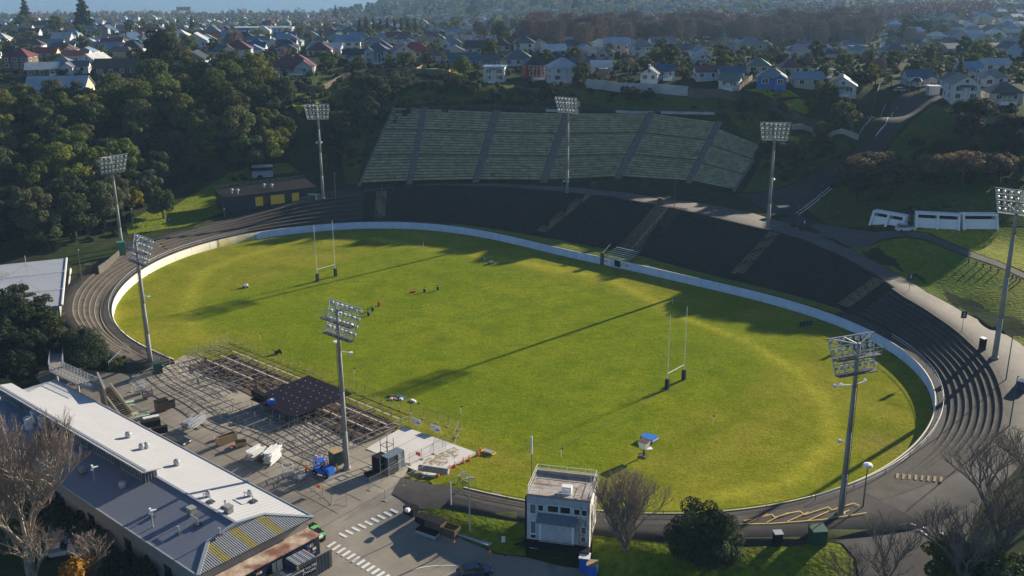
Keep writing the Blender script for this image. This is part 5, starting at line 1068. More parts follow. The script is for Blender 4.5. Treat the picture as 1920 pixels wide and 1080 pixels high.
def text3(body, size, par, loc, rot, mtl, name='lettering', extr=.01):
    cu = bpy.data.curves.new(name, 'FONT'); cu.body = body; cu.size = size; cu.align_x = 'CENTER'; cu.align_y = 'CENTER'; cu.extrude = extr; o = bpy.data.objects.new(name, cu); COL.objects.link(o); cu.materials.append(mtl); o = tomesh(o); o.parent = par; o.location = loc; o.rotation_euler = rot; return o
text3('REA', .8, cb, (.03, s2*WB*.25, 1.6), (pi/2, pi/2*0, pi/2) , MT['white'])
bx('light_box', (.35, s2*.5, 2.4), (.7,.7,.25), MT['white'], cb)
k0, k1, k2 = at(592,1044,2.7), at(570,1033,2.7), at(557,1062,2.7)   # corrugated container top: right corner, back corner, front corner
kx = (k0-k2); KL = kx.length; kx.normalize(); kc = empty('shipping_container', Vector((k2.x,k2.y,.0)), atan2(kx.y,kx.x), 'grey corrugated shipping container with black NETWORK sign and open door', 'shipping container')
KW = 2.5; b = MB(); n = int(KL/.25)
b.box((KL/2, KW/2, 1.3), (KL, KW, 2.6)); 
for k in range(n+1): b.box((KL*k/n, -.03, 1.3), (.12,.08,2.6)); b.box((KL*k/n, KW+.03, 1.3), (.12,.08,2.6))
for k in range(10): b.box((-.03, KW*k/9, 1.3), (.08,.12,2.6))
b.build('side', MT['container_grey'], kc); b = MB(); b.box((KL/2, KW/2, 2.65), (KL+.05, KW+.05, .1), m=1)
for k in range(11): b.box((KL*(k+.5)/11, KW/2, 2.73), (KL/22, KW-.1, .08))
b.build('roof', [MT['roof_grey'], MT['ribs_dark']], kc); b = MB(); b.box((0,-.05,1.3),(.16,.16,2.62)); b.build('corner_post', MT['yellow'], kc)
bx('sign_board', (KL*.52,-.1,1.5), (KL*.82,.06,1.35), MT['black'], kc); text3('THE WATER', .52, kc, (KL*.5,-.14,1.8), (pi/2,0,0), MT['white']); text3('NETWORK', .5, kc, (KL*.5,-.14,1.25), (pi/2,0,0), MT['white'])
dr = MB(); dr.box((KL+1.25, .1, 1.3), (2.4, .1, 2.55)); [dr.box((KL+.5+.5*j, .02, 1.3), (.06,.08,2.5)) for j in range(4)]; dr.build('door', MT['container_grey'], kc)
for k, (x, y) in enumerate(((545,1072),(524,1078))):
    p = at(x, y, 2.3); t = empty('shipping_container', Vector((p.x,p.y,0)), kc.rotation_euler.z, ('dark slatted bin enclosure left of the grey container','second slatted enclosure farther left of the grey container')[k], 'enclosure'); b = MB(); b.box((0,0,1.1),(2.2,1.8,2.2)); [b.box((-1.1+.24*j,-.93,1.1),(.1,.08,2.2)) for j in range(10)]; [b.box((-1.0+.24*j,0,2.24),(.12,1.8,.08)) for j in range(9)]; b.build('body', MT['ribs_dark'], t); bx('top_rail', (0,-.9,2.3),(2.3,.12,.1), MT['galv'], t)
for k, (x, y, lid) in enumerate(((587,1003,'black'),(591,1008,'bin_green'),(595,1013,'black'),(600,1017,'black'),(604,1022,'bin_green'))):
    p = at(x, y-6, .2); t = empty('wheelie_bin', Vector((p.x,p.y,.1)), -.6, 'wheelie bin at the clubhouse corner, %s from the roof tip, with %s lid' % (ordinal(k+1), 'green' if lid != 'black' else 'black'), 'wheelie bin', 'wheelie bins by the clubhouse'); b = MB(); b.add([(-.28,-.32,.1),(.28,-.32,.1),(.28,.32,.1),(-.28,.32,.1),(-.35,-.42,1.15),(.35,-.42,1.15),(.35,.42,1.15),(-.35,.42,1.15)], [(0,3,2,1),(0,1,5,4),(1,2,6,5),(2,3,7,6),(3,0,4,7)]); b.build('body', MT['black'], t); b = MB(); b.box((0,0,1.2),(.76,.9,.1)); b.build('lid', MT[lid], t)
    for s_ in (-1,1): b = MB(); b.tube((s_*.3,.35,.12),(s_*.36,.35,.12),.12); b.build('wheel', MT['black'], t)
# footbridge and stairs over the far end
fb = empty('footbridge', at(115,700,0), 0, 'grey steel footbridge with lattice sides leading down to the forecourt', 'footbridge'); o = fb.location
pa, pb_, pc_ = at(108,660,5.2), at(105,694,5.2), at(186,731,5.0); b = MB()
for p_, q in ((pa,pb_),(pb_,pc_)): b.bar(p_-o, q-o, 2.2, .25)
b.build('walkway_deck', MT['concrete'], fb); b = MB()
for p_, q in ((pa,pb_),(pb_,pc_)):
    p_, q = p_-o, q-o; s_ = Vector((-(q-p_).y,(q-p_).x,0)).normalized()*1.1; n = max(2,int((q-p_).length/1.0))
    for sg in (-1,1):
        for z_ in (.1,1.3): b.bar(p_+s_*sg+Vector((0,0,z_)), q+s_*sg+Vector((0,0,z_)), .09,.09)
        for k in range(n): a_ = p_+(q-p_)*k/n+s_*sg; c_ = p_+(q-p_)*(k+1)/n+s_*sg; b.bar(a_+Vector((0,0,.1)), c_+Vector((0,0,1.3)), .05,.05); b.bar(a_, a_+Vector((0,0,1.3)), .06,.06); b.bar(a_+Vector((0,0,1.3)), c_+Vector((0,0,.1)), .05,.05)
b.build('lattice_side', MT['galv'], fb); b = MB(); [b.bar(Vector((q.x,q.y,0))-Vector((0,0,0)), q, .3,.3) for q in (pb_-o, (pb_*.5+pc_*.5)-o)]; b.build('leg', MT['concrete'], fb)
wl0, wl1 = at(183,712,5), at(197,745,5); b = MB(); w0, w1 = wl0-o, wl1-o; b.add([Vector((w0.x,w0.y,.9)),Vector((w1.x,w1.y,.9)),w1+Vector((0,0,1.4)),w0+Vector((0,0,1.4)),Vector((w0.x+.25,w0.y+.15,.9)),Vector((w1.x+.25,w1.y+.15,.9)),w1+Vector((.25,.15,1.4)),w0+Vector((.25,.15,1.4))], [(0,1,2,3),(4,7,6,5),(3,2,6,7),(0,3,7,4),(1,5,6,2)]); b.build('screen_wall', MT['wall_cream'], fb)
s0, s1 = at(196,730,4.6)-o, at(236,782,1.1)-o; b = MB()
for k in range(16): q = s0+(s1-s0)*k/15; b.box((q.x,q.y,q.z),(1.9,.5,.12), atan2((s1-s0).y,(s1-s0).x)+pi/2)
b.build('stair_tread', MT['timber_dark'], fb); b = MB(); dn = Vector((-(s1-s0).y,(s1-s0).x,0)).normalized()
for sg in (-1,1): b.bar(s0+dn*sg+Vector((0,0,.5)), s1+dn*sg+Vector((0,0,.5)), .15,1.1)
b.build('stair_side', MT['wall_cream'], fb)
# light roofed hall at the left edge
q1, q2, q3 = at(124,484,6.5), at(115,572,6.5), at(-70,500,6.5); hl = empty('grey_roofed_hall', Vector((q1.x,q1.y,1.5)), 0, 'hall with pale grey metal roof and white side wall at the left edge', 'hall'); o = hl.location
q0 = at(-80,505,6.5); q4 = q2+(q0-q1)
b = MB(); b.slab([q1-o,q2-o,q4-o,q0-o], .25); b.build('roof', MT['roof_grey'], hl)
b = MB(); i1 = [v-o+Vector((-.5,0,0)) for v in (q1,q2,q4,q0)]; b.add([Vector((v.x,v.y,-1)) for v in i1]+[v-Vector((0,0,.3)) for v in i1], [(0,1,5,4),(1,2,6,5),(2,3,7,6),(3,0,4,7)]); b.build('wall', MT['wall_cream'], hl)
b = MB(); b.bar(q1-o+Vector((.15,0,0)), q2-o+Vector((.15,0,0)), .3,.4); b.build('gutter', MT['white'], hl)
w0, w1 = at(132,500,4.8)-o, at(122,612,2.2)-o; b = MB(); b.bar(w0-Vector((0,0,1.6)), w1-Vector((0,0,.6)), .25, 2.6); b.build('ramp_wall', MT['white'], hl)
for f_ in (.33,.7):
    b = MB(); a_ = (q1*(1-f_)+q2*f_)-o; c_ = (q0*(1-f_)+q4*f_)-o; b.bar(a_+Vector((0,0,.2)), c_+Vector((0,0,.2)), .15,.12); b.build('roof_bar', MT['white'], hl)
for x, y in ((52,515),(44,545)):
    p = at(x, y, 6.6)-o; b = MB(); b.tube(p, p+Vector((0,0,4.5 if y < 530 else 2.6)), .08); b.bar(p+Vector((0,0,2.4)), p+Vector((4.2,-.6,.1)), .07,.07); b.bar(p+Vector((0,0,2.4)), p+Vector((-4,-1,.1)), .07,.07); b.build('mast', MT['galv'], hl)
# ---------------------------------------------------------------- commentary building
q0 = at(988,1043,-1.0); q1 = at(1104,1058,-1.0); dx_ = (q1-q0); BW = dx_.length; t = empty('commentary_building', q0, atan2(dx_.y,dx_.x), 'three storey white commentary building with flat railed roof and bare vines', 'building'); BD, BH = 6.2, 9.0
add_m('plaster', (.66,.66,.66), var=.08, scale=.6, col2=(.56,.55,.53), s2=.5, bump=.1, bscale=3)
b = MB(); b.box((BW/2,BD/2,BH/2),(BW,BD,BH)); b.build('wall', MT['plaster'], t)
b = MB(); b.box((BW/2,BD/2,BH+.06),(BW-.3,BD-.3,.1)); b.build('roof', mat('roof_slab', (.42,.38,.34), col2=(.30,.22,.17), s2=.5), t)
b = MB(); 
for c_, d_ in (((BW/2,.1,BH+.1),(BW+.1,.25,.3)),((BW/2,BD-.1,BH+.25),(BW+.1,.3,.6)),((.1,BD/2,BH+.1),(.25,BD-.5,.3)),((BW-.1,BD/2,BH+.1),(.25,BD-.5,.3))): b.box(c_, d_)
b.build('parapet', MT['concrete'], t); b = MB()
for x in (.1,BW*.2,BW*.5,BW*.8,BW-.1):
    for y in (.1,BD-.1): b.bar((x,y,BH+.2),(x,y,BH+1.3),.05,.05)
for z_ in (.75,1.3):
    for y in (.1,BD-.1): b.bar((.1,y,BH+z_),(BW-.1,y,BH+z_),.05,.05)
    for x in (.1,BW-.1): b.bar((x,.1,BH+z_),(x,BD-.1,BH+z_),.05,.05)
b.build('roof_railing', MT['white'], t)
bx('roof_unit', (BW*.6,1.6,BH+.6), (1.3,.9,1.0), MT['white'], t)
b = MB(); b.box((BW/2,-.06,8.5),(BW,.12,.95)); b.build('fascia', mat('fascia', (.42,.45,.48)), t)
for x0, x1, z0, z1, m_ in ((.05,.15,6.5,7.9,'glass_pale'),(.18,.27,7.0,7.9,'glass'),(.33,.51,7.0,8.0,'glass'),(.53,.70,7.0,8.0,'glass'),(.75,.85,7.0,7.9,'glass'),(.87,.96,7.0,7.9,'glass'),(.06,.15,3.6,5.4,'glass_pale'),(.06,.15,2.9,3.5,'glass'),(.87,.95,4.4,5.4,'glass'),(.87,.95,3.2,4.0,'glass')):
    f_ = MB(); xa, xb = BW*x0, BW*x1
    for c_, d_ in (((xa,-.08,(z0+z1)/2),(.1,.16,z1-z0+.1)),((xb,-.08,(z0+z1)/2),(.1,.16,z1-z0+.1)),(((xa+xb)/2,-.08,z0),(xb-xa,.14,.1)),(((xa+xb)/2,-.08,z1),(xb-xa,.14,.1))): f_.box(c_, d_)
    w_ = f_.build('window', MT['white'], t); b = MB(); b.box(((xa+xb)/2,-.04,(z0+z1)/2),(xb-xa-.1,.05,z1-z0-.1)); b.build('pane', MT[m_], w_)
b = MB(); b.slab([(BW*.18,-.1,6.75),(BW*.80,-.1,6.75),(BW*.80,-1.5,6.1),(BW*.18,-1.5,6.1)], .1); b.build('awning', mat('awning', (.16,.2,.23)), t)
b = MB(); b.box((BW*.49,-.35,4.45),(BW*.56,.6,3.1)); b.build('projecting_bay', MT['white'], t); b = MB(); b.box((BW*.49,-.68,4.3),(BW*.48,.05,2.5)); b.build('roller_shutter', mat('shutter', (.5,.5,.52), wave=('Z',.2,.3)), t)
b = MB(); b.box((BW/2-.1,-.75,2.45),(BW+.6,1.4,.25)); b.build('balcony', MT['black'], t); b = MB()
for x in np.linspace(0,BW,7): b.bar((x,-1.4,2.5),(x,-1.4,3.5),.05,.05)
b.bar((-.2,-1.4,3.5),(BW,-1.4,3.5),.06,.06); b.build('balcony_rail', MT['black'], t)
bx('door', (BW*.12,-.04,1.0), (1.1,.08,2.0), MT['white'], t); bx('door', (BW*.92,-.04,1.0), (1.1,.08,2.0), MT['white'], t)
b = MB(); b.bar((-.1,-.8,2.5),(-4.2,1.8,-.0),.9,.15); b.bar((-.1,-1.3,3.4),(-4.2,1.3,.9),.06,.06); b.build('outside_stair', MT['black'], t); bx('downpipe',(-.15,.2,5.5),(.2,.35,6.5),MT['black'],t)
vn = MB(); rv_ = random.Random(8)
for k in range(22):
    p = Vector((BW+.06, rv_.uniform(0,BD), rv_.uniform(0,4))); 
    for j in range(7): q = p+Vector((rv_.uniform(-.02,.05), rv_.uniform(-.5,.5), rv_.uniform(.2,1.2))); q.x = BW+.07; q.z = min(q.z,BH+.1); q.y = min(max(q.y,-.0),BD); vn.tube(p, q, .025, .02, 4, cap=False); p = q
for k in range(24):
    p = Vector((BW-rv_.uniform(0,1.2), -.14, rv_.uniform(0,6))); 
    for j in range(5): q = p+Vector((rv_.uniform(-.4,.3), 0, rv_.uniform(.2,.9))); q.z = min(q.z,BH); q.x = min(q.x,BW); vn.tube(p, q, .03, .025, 4, cap=False); p = q
vn.build('bare_vine', MT['twig'], t)
q = at(997,985,1.0); tt = empty('antenna_mast', Vector((q.x,q.y+1,-.5)), 0, 'thin antenna mast rising left of the commentary building', 'antenna'); b = MB(); b.tube((0,0,0),(0,0,13.8),.06,.04); b.build('mast', MT['steel_dark'], tt); b = MB(); b.tube((0,0,11.6),(0,0,14.2),.13); b.build('aerial', MT['white'], tt)
q = at(1108,920,8.3); tt = empty('antenna_mast', q, 0, 'thin aerial pole at the right roof corner of the commentary building', 'antenna'); b = MB(); b.tube((0,0,0),(0,0,3.2),.03); b.bar((0,0,.8),(.9,.2,1.6),.12,.08); b.build('mast', MT['white'], tt)
# ramp, planters and boxes on the forecourt
a_, c_ = at(862,1007,.0), at(922,1036,-.7); t = empty('ramp', a_, atan2((c_-a_).y,(c_-a_).x), 'long silver access ramp at the foot of the grass bank', 'ramp'); L_ = (c_-a_).length; b = MB(); b.slab([(0,-.6,.75),(L_,-.6,.65),(L_,.6,.65),(0,.6,.75)], .12); b.build('deck', MT['galv'], t); b = MB(); b.box((L_/2,-.5,.2),(L_,.08,.8)); b.build('skirt', MT['steel_dark'], t); b = MB(); [b.bar((x,-.65,0),(x,-.65,1.5),.05,.05) for x in (L_*.3,L_*.5,L_*.8)]; b.build('post', MT['steel_dark'], t)
crate(844,1004,.1,-.55,(2.5,1.5,1.4),'timber_dark','open brown planter box with orange cone at its corner'); crate(817,994,.35,-.55,(2.6,1.5,1.5),'timber_dark','closed brown box with black top on the forecourt',False); crate(798,984,.5,-.6,(2.6,1.4,1.2),'black','black box between the white sack and the closed brown box',False)
crate(771,968,.7,-.6,(1.7,1.3,1.5),'black','black box with white sack on top at the forecourt edge',False); pile('white_sack', at(767,957,2.3), 3, .4, ['white'], 'white sack lying on the black box', 'sack'); crate(802,1003,.2,-.55,(3.2,1.2,.6),'roof_grey','low blue-grey pallet of panels in front of the brown box',False,'panel_pallet')
crate(947,1034,-.6,-.2,(2.4,1.5,.6),'timber','pale timber platform beside the white sign',False,'platform'); crate(953,1044,-.9,.5,(1.8,1.2,.7),'tarp_blue','blue and white tub by the commentary building',False,'tub')
crate(1045,1056,-1,0,(1.3,1.1,1.2),'timber_dark','brown wooden planter against the commentary building',True,'planter'); pile('refuse_bag', at(922,1043,-.8), 3, .4, ['white','orange'], 'white and orange bundle at the end of the ramp', 'bundle')
t = empty('small_sign', at(944,1032,-.4), 0, 'small white sign on a post beside the grass bank', 'sign'); b = MB(); b.tube((0,0,0),(0,0,1.5),.04); b.build('post', MT['steel_dark'], t); bx('board',(0,-.04,1.7),(.5,.05,.9),MT['white'],t)
for (x,y,z,h,l,lid) in ((1096,1072,-1,2.3,'blue portable toilet with white roof at the foot of the commentary building','white'),(1110,1083,-1,2.1,'blue portable toilet with leaf-strewn roof nearest the camera','timber')): bin_box(at(x,y,z),(1.25,1.2,h),-.2,'blue',l,'portable toilet',lid,'portable_toilet')
b = MB(); q = at(846,948,1.85); b.tube((0,0,0),(0,0,3.6),.06); b.build; o = b.build('flag_pole', MT['white']); o.location = q; tag(o, 'short white pole at the top of the curved grass bank', 'pole')
# ---------------------------------------------------------------- vehicles
def car(p, rz, body, lab, name='parked_car', suv=False, cat='car'):
    t = empty(name, p, rz, lab, cat, 'parked cars'); L_, W_ = 4.4, 1.8; H1 = .85 if not suv else 1.0; H2 = 1.42 if not suv else 1.75
    prof = [(-2.2,.3),(-2.2,H1-.05),(-1.9,H1),(1.1,H1),(2.0,H1-.12),(2.2,.55),(2.2,.3)]; cab = [(-1.95,H1),(-1.55,H2-.05),(-1.2,H2),(.2,H2),(.45,H2-.05),(1.15,H1)]
    def extr(pr, w0, w1, mt, nm, par):
        b = MB(); n = len(pr); vs = [(x,-w0/2 if z < H1+.01 else -w1/2,z) for x,z in pr]+[(x,w0/2 if z < H1+.01 else w1/2,z) for x,z in pr]; b.add(vs, [tuple(range(n-1,-1,-1))[::-1], tuple(range(n,2*n))[::-1]]+[(i,n+i,n+(i+1)%n,(i+1)%n) for i in range(n)]); return b.build(nm, mt, par)
    extr(prof, W_, W_, body, 'body', t); extr(cab, W_-.1, W_-.42, MT['glass'], 'window', t); b = MB(); b.box((-.5,0,H2+.01),(1.6,W_-.45,.05)); b.build('roof', body, t)
    for x in (-1.35,1.35):
        for y in (-.82,.82): b = MB(); b.tube((x,y-.1,.33),(x,y+.1,.33),.33,.33,12); b.build('wheel', MT['black'], t)
    for y in (-.6,.6): b = MB(); b.box((2.2,y,.62),(.08,.4,.16)); b.build('headlight', MT['white'], t)
    for y in (-.65,.65): b = MB(); b.box((-2.2,y,.7),(.08,.3,.2)); b.build('tail_light', MT['red'], t)
    return t
CM = {k: mat('paint_'+k, c, rough=.3, var=.02, spec=.6) for k, c in dict(white=(.65,.66,.68), silver=(.35,.36,.38), black=(.015,.016,.018), red=(.4,.03,.02), navy=(.03,.05,.12), blue=(.1,.2,.42)).items()}
car(at(333,831,.9), -.5, CM['black'], 'black car parked against the edge of the white roof')
car(on(1697,433), .05, CM['white'], 'white van-like car parked in front of the hillside shelters', suv=True); car(on(1917,727,.05), .9, CM['navy'], 'dark car at the right edge of the concourse')
for k, (x, y, cc, l) in enumerate(((150,985,'silver','uppermost silver car under the bare left trees'),(158,1000,'white','white car in the middle of the shaded car park'),(156,1017,'blue','pale blue car below the white one in the car park'),(120,1010,'silver','silver car half hidden behind the leaning branches'),(240,1072,'navy','dark blue car at the bottom of the car park'),(110,1040,'white','white car deep under the yellow-leaved tree'))): car(at(x,y,-1.7), .35, CM[cc], l)
car(at(890,1078,-1), .3, CM['navy'], 'dark blue car cut off at the bottom of the forecourt')
car(on(727,127), .2, CM['silver'], 'silver car behind the hilltop houses') ; car(on(880,127), .6, CM['white'], 'white car parked beside the blue house')
for k, (x, y) in enumerate(((1690,172),(1755,168),(1865,112),(1885,118),(1905,95),(1048,96))): car(on(x, y), .3*k, CM[('silver','white','white','red','silver','white')[k]], 'parked car on the street, %s' % ('behind the gates','right of the gate booth','low on the right-hand street','beside another on the right-hand street','highest on the right-hand street','beside the brown bare trees')[k])
gb = empty('gate_booth', on(1748,178), 0, 'small white booth with a dark dome beside the gates', 'booth'); bx('wall',(0,0,1.4),(3.4,2.6,2.8),MT['roof_grey'],gb); b = MB(); b.lathe([(2.0,3.0),(1.9,4.2),(1.2,5.2),(0,5.6)],(-5,1,0),12); b.build('dome', MT['glass'], gb); bx('roof',(0,0,2.9),(3.9,3,.2),MT['white'],gb)
# forklift
t = empty('forklift', at(605,890,.85), -.55, 'bright blue forklift truck working beside the scaffold', 'forklift'); b = MB(); b.box((.1,0,.75),(2.6,1.3,.75)); b.box((1.45,0,.95),(.8,1.3,1.15)); b.box((1.0,0,1.4),(1.3,1.2,.3)); b.build('body', MT['blue'], t); b = MB(); b.slab([(-.9,-.65,2.35),(.6,-.65,2.35),(.6,.65,2.35),(-.9,.65,2.35)],.1); b.build('overhead_guard', MT['blue'], t)
b = MB(); [b.bar((x,y,1.1),(x*.9,y,2.3),.08,.08) for x in (-.85,.55) for y in (-.6,.6)]; b.build('guard_post', MT['black'], t); b = MB(); [b.bar((-1.35,y,.2),(-1.35,y,2.6),.12,.12) for y in (-.35,.35)]; b.bar((-1.35,-.4,2.55),(-1.35,.4,2.55),.1,.1); b.build('mast', MT['blue'], t)
for y in (-.3,.3): b = MB(); b.bar((-1.4,y,.35),(-2.6,y,.35),.14,.06); b.build('fork', MT['black'], t)
for x in (-.9,1.2):
    for y in (-.68,.68): b = MB(); b.tube((x,y-.13,.4),(x,y+.13,.4),.4,.4,12); w_ = b.build('tyre', MT['black'], t); b = MB(); b.tube((x,y-.14,.4),(x,y+.14,.4),.18,.18,8); b.build('hub', MT['galv'], w_)
bx('seat', (.1,0,1.25), (.5,.6,.3), MT['black'], t)
# people
def person(p, rz, lab, pose='stand', vest='hivis', hat='white'):
    t = empty('person', p, rz, lab, 'person'); V = []; E = []; Rr = []
    def j(x, y, z, r, par=None): V.append((x,y,z)); Rr.append(r); (E.append((par, len(V)-1)) if par is not None else None); return len(V)-1
    sit = pose == 'sit'; lean = .18 if pose == 'lean' else 0; hz = .5 if sit else .93
    pe = j(0,0,hz,.15); ab = j(lean*.3,0,hz+.22,.14,pe); chst = j(lean*.8,0,hz+.45,.17,ab); nk = j(lean*1.1,0,hz+.6,.06,chst); hd = j(lean*1.4,0,hz+.72,.095,nk); j(lean*1.5+.01,0,hz+.82,.085,hd)
    for s_ in (-1,1):
        sh = j(lean*.9,s_*.19,hz+.5,.065,chst); el = j(lean+.12,s_*.25,hz+.24,.048,sh); wr = j(lean+.34,s_*.2,hz+.12+(.12 if sit else 0),.036,el); j(lean+.42,s_*.19,hz+.12+(.12 if sit else 0),.034,wr)
        hp = j(0,s_*.1,hz-.04,.1,pe)
        if sit: kn = j(.42,s_*.14,hz,.07,hp); an = j(.45,s_*.14,hz-.42,.05,kn)
        else: kn = j(.05+.06*s_,s_*.12,.5,.07,hp); an = j(-.02+.12*s_,s_*.13,.09,.05,kn)
        j(V[an][0]+.16,s_*.14,max(V[an][2]-.05,.04),.045,an)
    me = bpy.data.meshes.new('body'); me.from_pydata(V, E, []); o = bpy.data.objects.new('body', me); COL.objects.link(o); o.parent = t; me.materials.append(MT['trousers'])
    md = o.modifiers.new('skin', 'SKIN'); 
    if not me.skin_vertices: 
        bm_ = bmesh.new(); bm_.from_mesh(me); bm_.verts.layers.skin.verify(); bm_.to_mesh(me); bm_.free()
    for i, sv in enumerate(me.skin_vertices[0].data): sv.radius = (Rr[i],)*2; sv.use_root = (i == 0)
    o.modifiers.new('sub', 'SUBSURF').levels = 1
    b = MB(); b.lathe([(.17,-.02),(.2,.1),(.21,.4),(.24,.52),(.16,.58),(.07,.6)], (lean*.6,0,hz+.02), 10); b.build('vest', MT[vest], t, True)
    for s_ in (-1,1): b = MB(); b.tube((lean*.9,s_*.2,hz+.52),(lean+.1,s_*.26,hz+.26),.085,.07,7); b.build('sleeve', MT[vest], t, True)
    b = MB(); b.lathe([(.1,-.12),(.115,0),(.09,.06)], (lean*1.5+.01,0,hz+.8), 8); b.build('face', MT['skin'], t, True); b = MB(); b.lathe([(.165,.0),(.13,.02),(.125,.08),(.07,.14),(0,.155)], (lean*1.5,0,hz+.83), 10); b.build('hard_hat', MT[hat], t, True)
person(at(593,874,.85), -.5, 'worker in orange vest standing behind the forklift mast'); person(at(574,891,.85), .2, 'worker in orange vest leaning forward left of the forklift', 'lean')
person(at(610,889,.85)+Vector((0,0,.95)), 2.6, 'driver in orange vest seated in the blue forklift', 'sit')
# ---------------------------------------------------------------- vegetation
def leaf_mesh(name, clumps, n, size, mt, seed, up=.3, flat=1.0):
    r = np.random.default_rng(seed); C = np.array([c[:3] for c in clumps]); Rr = np.array([c[3] for c in clumps]); wgt = Rr**2; wgt /= wgt.sum()
    k = r.choice(len(C), n, p=wgt); d = r.normal(size=(n, 3)); d /= np.linalg.norm(d, axis=1)[:, None]; rad = .78+.27*r.random(n)**.6
    P = C[k]+d*(Rr[k]*rad)[:, None]*np.array([1, 1, flat]); nn = d+r.normal(size=(n, 3))*.55; nn[:, 2] += up; nn /= np.linalg.norm(nn, axis=1)[:, None]
    a = np.cross(nn, r.normal(size=(n, 3))); a /= np.linalg.norm(a, axis=1)[:, None]; b_ = np.cross(nn, a); s_ = size*r.uniform(.6, 1.35, n)[:, None]
    V = np.stack([P-a*s_, P+b_*s_*.6-a*.1*s_, P+a*s_, P-b_*s_*.6+a*.1*s_], 1).reshape(-1, 3); F = np.arange(4*n).reshape(n, 4)
    me = bpy.data.meshes.new(name); me.vertices.add(len(V)); me.vertices.foreach_set('co', V.astype(np.float32).ravel()); me.loops.add(4*n); me.loops.foreach_set('vertex_index', F.astype(np.int32).ravel()); me.polygons.add(n)
    me.polygons.foreach_set('loop_start', np.arange(0, 4*n, 4, dtype=np.int32)); me.polygons.foreach_set('loop_total', np.full(n, 4, np.int32)); me.materials.append(mt); me.update(calc_edges=True); return me
def limb_tree(rr, h, r0, crown_r, n1=6, fork=.35, spread=.55, levels=2, m=0):
    b = MB(); tips = []
    def grow(p, d, L_, r, lv):
        n = 3; q = p
        for k in range(n):
            d = (d+Vector((rr.uniform(-.15,.15), rr.uniform(-.15,.15), rr.uniform(-.02,.12)))).normalized(); q2 = q+d*L_/n; b.tube(q, q2, r*(1-.25*k/n), r*(1-.25*(k+1)/n), 6 if lv > 1 else 4, m, False); q = q2
        if lv == 0: tips.append(q); return
        for k in range(rr.choice((2, 3))):
            a = rr.uniform(0, 6.28); dd = (d+Vector((cos(a), sin(a), .2))*spread).normalized(); grow(q, dd, L_*rr.uniform(.6, .8), r*.6, lv-1)
    p = Vector((0,0,-.3)); q = Vector((rr.uniform(-.3,.3), rr.uniform(-.3,.3), h*fork)); b.tube(p, q, r0, r0*.75, 8, m, False)
    for k in range(n1): a = 6.28*k/n1+rr.uniform(-.3,.3); grow(q-Vector((0,0,rr.uniform(0,h*fork*.3))), Vector((cos(a)*spread, sin(a)*spread, 1)).normalized(), h*.3, r0*.5, levels-1)
    return b, tips
PROTO = {}
def proto_tree(key, h, cr, nc, nl, ls, seed, flat=.75, shape='round', bark='bark'):
    rr = random.Random(seed); b, tips = limb_tree(rr, h, h*.03+.08, cr, 5, .3, .6, 2); cl = []
    if shape in ('cone', 'col'): b = MB(); b.tube((0,0,-.4),(0,0,h*.95),h*.02+.06,.03,6)
    for k in range(nc):
        a = rr.uniform(0, 6.28)
        if shape == 'round': t_ = rr.random(); z = h*(.32+.6*t_); rm = cr*math.sqrt(max(.05, 1-((t_-.4)/.68)**2)); d = rm*rr.uniform(.35, .9); rad = cr*rr.uniform(.26, .42)*(1.05-.35*t_)
        elif shape == 'flat': t_ = rr.random(); z = h*(.55+.33*t_); d = cr*rr.uniform(.2, 1)*(1-.4*t_); rad = cr*rr.uniform(.2, .34)
        elif shape == 'cone': t_ = (k+.5)/nc; z = h*(.1+.86*t_); a = k*2.4; d = cr*(1-t_)*.45; rad = cr*(.5*(1-t_)+.1)
        else: t_ = (k+.5)/nc; z = h*(.1+.85*t_); d = cr*.2; rad = cr*(.9-.4*t_)
        cl.append((d*cos(a), d*sin(a), z, rad))
    me = leaf_mesh('crown_'+key, cl, nl, ls, MT['leaf'], seed, flat=flat); tm = b.build('trunk', MT[bark]); md = tm.data; bpy.data.objects.remove(tm)
    PROTO[key] = (me, md, h, cr)
proto_tree('ev1', 11, 5.2, 26, 4200, .34, 1); proto_tree('ev2', 12, 4.6, 24, 4200, .34, 2); proto_tree('ev3', 9, 5.4, 28, 4200, .32, 3, .6); proto_tree('ev4', 13, 5.6, 34, 5200, .34, 4, .8); proto_tree('ev5', 8, 3.8, 20, 3200, .28, 5)
proto_tree('pohu', 9.5, 7.5, 40, 6500, .33, 6, .55, 'flat'); proto_tree('col', 9, 1.2, 12, 1500, .22, 7, 1.3, 'col'); proto_tree('cone', 15, 4.2, 22, 3000, .4, 8, .5, 'cone')
proto_tree('shrub', 2.6, 2.2, 14, 1500, .2, 9, .7); proto_tree('near1', 10.5, 5.1, 60, 26000, .17, 10, .8); proto_tree('near2', 8.5, 5.2, 54, 24000, .17, 12, .85); proto_tree('far1', 9, 5, 14, 700, .75, 13); proto_tree('far2', 11, 4.4, 14, 700, .75, 14)
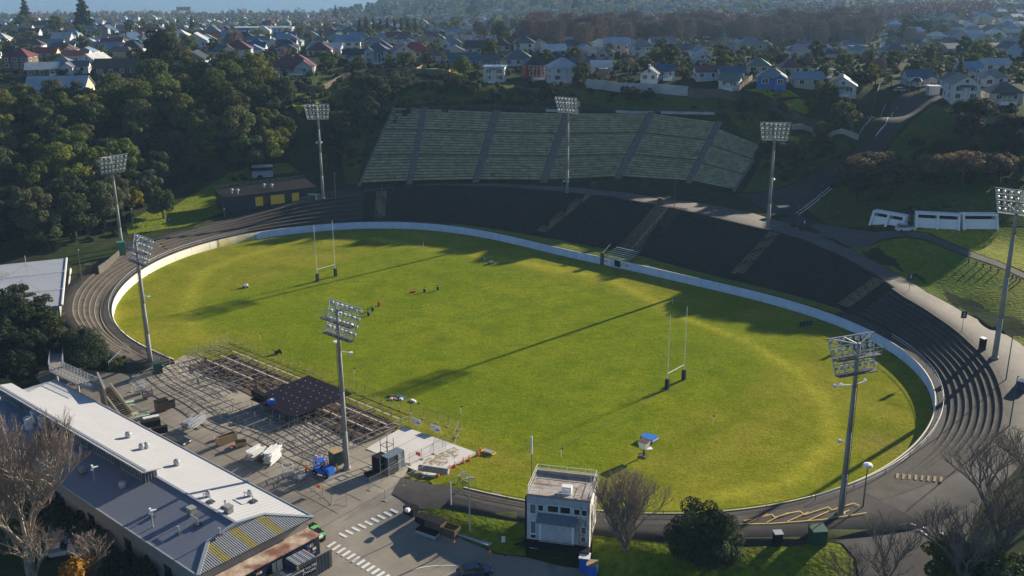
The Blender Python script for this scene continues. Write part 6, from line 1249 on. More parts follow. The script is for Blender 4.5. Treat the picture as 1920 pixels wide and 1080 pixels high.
# palm / cabbage tree
def palm_mesh(seed, n=42, L_=2.2, z=6.0):
    r = random.Random(seed); b = MB()
    for k in range(n):
        a = r.uniform(0,6.28); e = r.uniform(-.5,1.3); p = Vector((0,0,z)); d = Vector((cos(a)*cos(e), sin(a)*cos(e), sin(e))); side = Vector((-sin(a), cos(a), 0))*.16; q = p
        for s_ in range(4):
            d2 = (d-Vector((0,0,.35*(s_+.3)*.5))).normalized(); q2 = q+d2*L_/4; w0, w1 = (1-.15*s_), (1-.3*(s_+1)); b.add([q-side*w0, q+side*w0, q2+side*max(w1,.05), q2-side*max(w1,.05)], [(0,1,2,3)]); q = q2; d = d2
    o = b.build('crown_palm', MT['leaf']); me = o.data; bpy.data.objects.remove(o); return me
def pole_mesh(h, r, mt='bark'): b = MB(); b.tube((0,0,-.3),(.1,0,h),r*1.2,r,7); o = b.build('trunk', MT[mt]); me = o.data; bpy.data.objects.remove(o); return me
PROTO['palm'] = (palm_mesh(1,60,2.9,7), pole_mesh(7,.28), 9, 2.8); PROTO['cabbage'] = (palm_mesh(2,60,1.3,4.2), pole_mesh(4.2,.14), 5.5, 1.3)
# bare trees
def bare_mesh(key, h, r0, seed, levels, mt='bark_pale', twm='twig', spread=.5, nb=(3,4), fork=.3, n1=6, upb=.15, taper=.62, lr=(.62,.8), n_seg=3, leafy=0, lean=0, side=.6):
    rr = random.Random(seed); b = MB(); tw = MB(); tips = []
    def grow(p, d, L_, r, lv):
        q = p
        for k in range(n_seg):
            d = (d+Vector((rr.uniform(-.16,.16), rr.uniform(-.16,.16), rr.uniform(0,upb)))).normalized(); q2 = q+d*L_/n_seg; ra, rb = r*(1-.3*k/n_seg), r*(1-.3*(k+1)/n_seg)
            (b if lv > 1 else tw).tube(q, q2, max(ra*.85,.009), max(rb*.85,.008), 6 if lv > 3 else (4 if lv > 1 else 3), 0, False); q = q2
            if lv > 0 and k < n_seg-1 and rr.random() < side: a = rr.uniform(0,6.28); grow(q, (d+Vector((cos(a),sin(a),.15))*spread*1.1).normalized(), L_*rr.uniform(.4,.62), r*.42, lv-1)
        if lv == 0: tips.append(q); return
        for k in range(rr.choice(nb)):
            a = rr.uniform(0,6.28); grow(q, (d+Vector((cos(a),sin(a),.1))*spread).normalized(), L_*rr.uniform(*lr), r*taper, lv-1)
    q = Vector((lean,0,h*fork)); b.tube((0,0,-.4), (lean*.4,0,h*fork*.5), r0*1.15, r0*.95, 10, 0, False); b.tube((lean*.4,0,h*fork*.5), q, r0*.95, r0*.85, 10, 0, False)
    for k in range(n1): a = 6.28*k/n1+rr.uniform(-.3,.3); s_ = spread*rr.uniform(.6,1.2) if k else .12; grow(q-Vector((0,0,rr.uniform(0,h*fork*.25))), Vector((cos(a)*s_, sin(a)*s_, 1)).normalized(), h*.26, r0*.5, levels-1)
    def take(x, nm, m_): o = x.build(nm, m_); me = o.data; bpy.data.objects.remove(o); return me
    tm = take(b, 'trunk', MT[mt]); cm = take(tw, 'crown', MT[twm])
    PROTO[key] = (cm, tm, h, h*.4); return tips
tipsA = bare_mesh('bareA', 22, .6, 27, 6, spread=.5, n1=5, fork=.2, upb=.17, side=.55, lr=(.6,.84))
tipsB = bare_mesh('bareB', 12, .42, 22, 6, 'bark_grey', 'twig', .62, (2,3), .16, 8, .3, lr=(.7,.85))
tipsC = bare_mesh('bareC', 18, .6, 23, 6, 'bark_grey', 'twig_dark', .62, (2,3), .18, 8, .12, side=.5)
tipsD = bare_mesh('bareD', 11, .3, 24, 5, 'bark_grey', 'twig_dark', .55, (2,3), .2, 6, .1)
tipsE = bare_mesh('bareE', 9, .28, 25, 5, 'bark_pale', 'twig', .7, (2,3), .2, 7, .1)
bare_mesh('bareS', 13, .3, 26, 4, 'bark_grey', 'twig_dark', .5, (3,4), .22, 6, .2)

def twiggy(key, h, cr, n, seed, sz=.5):     # distant winter crown: dense upright twig sprays
    r = np.random.default_rng(seed); t_ = r.random(n); a = r.random(n)*6.28; rm = cr*np.sqrt(np.clip(1-((t_-.5)/.62)**2, .05, 1)); d = rm*np.sqrt(r.random(n)); P = np.column_stack([d*np.cos(a), d*np.sin(a), h*(.25+.75*t_)]); D = np.column_stack([P[:,0]*.12, P[:,1]*.12, np.full(n, 1.)])+r.normal(size=(n,3))*.25; D /= np.linalg.norm(D,axis=1)[:,None]
    s_ = np.cross(D, r.normal(size=(n,3))); s_ /= np.linalg.norm(s_,axis=1)[:,None]; L_ = sz*2.2*r.uniform(.6,1.3,n)[:,None]; W_ = .09*r.uniform(.6,1.4,n)[:,None]; V = np.stack([P-s_*W_, P+s_*W_, P+D*L_+s_*W_*.2, P+D*L_-s_*W_*.2],1).reshape(-1,3); F = np.arange(4*n).reshape(n,4)
    o = npmesh('crown', V, F, MT['twig_brown']); me = o.data; bpy.data.objects.remove(o); PROTO[key] = (me, PROTO['bareS'][1], h, cr)
twiggy('brown1', 13, 5.0, 3600, 31); twiggy('brown2', 11, 4.4, 3000, 32)
AUTO = []   # (object, description, kind word, position) named later by what stands near them
def plant(key, p, s_=1., col=(.05,.075,.02), name='evergreen_tree', lab=None, cat='tree', group=None, sz=None, desc=None, rz=None, parts=True):
    cm, tm, h, cr = PROTO[key]; t = empty(name, p, random.uniform(0,6.28) if rz is None else rz, lab, cat, group); zs = sz or s_; t.scale = (s_, s_, zs)
    c = bpy.data.objects.new('crown', cm); COL.objects.link(c); c.parent = t; c.color = (col[0]*1.2, col[1]*1.15, col[2], 1); k = bpy.data.objects.new('trunk', tm); COL.objects.link(k); k.parent = t
    if desc: AUTO.append((t, desc, cat, Vector(p)))
    return t
# named foreground trees ------------------------------------------------
plant('bareA', at(58,1075,-2), 1.0, name='bare_tree', lab='tallest bare pale-barked tree in front of the clubhouse, cut off at left', rz=.4)
plant('bareE', at(70,1100,-2), 1.1, name='bare_tree', lab='lower spreading bare tree at the bottom left corner', rz=2)
plant('bareE', at(175,1110,-2), 1.0, name='bare_tree', lab='leaning bare tree with last yellow leaves above the car park', rz=4)
plant('bareA', at(-20,1060,-2), .8, name='bare_tree', lab='bare pale tree partly cut by the left border', rz=2.2)
o = plant('ev5', at(170,1135,-2.5), .9, (.30,.16,.02), name='autumn_tree', lab='low tree still carrying golden yellow leaves at bottom left')
plant('bareE', at(12,560,1), .8, name='bare_tree', lab='bare grey bush beside the pale hall roof', rz=1)
plant('bareB', at(1172,1050,-.3), 1.0, name='bare_tree', lab='vase-shaped bare tree beside the commentary building', rz=.3)
plant('near1', at(1318,1068,-.3), .88, (.042,.062,.03), name='evergreen_tree', lab='rounded dark evergreen tree on the lower grass slope')
plant('near2', at(160,693,1.0), .83, (.05,.068,.042), name='evergreen_tree', lab='dense round dark green tree beside the footbridge', sz=.95)
plant('bareC', at(1870,1075,1.9), 1.0, name='bare_tree', lab='large dark bare tree filling the bottom right corner', rz=.7)
plant('bareC', at(1800,1120,1.5), .72, name='bare_tree', lab='second dark bare tree at the bottom right, left of the largest', rz=3)
plant('bareD', at(1660,1120,1.2), .95, name='bare_tree', lab='small bare tree with dark seed heads over the road', rz=1)
plant('bareD', at(1590,1130,1), .7, name='bare_tree', lab='smallest bare tree at the tip of the lower grass slope', rz=2)
plant('bareC', at(1935,960,3), .75, name='bare_tree', lab='bare reddish tree cut by the right border', rz=5)
plant('ev5', at(1790,1110,1.2), .95, (.075,.095,.02), lab='yellow-green shrub under the bare trees at bottom right'); plant('ev3', at(1860,1130,1.2), .8, (.055,.07,.03), lab='dark shrub under the largest bare tree')
for k, (x, y, s_, c) in enumerate(((40,640,.85,(.03,.042,.02)),(10,690,.9,(.025,.035,.018)),(75,625,.75,(.035,.05,.022)),(95,640,.6,(.05,.065,.02)),(45,590,.7,(.05,.062,.02)),(60,690,.8,(.025,.035,.018)),(5,620,.8,(.03,.04,.02)),(100,690,.65,(.035,.045,.02)),(35,720,.7,(.022,.03,.015)),(85,600,.55,(.04,.055,.02)))):
    plant(('ev4','ev2','ev1')[k % 3], at(x,y+12,.8), s_, c, lab='dark evergreen below the pale hall, '+('rightmost of the middle','low at the left border','against the hall corner','lit on its right flank','topmost with yellowish crown','in front of the clubhouse end','at the left border under the roof','closest to the round footbridge tree','just above the clubhouse end hip','peeping over the hall roof')[k], group='trees below the pale hall')
for q, k in plant_later: plant('shrub', Vector((q.x,q.y,-1.9)), 1.05, (.03,.04,.018), 'shrub', 'dark hedge bush against the car park wall of the clubhouse, '+ordinal(k+1)+' from the ribbed end', 'shrub', 'hedge bushes along the car park wall', 1.5)
for k, (x, y, w_) in enumerate(((205,688,.8),(218,690,.7),(228,682,.55),(192,692,.5))): plant('shrub', at(x,y,1.3), w_, ((.05,.07,.02),(.1,.13,.02),(.05,.065,.02),(.04,.05,.02))[k], 'shrub', 'clipped shrub beside the footbridge tree, '+ordinal(k+1)+' from the silver railing', 'shrub')
plant('pohu', on(1635,372), 1.3, (.085,.075,.045), name='broad_tree', lab='wide flat-topped brownish tree leaning over the service road'); plant('pohu', on(1605,378), .8, (.035,.045,.025), name='broad_tree', lab='lower spreading tree at the left foot of the wide one')
plant('pohu', on(1805,347), .92, (.16,.11,.07), name='broad_tree', lab='reddish-brown broad tree above the white shelters'); plant('pohu', on(1748,346), .85, (.12,.10,.045), name='broad_tree', lab='olive-brown tree left of the reddish one'); plant('pohu', on(1862,346), .85, (.13,.095,.065), name='broad_tree', lab='brown tree right of the reddish one above the shelters')
plant('ev1', on(308,410), .8, (.04,.055,.022), lab='round tree standing alone on the sunlit left grass'); plant('cabbage', on(1703,420), .9, (.03,.04,.02), name='palm_tree', lab='small dark palm in front of the left white shelter', cat='palm')
# ---- wood on the left hillside
def scatter(poly, n, mind, seed, bb=None):
    r = random.Random(seed); P = [on(*q) for q in poly]; xs = [q.x for q in P]; ys = [q.y for q in P]; out = []; tries = 0
    while len(out) < n and tries < n*60:
        tries += 1; x = r.uniform(min(xs), max(xs)); y = r.uniform(min(ys), max(ys)); c = False; j = len(P)-1
        for i in range(len(P)):
            if (ys[i] > y) != (ys[j] > y) and x < (xs[j]-xs[i])*(y-ys[i])/(ys[j]-ys[i])+xs[i]: c = not c
            j = i
        if c and len(out) < n and all((x-q[0])**2+(y-q[1])**2 > mind*mind for q in out): out.append((x, y))
    return out, r
def pal(r): return r.choice([(.055,.075,.026),(.065,.09,.03),(.08,.105,.03),(.068,.08,.042),(.10,.12,.03),(.11,.125,.055),(.048,.062,.03),(.14,.155,.03)])
def cname(c):
    v = sum(c)
    return 'blackish green' if v < .145 else 'dark green' if v < .2 else 'mid green' if v < .24 else 'olive green' if v < .31 else 'yellow-green'
NAME = {'evergreen_tree': 'evergreen tree', 'shrub': 'shrub', 'bare_tree': 'bare tree', 'palm_tree': 'palm'}
def auto(key, x, y, s_, c, name='evergreen_tree', where='', group=None, sz=None, cat='tree'):
    word = {'ev1':'round','ev2':'upright','ev3':'low spreading','ev4':'tall','ev5':'small','shrub':'bushy','pohu':'broad','col':'columnar','cone':'conical','palm':'feathery','cabbage':'tufted','brown1':'brown leafless','brown2':'grey-brown leafless','far1':'rounded','far2':'upright','bareS':'grey leafless'}[key]
    return plant(key, Vector((x, y, gz(x, y)-.1)), s_, c, name, None, cat, group, sz, desc=(f'{word} {cname(c)+" " if key[:2] != "br" and key != "bareS" else ""}{dict(evergreen_tree="tree", shrub="shrub", bare_tree="tree", palm_tree="palm")[name]} {where}').strip())
W1, r = scatter([(-60,250),(0,215),(170,215),(250,175),(480,165),(530,185),(548,235),(560,300),(470,322),(330,330),(262,400),(225,440),(120,462),(-60,470)], 118, 8.2, 41)
for x, y in W1: auto(r.choice(('ev1','ev2','ev3','ev4','ev4','ev1')), x, y, r.uniform(.85,1.2), pal(r), where='in the left wood', group='trees of the hillside wood')
for (px, py, k, s_, c, l) in ((262,225,'ev4',1.0,(.14,.13,.012),'bright yellow-green tree high in the left wood'),(98,330,'ev3',1.1,(.13,.12,.012),'yellow-green domed tree low in the left wood'),(375,275,'ev2',1.0,(.11,.12,.045),'pale green round tree near the right of the wood'),(325,345,'cone',.85,(.04,.042,.028),'dark drooping conifer at the right end of the wood'),(280,385,'ev2',.9,(.06,.07,.045),'grey-green tree behind the half-hidden tower'),(345,235,'ev1',.8,(.075,.075,.06),'greyish tree in the middle of the wood'),(305,140,'ev4',1.35,(.03,.042,.02),'largest dark tree on the skyline of the wood'),(410,265,'ev5',1.1,(.12,.125,.02),'yellow-tinged tree at the wood\'s right edge'),(480,275,'ev5',1.1,(.13,.12,.02),'yellow-leaved shrubby tree above the small shed'),(247,395,'ev5',.9,(.19,.16,.01),'bright yellow bush beside the sunlit grass')):
    plant(k, on(px, py), s_, c, lab=l)
W2, r = scatter([(480,238),(545,225),(560,300),(500,318),(470,315)], 7, 6, 42)
for x, y in W2: auto(r.choice(('ev5','ev2')), x, y, r.uniform(.6,.9), r.choice(((.10,.11,.02),(.07,.085,.02),(.12,.12,.025))), where='at the right end of the wood', group='trees of the hillside wood')
W3, r = scatter([(565,205),(690,165),(735,200),(690,235),(672,290),(650,330),(620,310),(600,260)], 34, 5.5, 43)
for x, y in W3: auto(r.choice(('ev5','ev3','ev2','shrub')), x, y, r.uniform(.5,.85), r.choice(((.03,.042,.02),(.04,.05,.022),(.05,.06,.03),(.06,.065,.03))), where='in the hollow left of the bank', group='trees in the hollow')
for k, (x, y) in enumerate(((600,300),(622,305),(548,312),(648,318),(655,300),(612,318))): plant('cabbage', on(x,y), 1.0, (.12,.12,.03), 'palm_tree', 'cabbage palm %s beside the clubroom tower' % ('left-leaning','tallest','behind the clubroom roof','by the seating bank path','upper right','lowest')[k], 'palm')
SH = [(700,160,.9),(745,172,.8),(765,168,.7),(820,178,.8),(835,160,.6),(860,175,.85),(895,190,.6),(865,195,.5),(955,195,.8),(1030,190,.8),(1145,192,.6),(1185,192,.6),(1215,190,.7),(1300,205,.6),(1350,205,.5),(1392,218,.8),(1418,215,.7),(1440,235,.9),(1540,268,.8),(1390,225,.7),(690,200,.8),(640,240,.9),(880,180,.5),(720,185,.6),(1450,230,.6),(1390,198,.5),(1470,215,.5),(1240,188,.5)]
r = random.Random(44)
for px, py, s_ in SH: p = on(px, py); auto(r.choice(('ev5','shrub','ev3')), p.x, p.y, s_*r.uniform(.75,1), r.choice(((.032,.042,.02),(.045,.055,.025),(.07,.08,.03))), 'shrub', 'on the bank top', 'shrubs along the top of the bank', cat='shrub')
W4, r = scatter([(1428,300),(1460,280),(1570,285),(1580,298),(1545,320),(1480,342),(1440,335)], 40, 2.6, 45)
for x, y in W4: auto(r.choice(('shrub','shrub','cabbage','ev5')), x, y, r.uniform(.5,.9), r.choice(((.05,.065,.03),(.08,.09,.035),(.10,.11,.05),(.035,.045,.02))), 'shrub', 'in the planted bed by the service road', 'shrubs of the planted bed', cat='shrub')
W5, r = scatter([(1480,190),(1540,185),(1600,200),(1620,235),(1590,245),(1540,232),(1500,215)], 14, 5, 46)
for x, y in W5: auto(r.choice(('ev5','ev1','shrub','cabbage')), x, y, r.uniform(.55,.85), pal(r), where='in the garden above the brown wall', group='trees in the garden above the brown wall')
W6, r = scatter([(1720,300),(1780,260),(1850,225),(1990,240),(1990,350),(1880,345),(1800,345),(1740,350)], 36, 7.5, 47)
for x, y in W6: auto(r.choice(('ev1','ev3','pohu','ev5','ev2')), x, y, r.uniform(.65,.95), r.choice(((.032,.042,.022),(.04,.048,.026),(.06,.05,.032),(.05,.06,.03))), where='on the right hillside', group='trees of the right hillside')
for px, py in ((1715,275),(1770,300),(1700,330),(1760,345),(1680,345),(1650,380)): p = on(px, py); auto('shrub', p.x, p.y, random.uniform(.8,1.3), (.04,.05,.025), 'shrub', 'on the slope right of the service road', 'shrubs right of the service road', cat='shrub')
# ---------------------------------------------------------------- houses
RC_ = dict(red=(.30,.05,.035), maroon=(.17,.05,.05), black=(.035,.036,.04), slate=(.10,.11,.125), blue=(.05,.10,.17), grey=(.22,.235,.25), pale=(.42,.45,.48), white=(.62,.62,.6), brown=(.12,.085,.065), green=(.14,.19,.15), rust=(.32,.09,.045), sky=(.18,.28,.38))
WC_ = dict(white=(.56,.56,.55), cream=(.46,.42,.32), blue=(.05,.15,.42), paleblue=(.38,.45,.50), red=(.26,.035,.02), brown=(.13,.09,.07), grey=(.30,.31,.32), dark=(.07,.07,.075))
RM = {k: mat('roof_'+k, c, rough=.5, var=.12, scale=.6, col2=tuple(x*.8 for x in c), s2=.2, spec=.4, wave=('X',.35,.2)) for k, c in RC_.items()}
WM = {k: mat('wall_'+k, c, rough=.8, var=.06, wave=('Z',.25,.25)) for k, c in WC_.items()}
def house(p, w, d, rz, roof, wall, style='gable', st=1, lab=None, desc=None, detail=2, chim=False, rs=None):
    """style: gable (ridge along x), gfront (gable to the camera), hip, ell, modern"""
    r = rs or random.Random(int(p.x*13+p.y*7)); t = empty('house', Vector((p.x, p.y, p.z)), rz, lab, 'house', 'houses of the hillside suburb'); RMm, WMm = RM[roof], WM[wall]; H_ = 2.35*st+.25; ov = .45; rh = min(w, d)*.5*.58
    if desc: AUTO.append((t, desc, 'house', Vector(p)))
    def gab(wm, rm, x0, x1, y0, y1, h, rh_, along):
        wm.box(((x0+x1)/2, (y0+y1)/2, (h-1.6)/2), (x1-x0, y1-y0, h+1.6))
        if along == 'x':
            ym = (y0+y1)/2; wm.add([(x0,y0,h),(x0,y1,h),(x0,ym,h+rh_),(x1,y0,h),(x1,y1,h),(x1,ym,h+rh_)], [(0,2,1),(3,4,5)])
            e = rh_/(ym-y0)*ov; rm.slab([(x0-ov,y0-ov,h-e),(x1+ov,y0-ov,h-e),(x1+ov,ym,h+rh_),(x0-ov,ym,h+rh_)], .1); rm.slab([(x1+ov,y1+ov,h-e),(x0-ov,y1+ov,h-e),(x0-ov,ym,h+rh_),(x1+ov,ym,h+rh_)], .1)
        else:
            xm = (x0+x1)/2; wm.add([(x0,y0,h),(x1,y0,h),(xm,y0,h+rh_),(x0,y1,h),(x1,y1,h),(xm,y1,h+rh_)], [(0,1,2),(3,5,4)])
            e = rh_/(xm-x0)*ov; rm.slab([(x0-ov,y1+ov,h-e),(x0-ov,y0-ov,h-e),(xm,y0-ov,h+rh_),(xm,y1+ov,h+rh_)], .1); rm.slab([(x1+ov,y0-ov,h-e),(x1+ov,y1+ov,h-e),(xm,y1+ov,h+rh_),(xm,y0-ov,h+rh_)], .1)
    wm, rm = MB(), MB()
    if style in ('gable', 'gfront'): gab(wm, rm, -w/2, w/2, -d/2, d/2, H_, (d if style == 'gable' else w)*.31, 'x' if style == 'gable' else 'y')
    elif style == 'modern': wm.box((0,0,(H_-1.6)/2), (w,d,H_+1.6)); rm.box((0,0,H_+.12), (w+.8,d+.8,.24)); rm.box((w*.15,d*.1,H_+.3), (w*.4,d*.5,.2))
    else:
        wm.box((0,0,(H_-1.6)/2), (w,d,H_+1.6)); a, b_ = w/2+ov, d/2+ov; q = max(a-b_, .3); rr_ = b_*.62 if a > b_ else a*.62; q2 = 0 if a > b_ else b_-a
        e = [(-a,-b_,H_-.2),(a,-b_,H_-.2),(a,b_,H_-.2),(-a,b_,H_-.2)]; R1_, R2_ = ((-q,0,H_+rr_),(q,0,H_+rr_)) if a >= b_ else ((0,-q2-.3,H_+rr_),(0,q2+.3,H_+rr_))
        if a >= b_: [rm.slab(x, .1) for x in ([e[0],e[1],R2_,R1_],[e[2],e[3],R1_,R2_],[e[1],e[2],R2_],[e[3],e[0],R1_])]
        else: [rm.slab(x, .1) for x in ([e[1],e[2],R2_,R1_],[e[3],e[0],R1_,R2_],[e[0],e[1],R1_],[e[2],e[3],R2_])]
        if style == 'ell': s_ = r.choice((-1,1)); gab(wm, rm, *sorted((s_*w*.48, s_*w*.08)), -d/2-1.8, 0, H_, w*.4*.33, 'y'); wing = s_*w*.28
    wo = wm.build('wall', WMm, t); rm.build('roof', RMm, t)
    if detail < 1: 
        return t
    if chim or r.random() < .35:
        b = MB(); cx, cy = r.uniform(-.3,.3)*w, r.uniform(-.1,.25)*d; b.box((cx,cy,H_+rh*.5+.6), (.75,.6,2.4)); b.box((cx,cy,H_+rh*.5+1.85), (.9,.75,.12)); b.build('chimney', r.choice((WM['white'], MT['timber_dark'])), t)
    fy = -d/2
    def win(x, y, z, ww, hh, rzw=0):
        b = MB(); b.box((x,y,z), (ww+.22,.1,hh+.22), rzw); f_ = b.build('window', MT['white'] if wall != 'white' else WM['white'], t); b = MB(); off = Vector((sin(rzw), -cos(rzw), 0))*.055
        n = max(1, round(ww/.9)); 
        for k in range(n): ux_ = (-ww/2+ww*(k+.5)/n); b.box((x+off.x+ux_*cos(rzw), y+off.y+ux_*sin(rzw), z), (ww/n-.1,.04,hh), rzw)
        b.build('pane', MT['glass'], f_)
    for s_ in range(st):
        if style == 'ell': win(wing, fy-1.82, 1.3+s_*2.3, 1.7, 1.3)
        z = 1.3+s_*2.3; n = max(2, int(w/3.4)); 
        for k in range(n):
            if style == 'ell' and abs(-w/2+w*(k+.5)/n-wing) < w*.24: continue
            win(-w/2+w*(k+.5)/n+r.uniform(-.2,.2), fy-(.02 if style != 'ell' else .03), z, r.choice((1.2,1.6,2.0)), 1.3)
        for k in range(2): win(-w/2-.02, -d/4+d/2*k, z, 1.1, 1.2, -pi/2) if detail > 1 else None; win(w/2+.02, -d/4+d/2*k, z, 1.1, 1.2, pi/2) if detail > 1 else None
    if style == 'gfront' and detail > 1: win(0, fy-.02, H_+.7, 1.0, .9)
    if detail > 1 and r.random() < .6:
        b = MB(); vw = w*.5; b.slab([(-vw/2,fy-2.1,H_-.8),(vw/2,fy-2.1,H_-.8),(vw/2,fy,H_-.35),(-vw/2,fy,H_-.35)], .08); b.build('porch_roof', RMm, t); b = MB()
        for k in range(4): b.bar((-vw/2+.1+(vw-.2)*k/3,fy-2.0,.1), (-vw/2+.1+(vw-.2)*k/3,fy-2.0,H_-.8), .12,.12)
        b.box((0,fy-1.05,-.4),(vw,2.1,1.0)); b.bar((-vw/2,fy-2.05,.95),(vw/2,fy-2.05,.95),.06,.06); b.build('porch', MT['white'], t)
    return t
# (px, py of base middle, width px, roof, wall, style, storeys, turn, label)
HL = [(102,184,112,'pale','cream','gable',1,.1,'long cream house with blue-grey panelled roof above the wood'),(216,141,84,'brown','dark','gable',1,.15,'long low house with dark brown roof above the wood'),(142,137,44,'blue','white','gable',1,.2,'house with bright blue roof between grey and brown roofs'),(110,139,60,'grey','white','ell',1,.1,'white house with grey gabled roof at the upper left'),(76,143,58,'white','brown','gable',1,.25,'brown walled house with white roof at the far left'),(32,130,50,'maroon','brown','hip',2,0,'two storey house with deep red roof near the left border'),(172,125,38,'white','white','gfront',1,-.3,'small white house with steep white roof among dark trees'),(200,101,58,'sky','white','gable',1,.1,'house with pale blue roof behind the steep white one'),(242,100,50,'black','white','ell',1,0,'white house with black roof at the upper left'),(290,90,50,'pale','grey','hip',1,.1,'grey hipped roof house right of the black roofed one'),(83,108,44,'red','cream','gable',1,.1,'bright red roof house with chimney at the upper left'),(158,94,48,'pale','white','hip',1,.2,'house with pale hipped roof and chimney'),(118,97,40,'blue','white','gable',1,.1,'house with dark blue roof behind the bright red one'),(202,82,40,'grey','cream','gable',1,0,'cream house with grey roof in the second row at left'),(237,80,36,'blue','white','gfront',1,-.2,'white gabled house with steep blue roof'),(280,78,42,'red','white','gfront',1,.3,'house with steep deep red roof on the left'),(393,79,60,'rust','cream','gable',1,.1,'long house with rusty red roofs beyond the big dark tree'),(450,84,70,'black','brown','hip',1,.05,'long dark hipped house left of the white chimneyed one'),(530,88,74,'sky','white','ell',1,.1,'blue and white roofed house with two chimneys'),(360,124,50,'black','paleblue','gfront',1,.1,'pale blue gabled house at the edge of the wood'),(443,113,56,'maroon','white','ell',2,.15,'tall white house with maroon roof and big chimney'),(545,138,92,'maroon','paleblue','ell',1,.1,'large pale blue house with maroon roof on the hillside edge'),(622,98,42,'white','paleblue','gable',1,-.1,'house with white roof behind the hillside edge'),(405,98,40,'slate','white','gable',1,.3,'slate roofed cottage among trees left of the maroon roof'),
 (663,112,46,'black','white','gable',1,.1,'white house with black roof and white chimney'),(706,117,50,'slate','paleblue','ell',2,0,'two storey blue-grey house beside the red roofed white one'),(752,119,46,'red','white','gfront',2,.25,'white gabled house with bright red roof on the ridge'),(790,107,32,'red','white','gable',1,.1,'small annex with bright red roof'),(822,114,44,'brown','paleblue','gable',1,.1,'teal house with brown roof right of the red roofs'),(815,82,48,'slate','grey','hip',1,0,'house with slate hipped roof in the second row'),(868,122,60,'blue','blue','gable',1,.15,'vivid blue walled house with dark blue roof'),(845,90,46,'grey','white','ell',1,.1,'white house with grey gabled roof behind the blue one'),(852,66,34,'sky','white','gable',1,0,'small blue roofed house in the back row'),(892,95,42,'black','white','gfront',1,.1,'white gabled house with black roof in the second row'),(936,94,48,'black','white','hip',1,0,'white columned house with black hipped roof'),(983,100,44,'slate','white','hip',2,0,'two storey white house right of the tall palm'),(917,124,46,'slate','grey','gable',1,0,'grey house right of the vivid blue one'),(972,122,60,'slate','white','hip',1,0,'low white house with wide slate roof'),(928,152,44,'sky','white','modern',2,-.1,'modern flat roofed white and timber house on stilts'),(1004,146,52,'black','red','hip',2,.2,'deep red two storey house with dark roof'),(1042,122,46,'black','brown','hip',1,.1,'dark roofed house behind the red one'),(1055,153,60,'pale','white','ell',2,.2,'white many-gabled house beside the red one'),(1092,130,50,'blue','white','gable',1,0,'house with long dark blue roof'),(1128,137,42,'white','white','gable',1,.1,'small white house with pale roof right of the blue roof'),(1137,109,34,'grey','cream','gfront',1,0,'cream two gabled house with grey roof'),(1203,106,44,'grey','white','hip',2,.1,'tall grey-white house before the brown trees'),(1237,118,44,'rust','white','hip',1,0,'white house with orange-red hipped roof'),(1247,147,36,'blue','paleblue','gable',1,.1,'blue-grey roofed house below the orange roofed one'),(1222,155,36,'slate','white','gfront',1,-.3,'small white slate roofed house above the pale wall'),(943,67,46,'slate','grey','hip',1,0,'slate roofed house in the back row centre'),
 (1298,89,36,'slate','white','gable',1,0,'slate roofed house at the edge of the brown trees'),(1316,122,34,'grey','white','gfront',1,0,'white gabled house with grey roof right of centre'),(1325,150,46,'maroon','paleblue','gable',1,.05,'maroon roofed house with pale blue walls'),(1372,151,50,'blue','white','gable',1,.05,'house with long blue roof beside the maroon roof'),(1372,168,42,'green','white','gable',1,-.4,'white garage with green roof on the wall corner'),(1425,136,46,'green','cream','hip',1,-.2,'cream house with grey-green hipped roof'),(1450,164,58,'grey','blue','ell',1,-.2,'grey roofed house with blue trim above the square lawn'),(1483,139,44,'maroon','cream','hip',1,.05,'house with maroon hipped roof right of the grey-green one'),(1515,165,60,'sky','cream','gable',1,.02,'long cream house with weathered blue roof'),(1542,145,34,'pale','white','gable',1,.3,'small house with pale roof behind the long cream one'),(1587,183,52,'green','white','gfront',1,-.3,'white house with sage green gabled roof beside the gates'),(1440,98,40,'blue','white','hip',1,-.3,'house with dark blue pointed roof'),(1350,88,36,'brown','cream','hip',1,0,'brown roofed house in the back row right of centre'),(1725,158,52,'blue','paleblue','gable',1,0,'pale house behind the gates'),(1792,165,46,'slate','white','ell',1,.1,'white house with slate gables right of the gates'),(1812,191,52,'brown','white','gfront',2,-.15,'white gabled house with one large window on the right slope'),(1888,192,60,'brown','cream','hip',1,-.1,'cream house with brown hipped roof at the right border'),(1865,160,48,'grey','white','ell',1,-.1,'white gabled house above the brown hipped one'),(1820,140,44,'sky','white','gable',1,0,'blue and white roofed house near the right street'),(1868,133,50,'pale','white','gable',1,-.1,'pale roofed house beside the right street'),(1620,95,46,'blue','white','modern',1,0,'flat roofed blue building before the brown trees'),(1515,78,40,'blue','white','gable',1,0,'blue roofed house among the brown trees')]
for (x, y, wpx, rf, wl, stl, stn, rz, lb) in HL:
    p = on(x, y+2); dist = math.sqrt(p.x**2+p.y**2+(CAMH-p.z)**2); w_ = wpx*dist/FPX*.86; dp = w_*(.62 if stl == 'gable' else .85 if stl != 'gfront' else 1.25); dp = min(max(dp, 6), 13); pc = Vector((p.x, p.y+dp*.45, 0)); pc.z = tz(pc.x, pc.y)+.35
    house(pc, w_, dp, rz, rf, wl, stl, stn, lb, None, 2, 'chimney' in lb)
HP = [(c.matrix_basis.translation.x, c.matrix_basis.translation.y) for c in COL.objects if c.get('category') == 'house']
q = on(490, 66); t = house(Vector((q.x,q.y+8,q.z)), 42, 16, .05, 'pale','paleblue','modern',2,'long blue-white flat roofed industrial building at upper left',None,2)
HP.append((q.x,q.y+8)); q = on(345, 22); house(Vector((q.x,q.y,q.z)), 26, 14, .2, 'rust','brown','gable',2,'large orange-red roofed hall on the far left skyline',None,1); HP.append((q.x,q.y))
r = random.Random(77); nfar = 0
def dens(x, y): return True
cand = 0
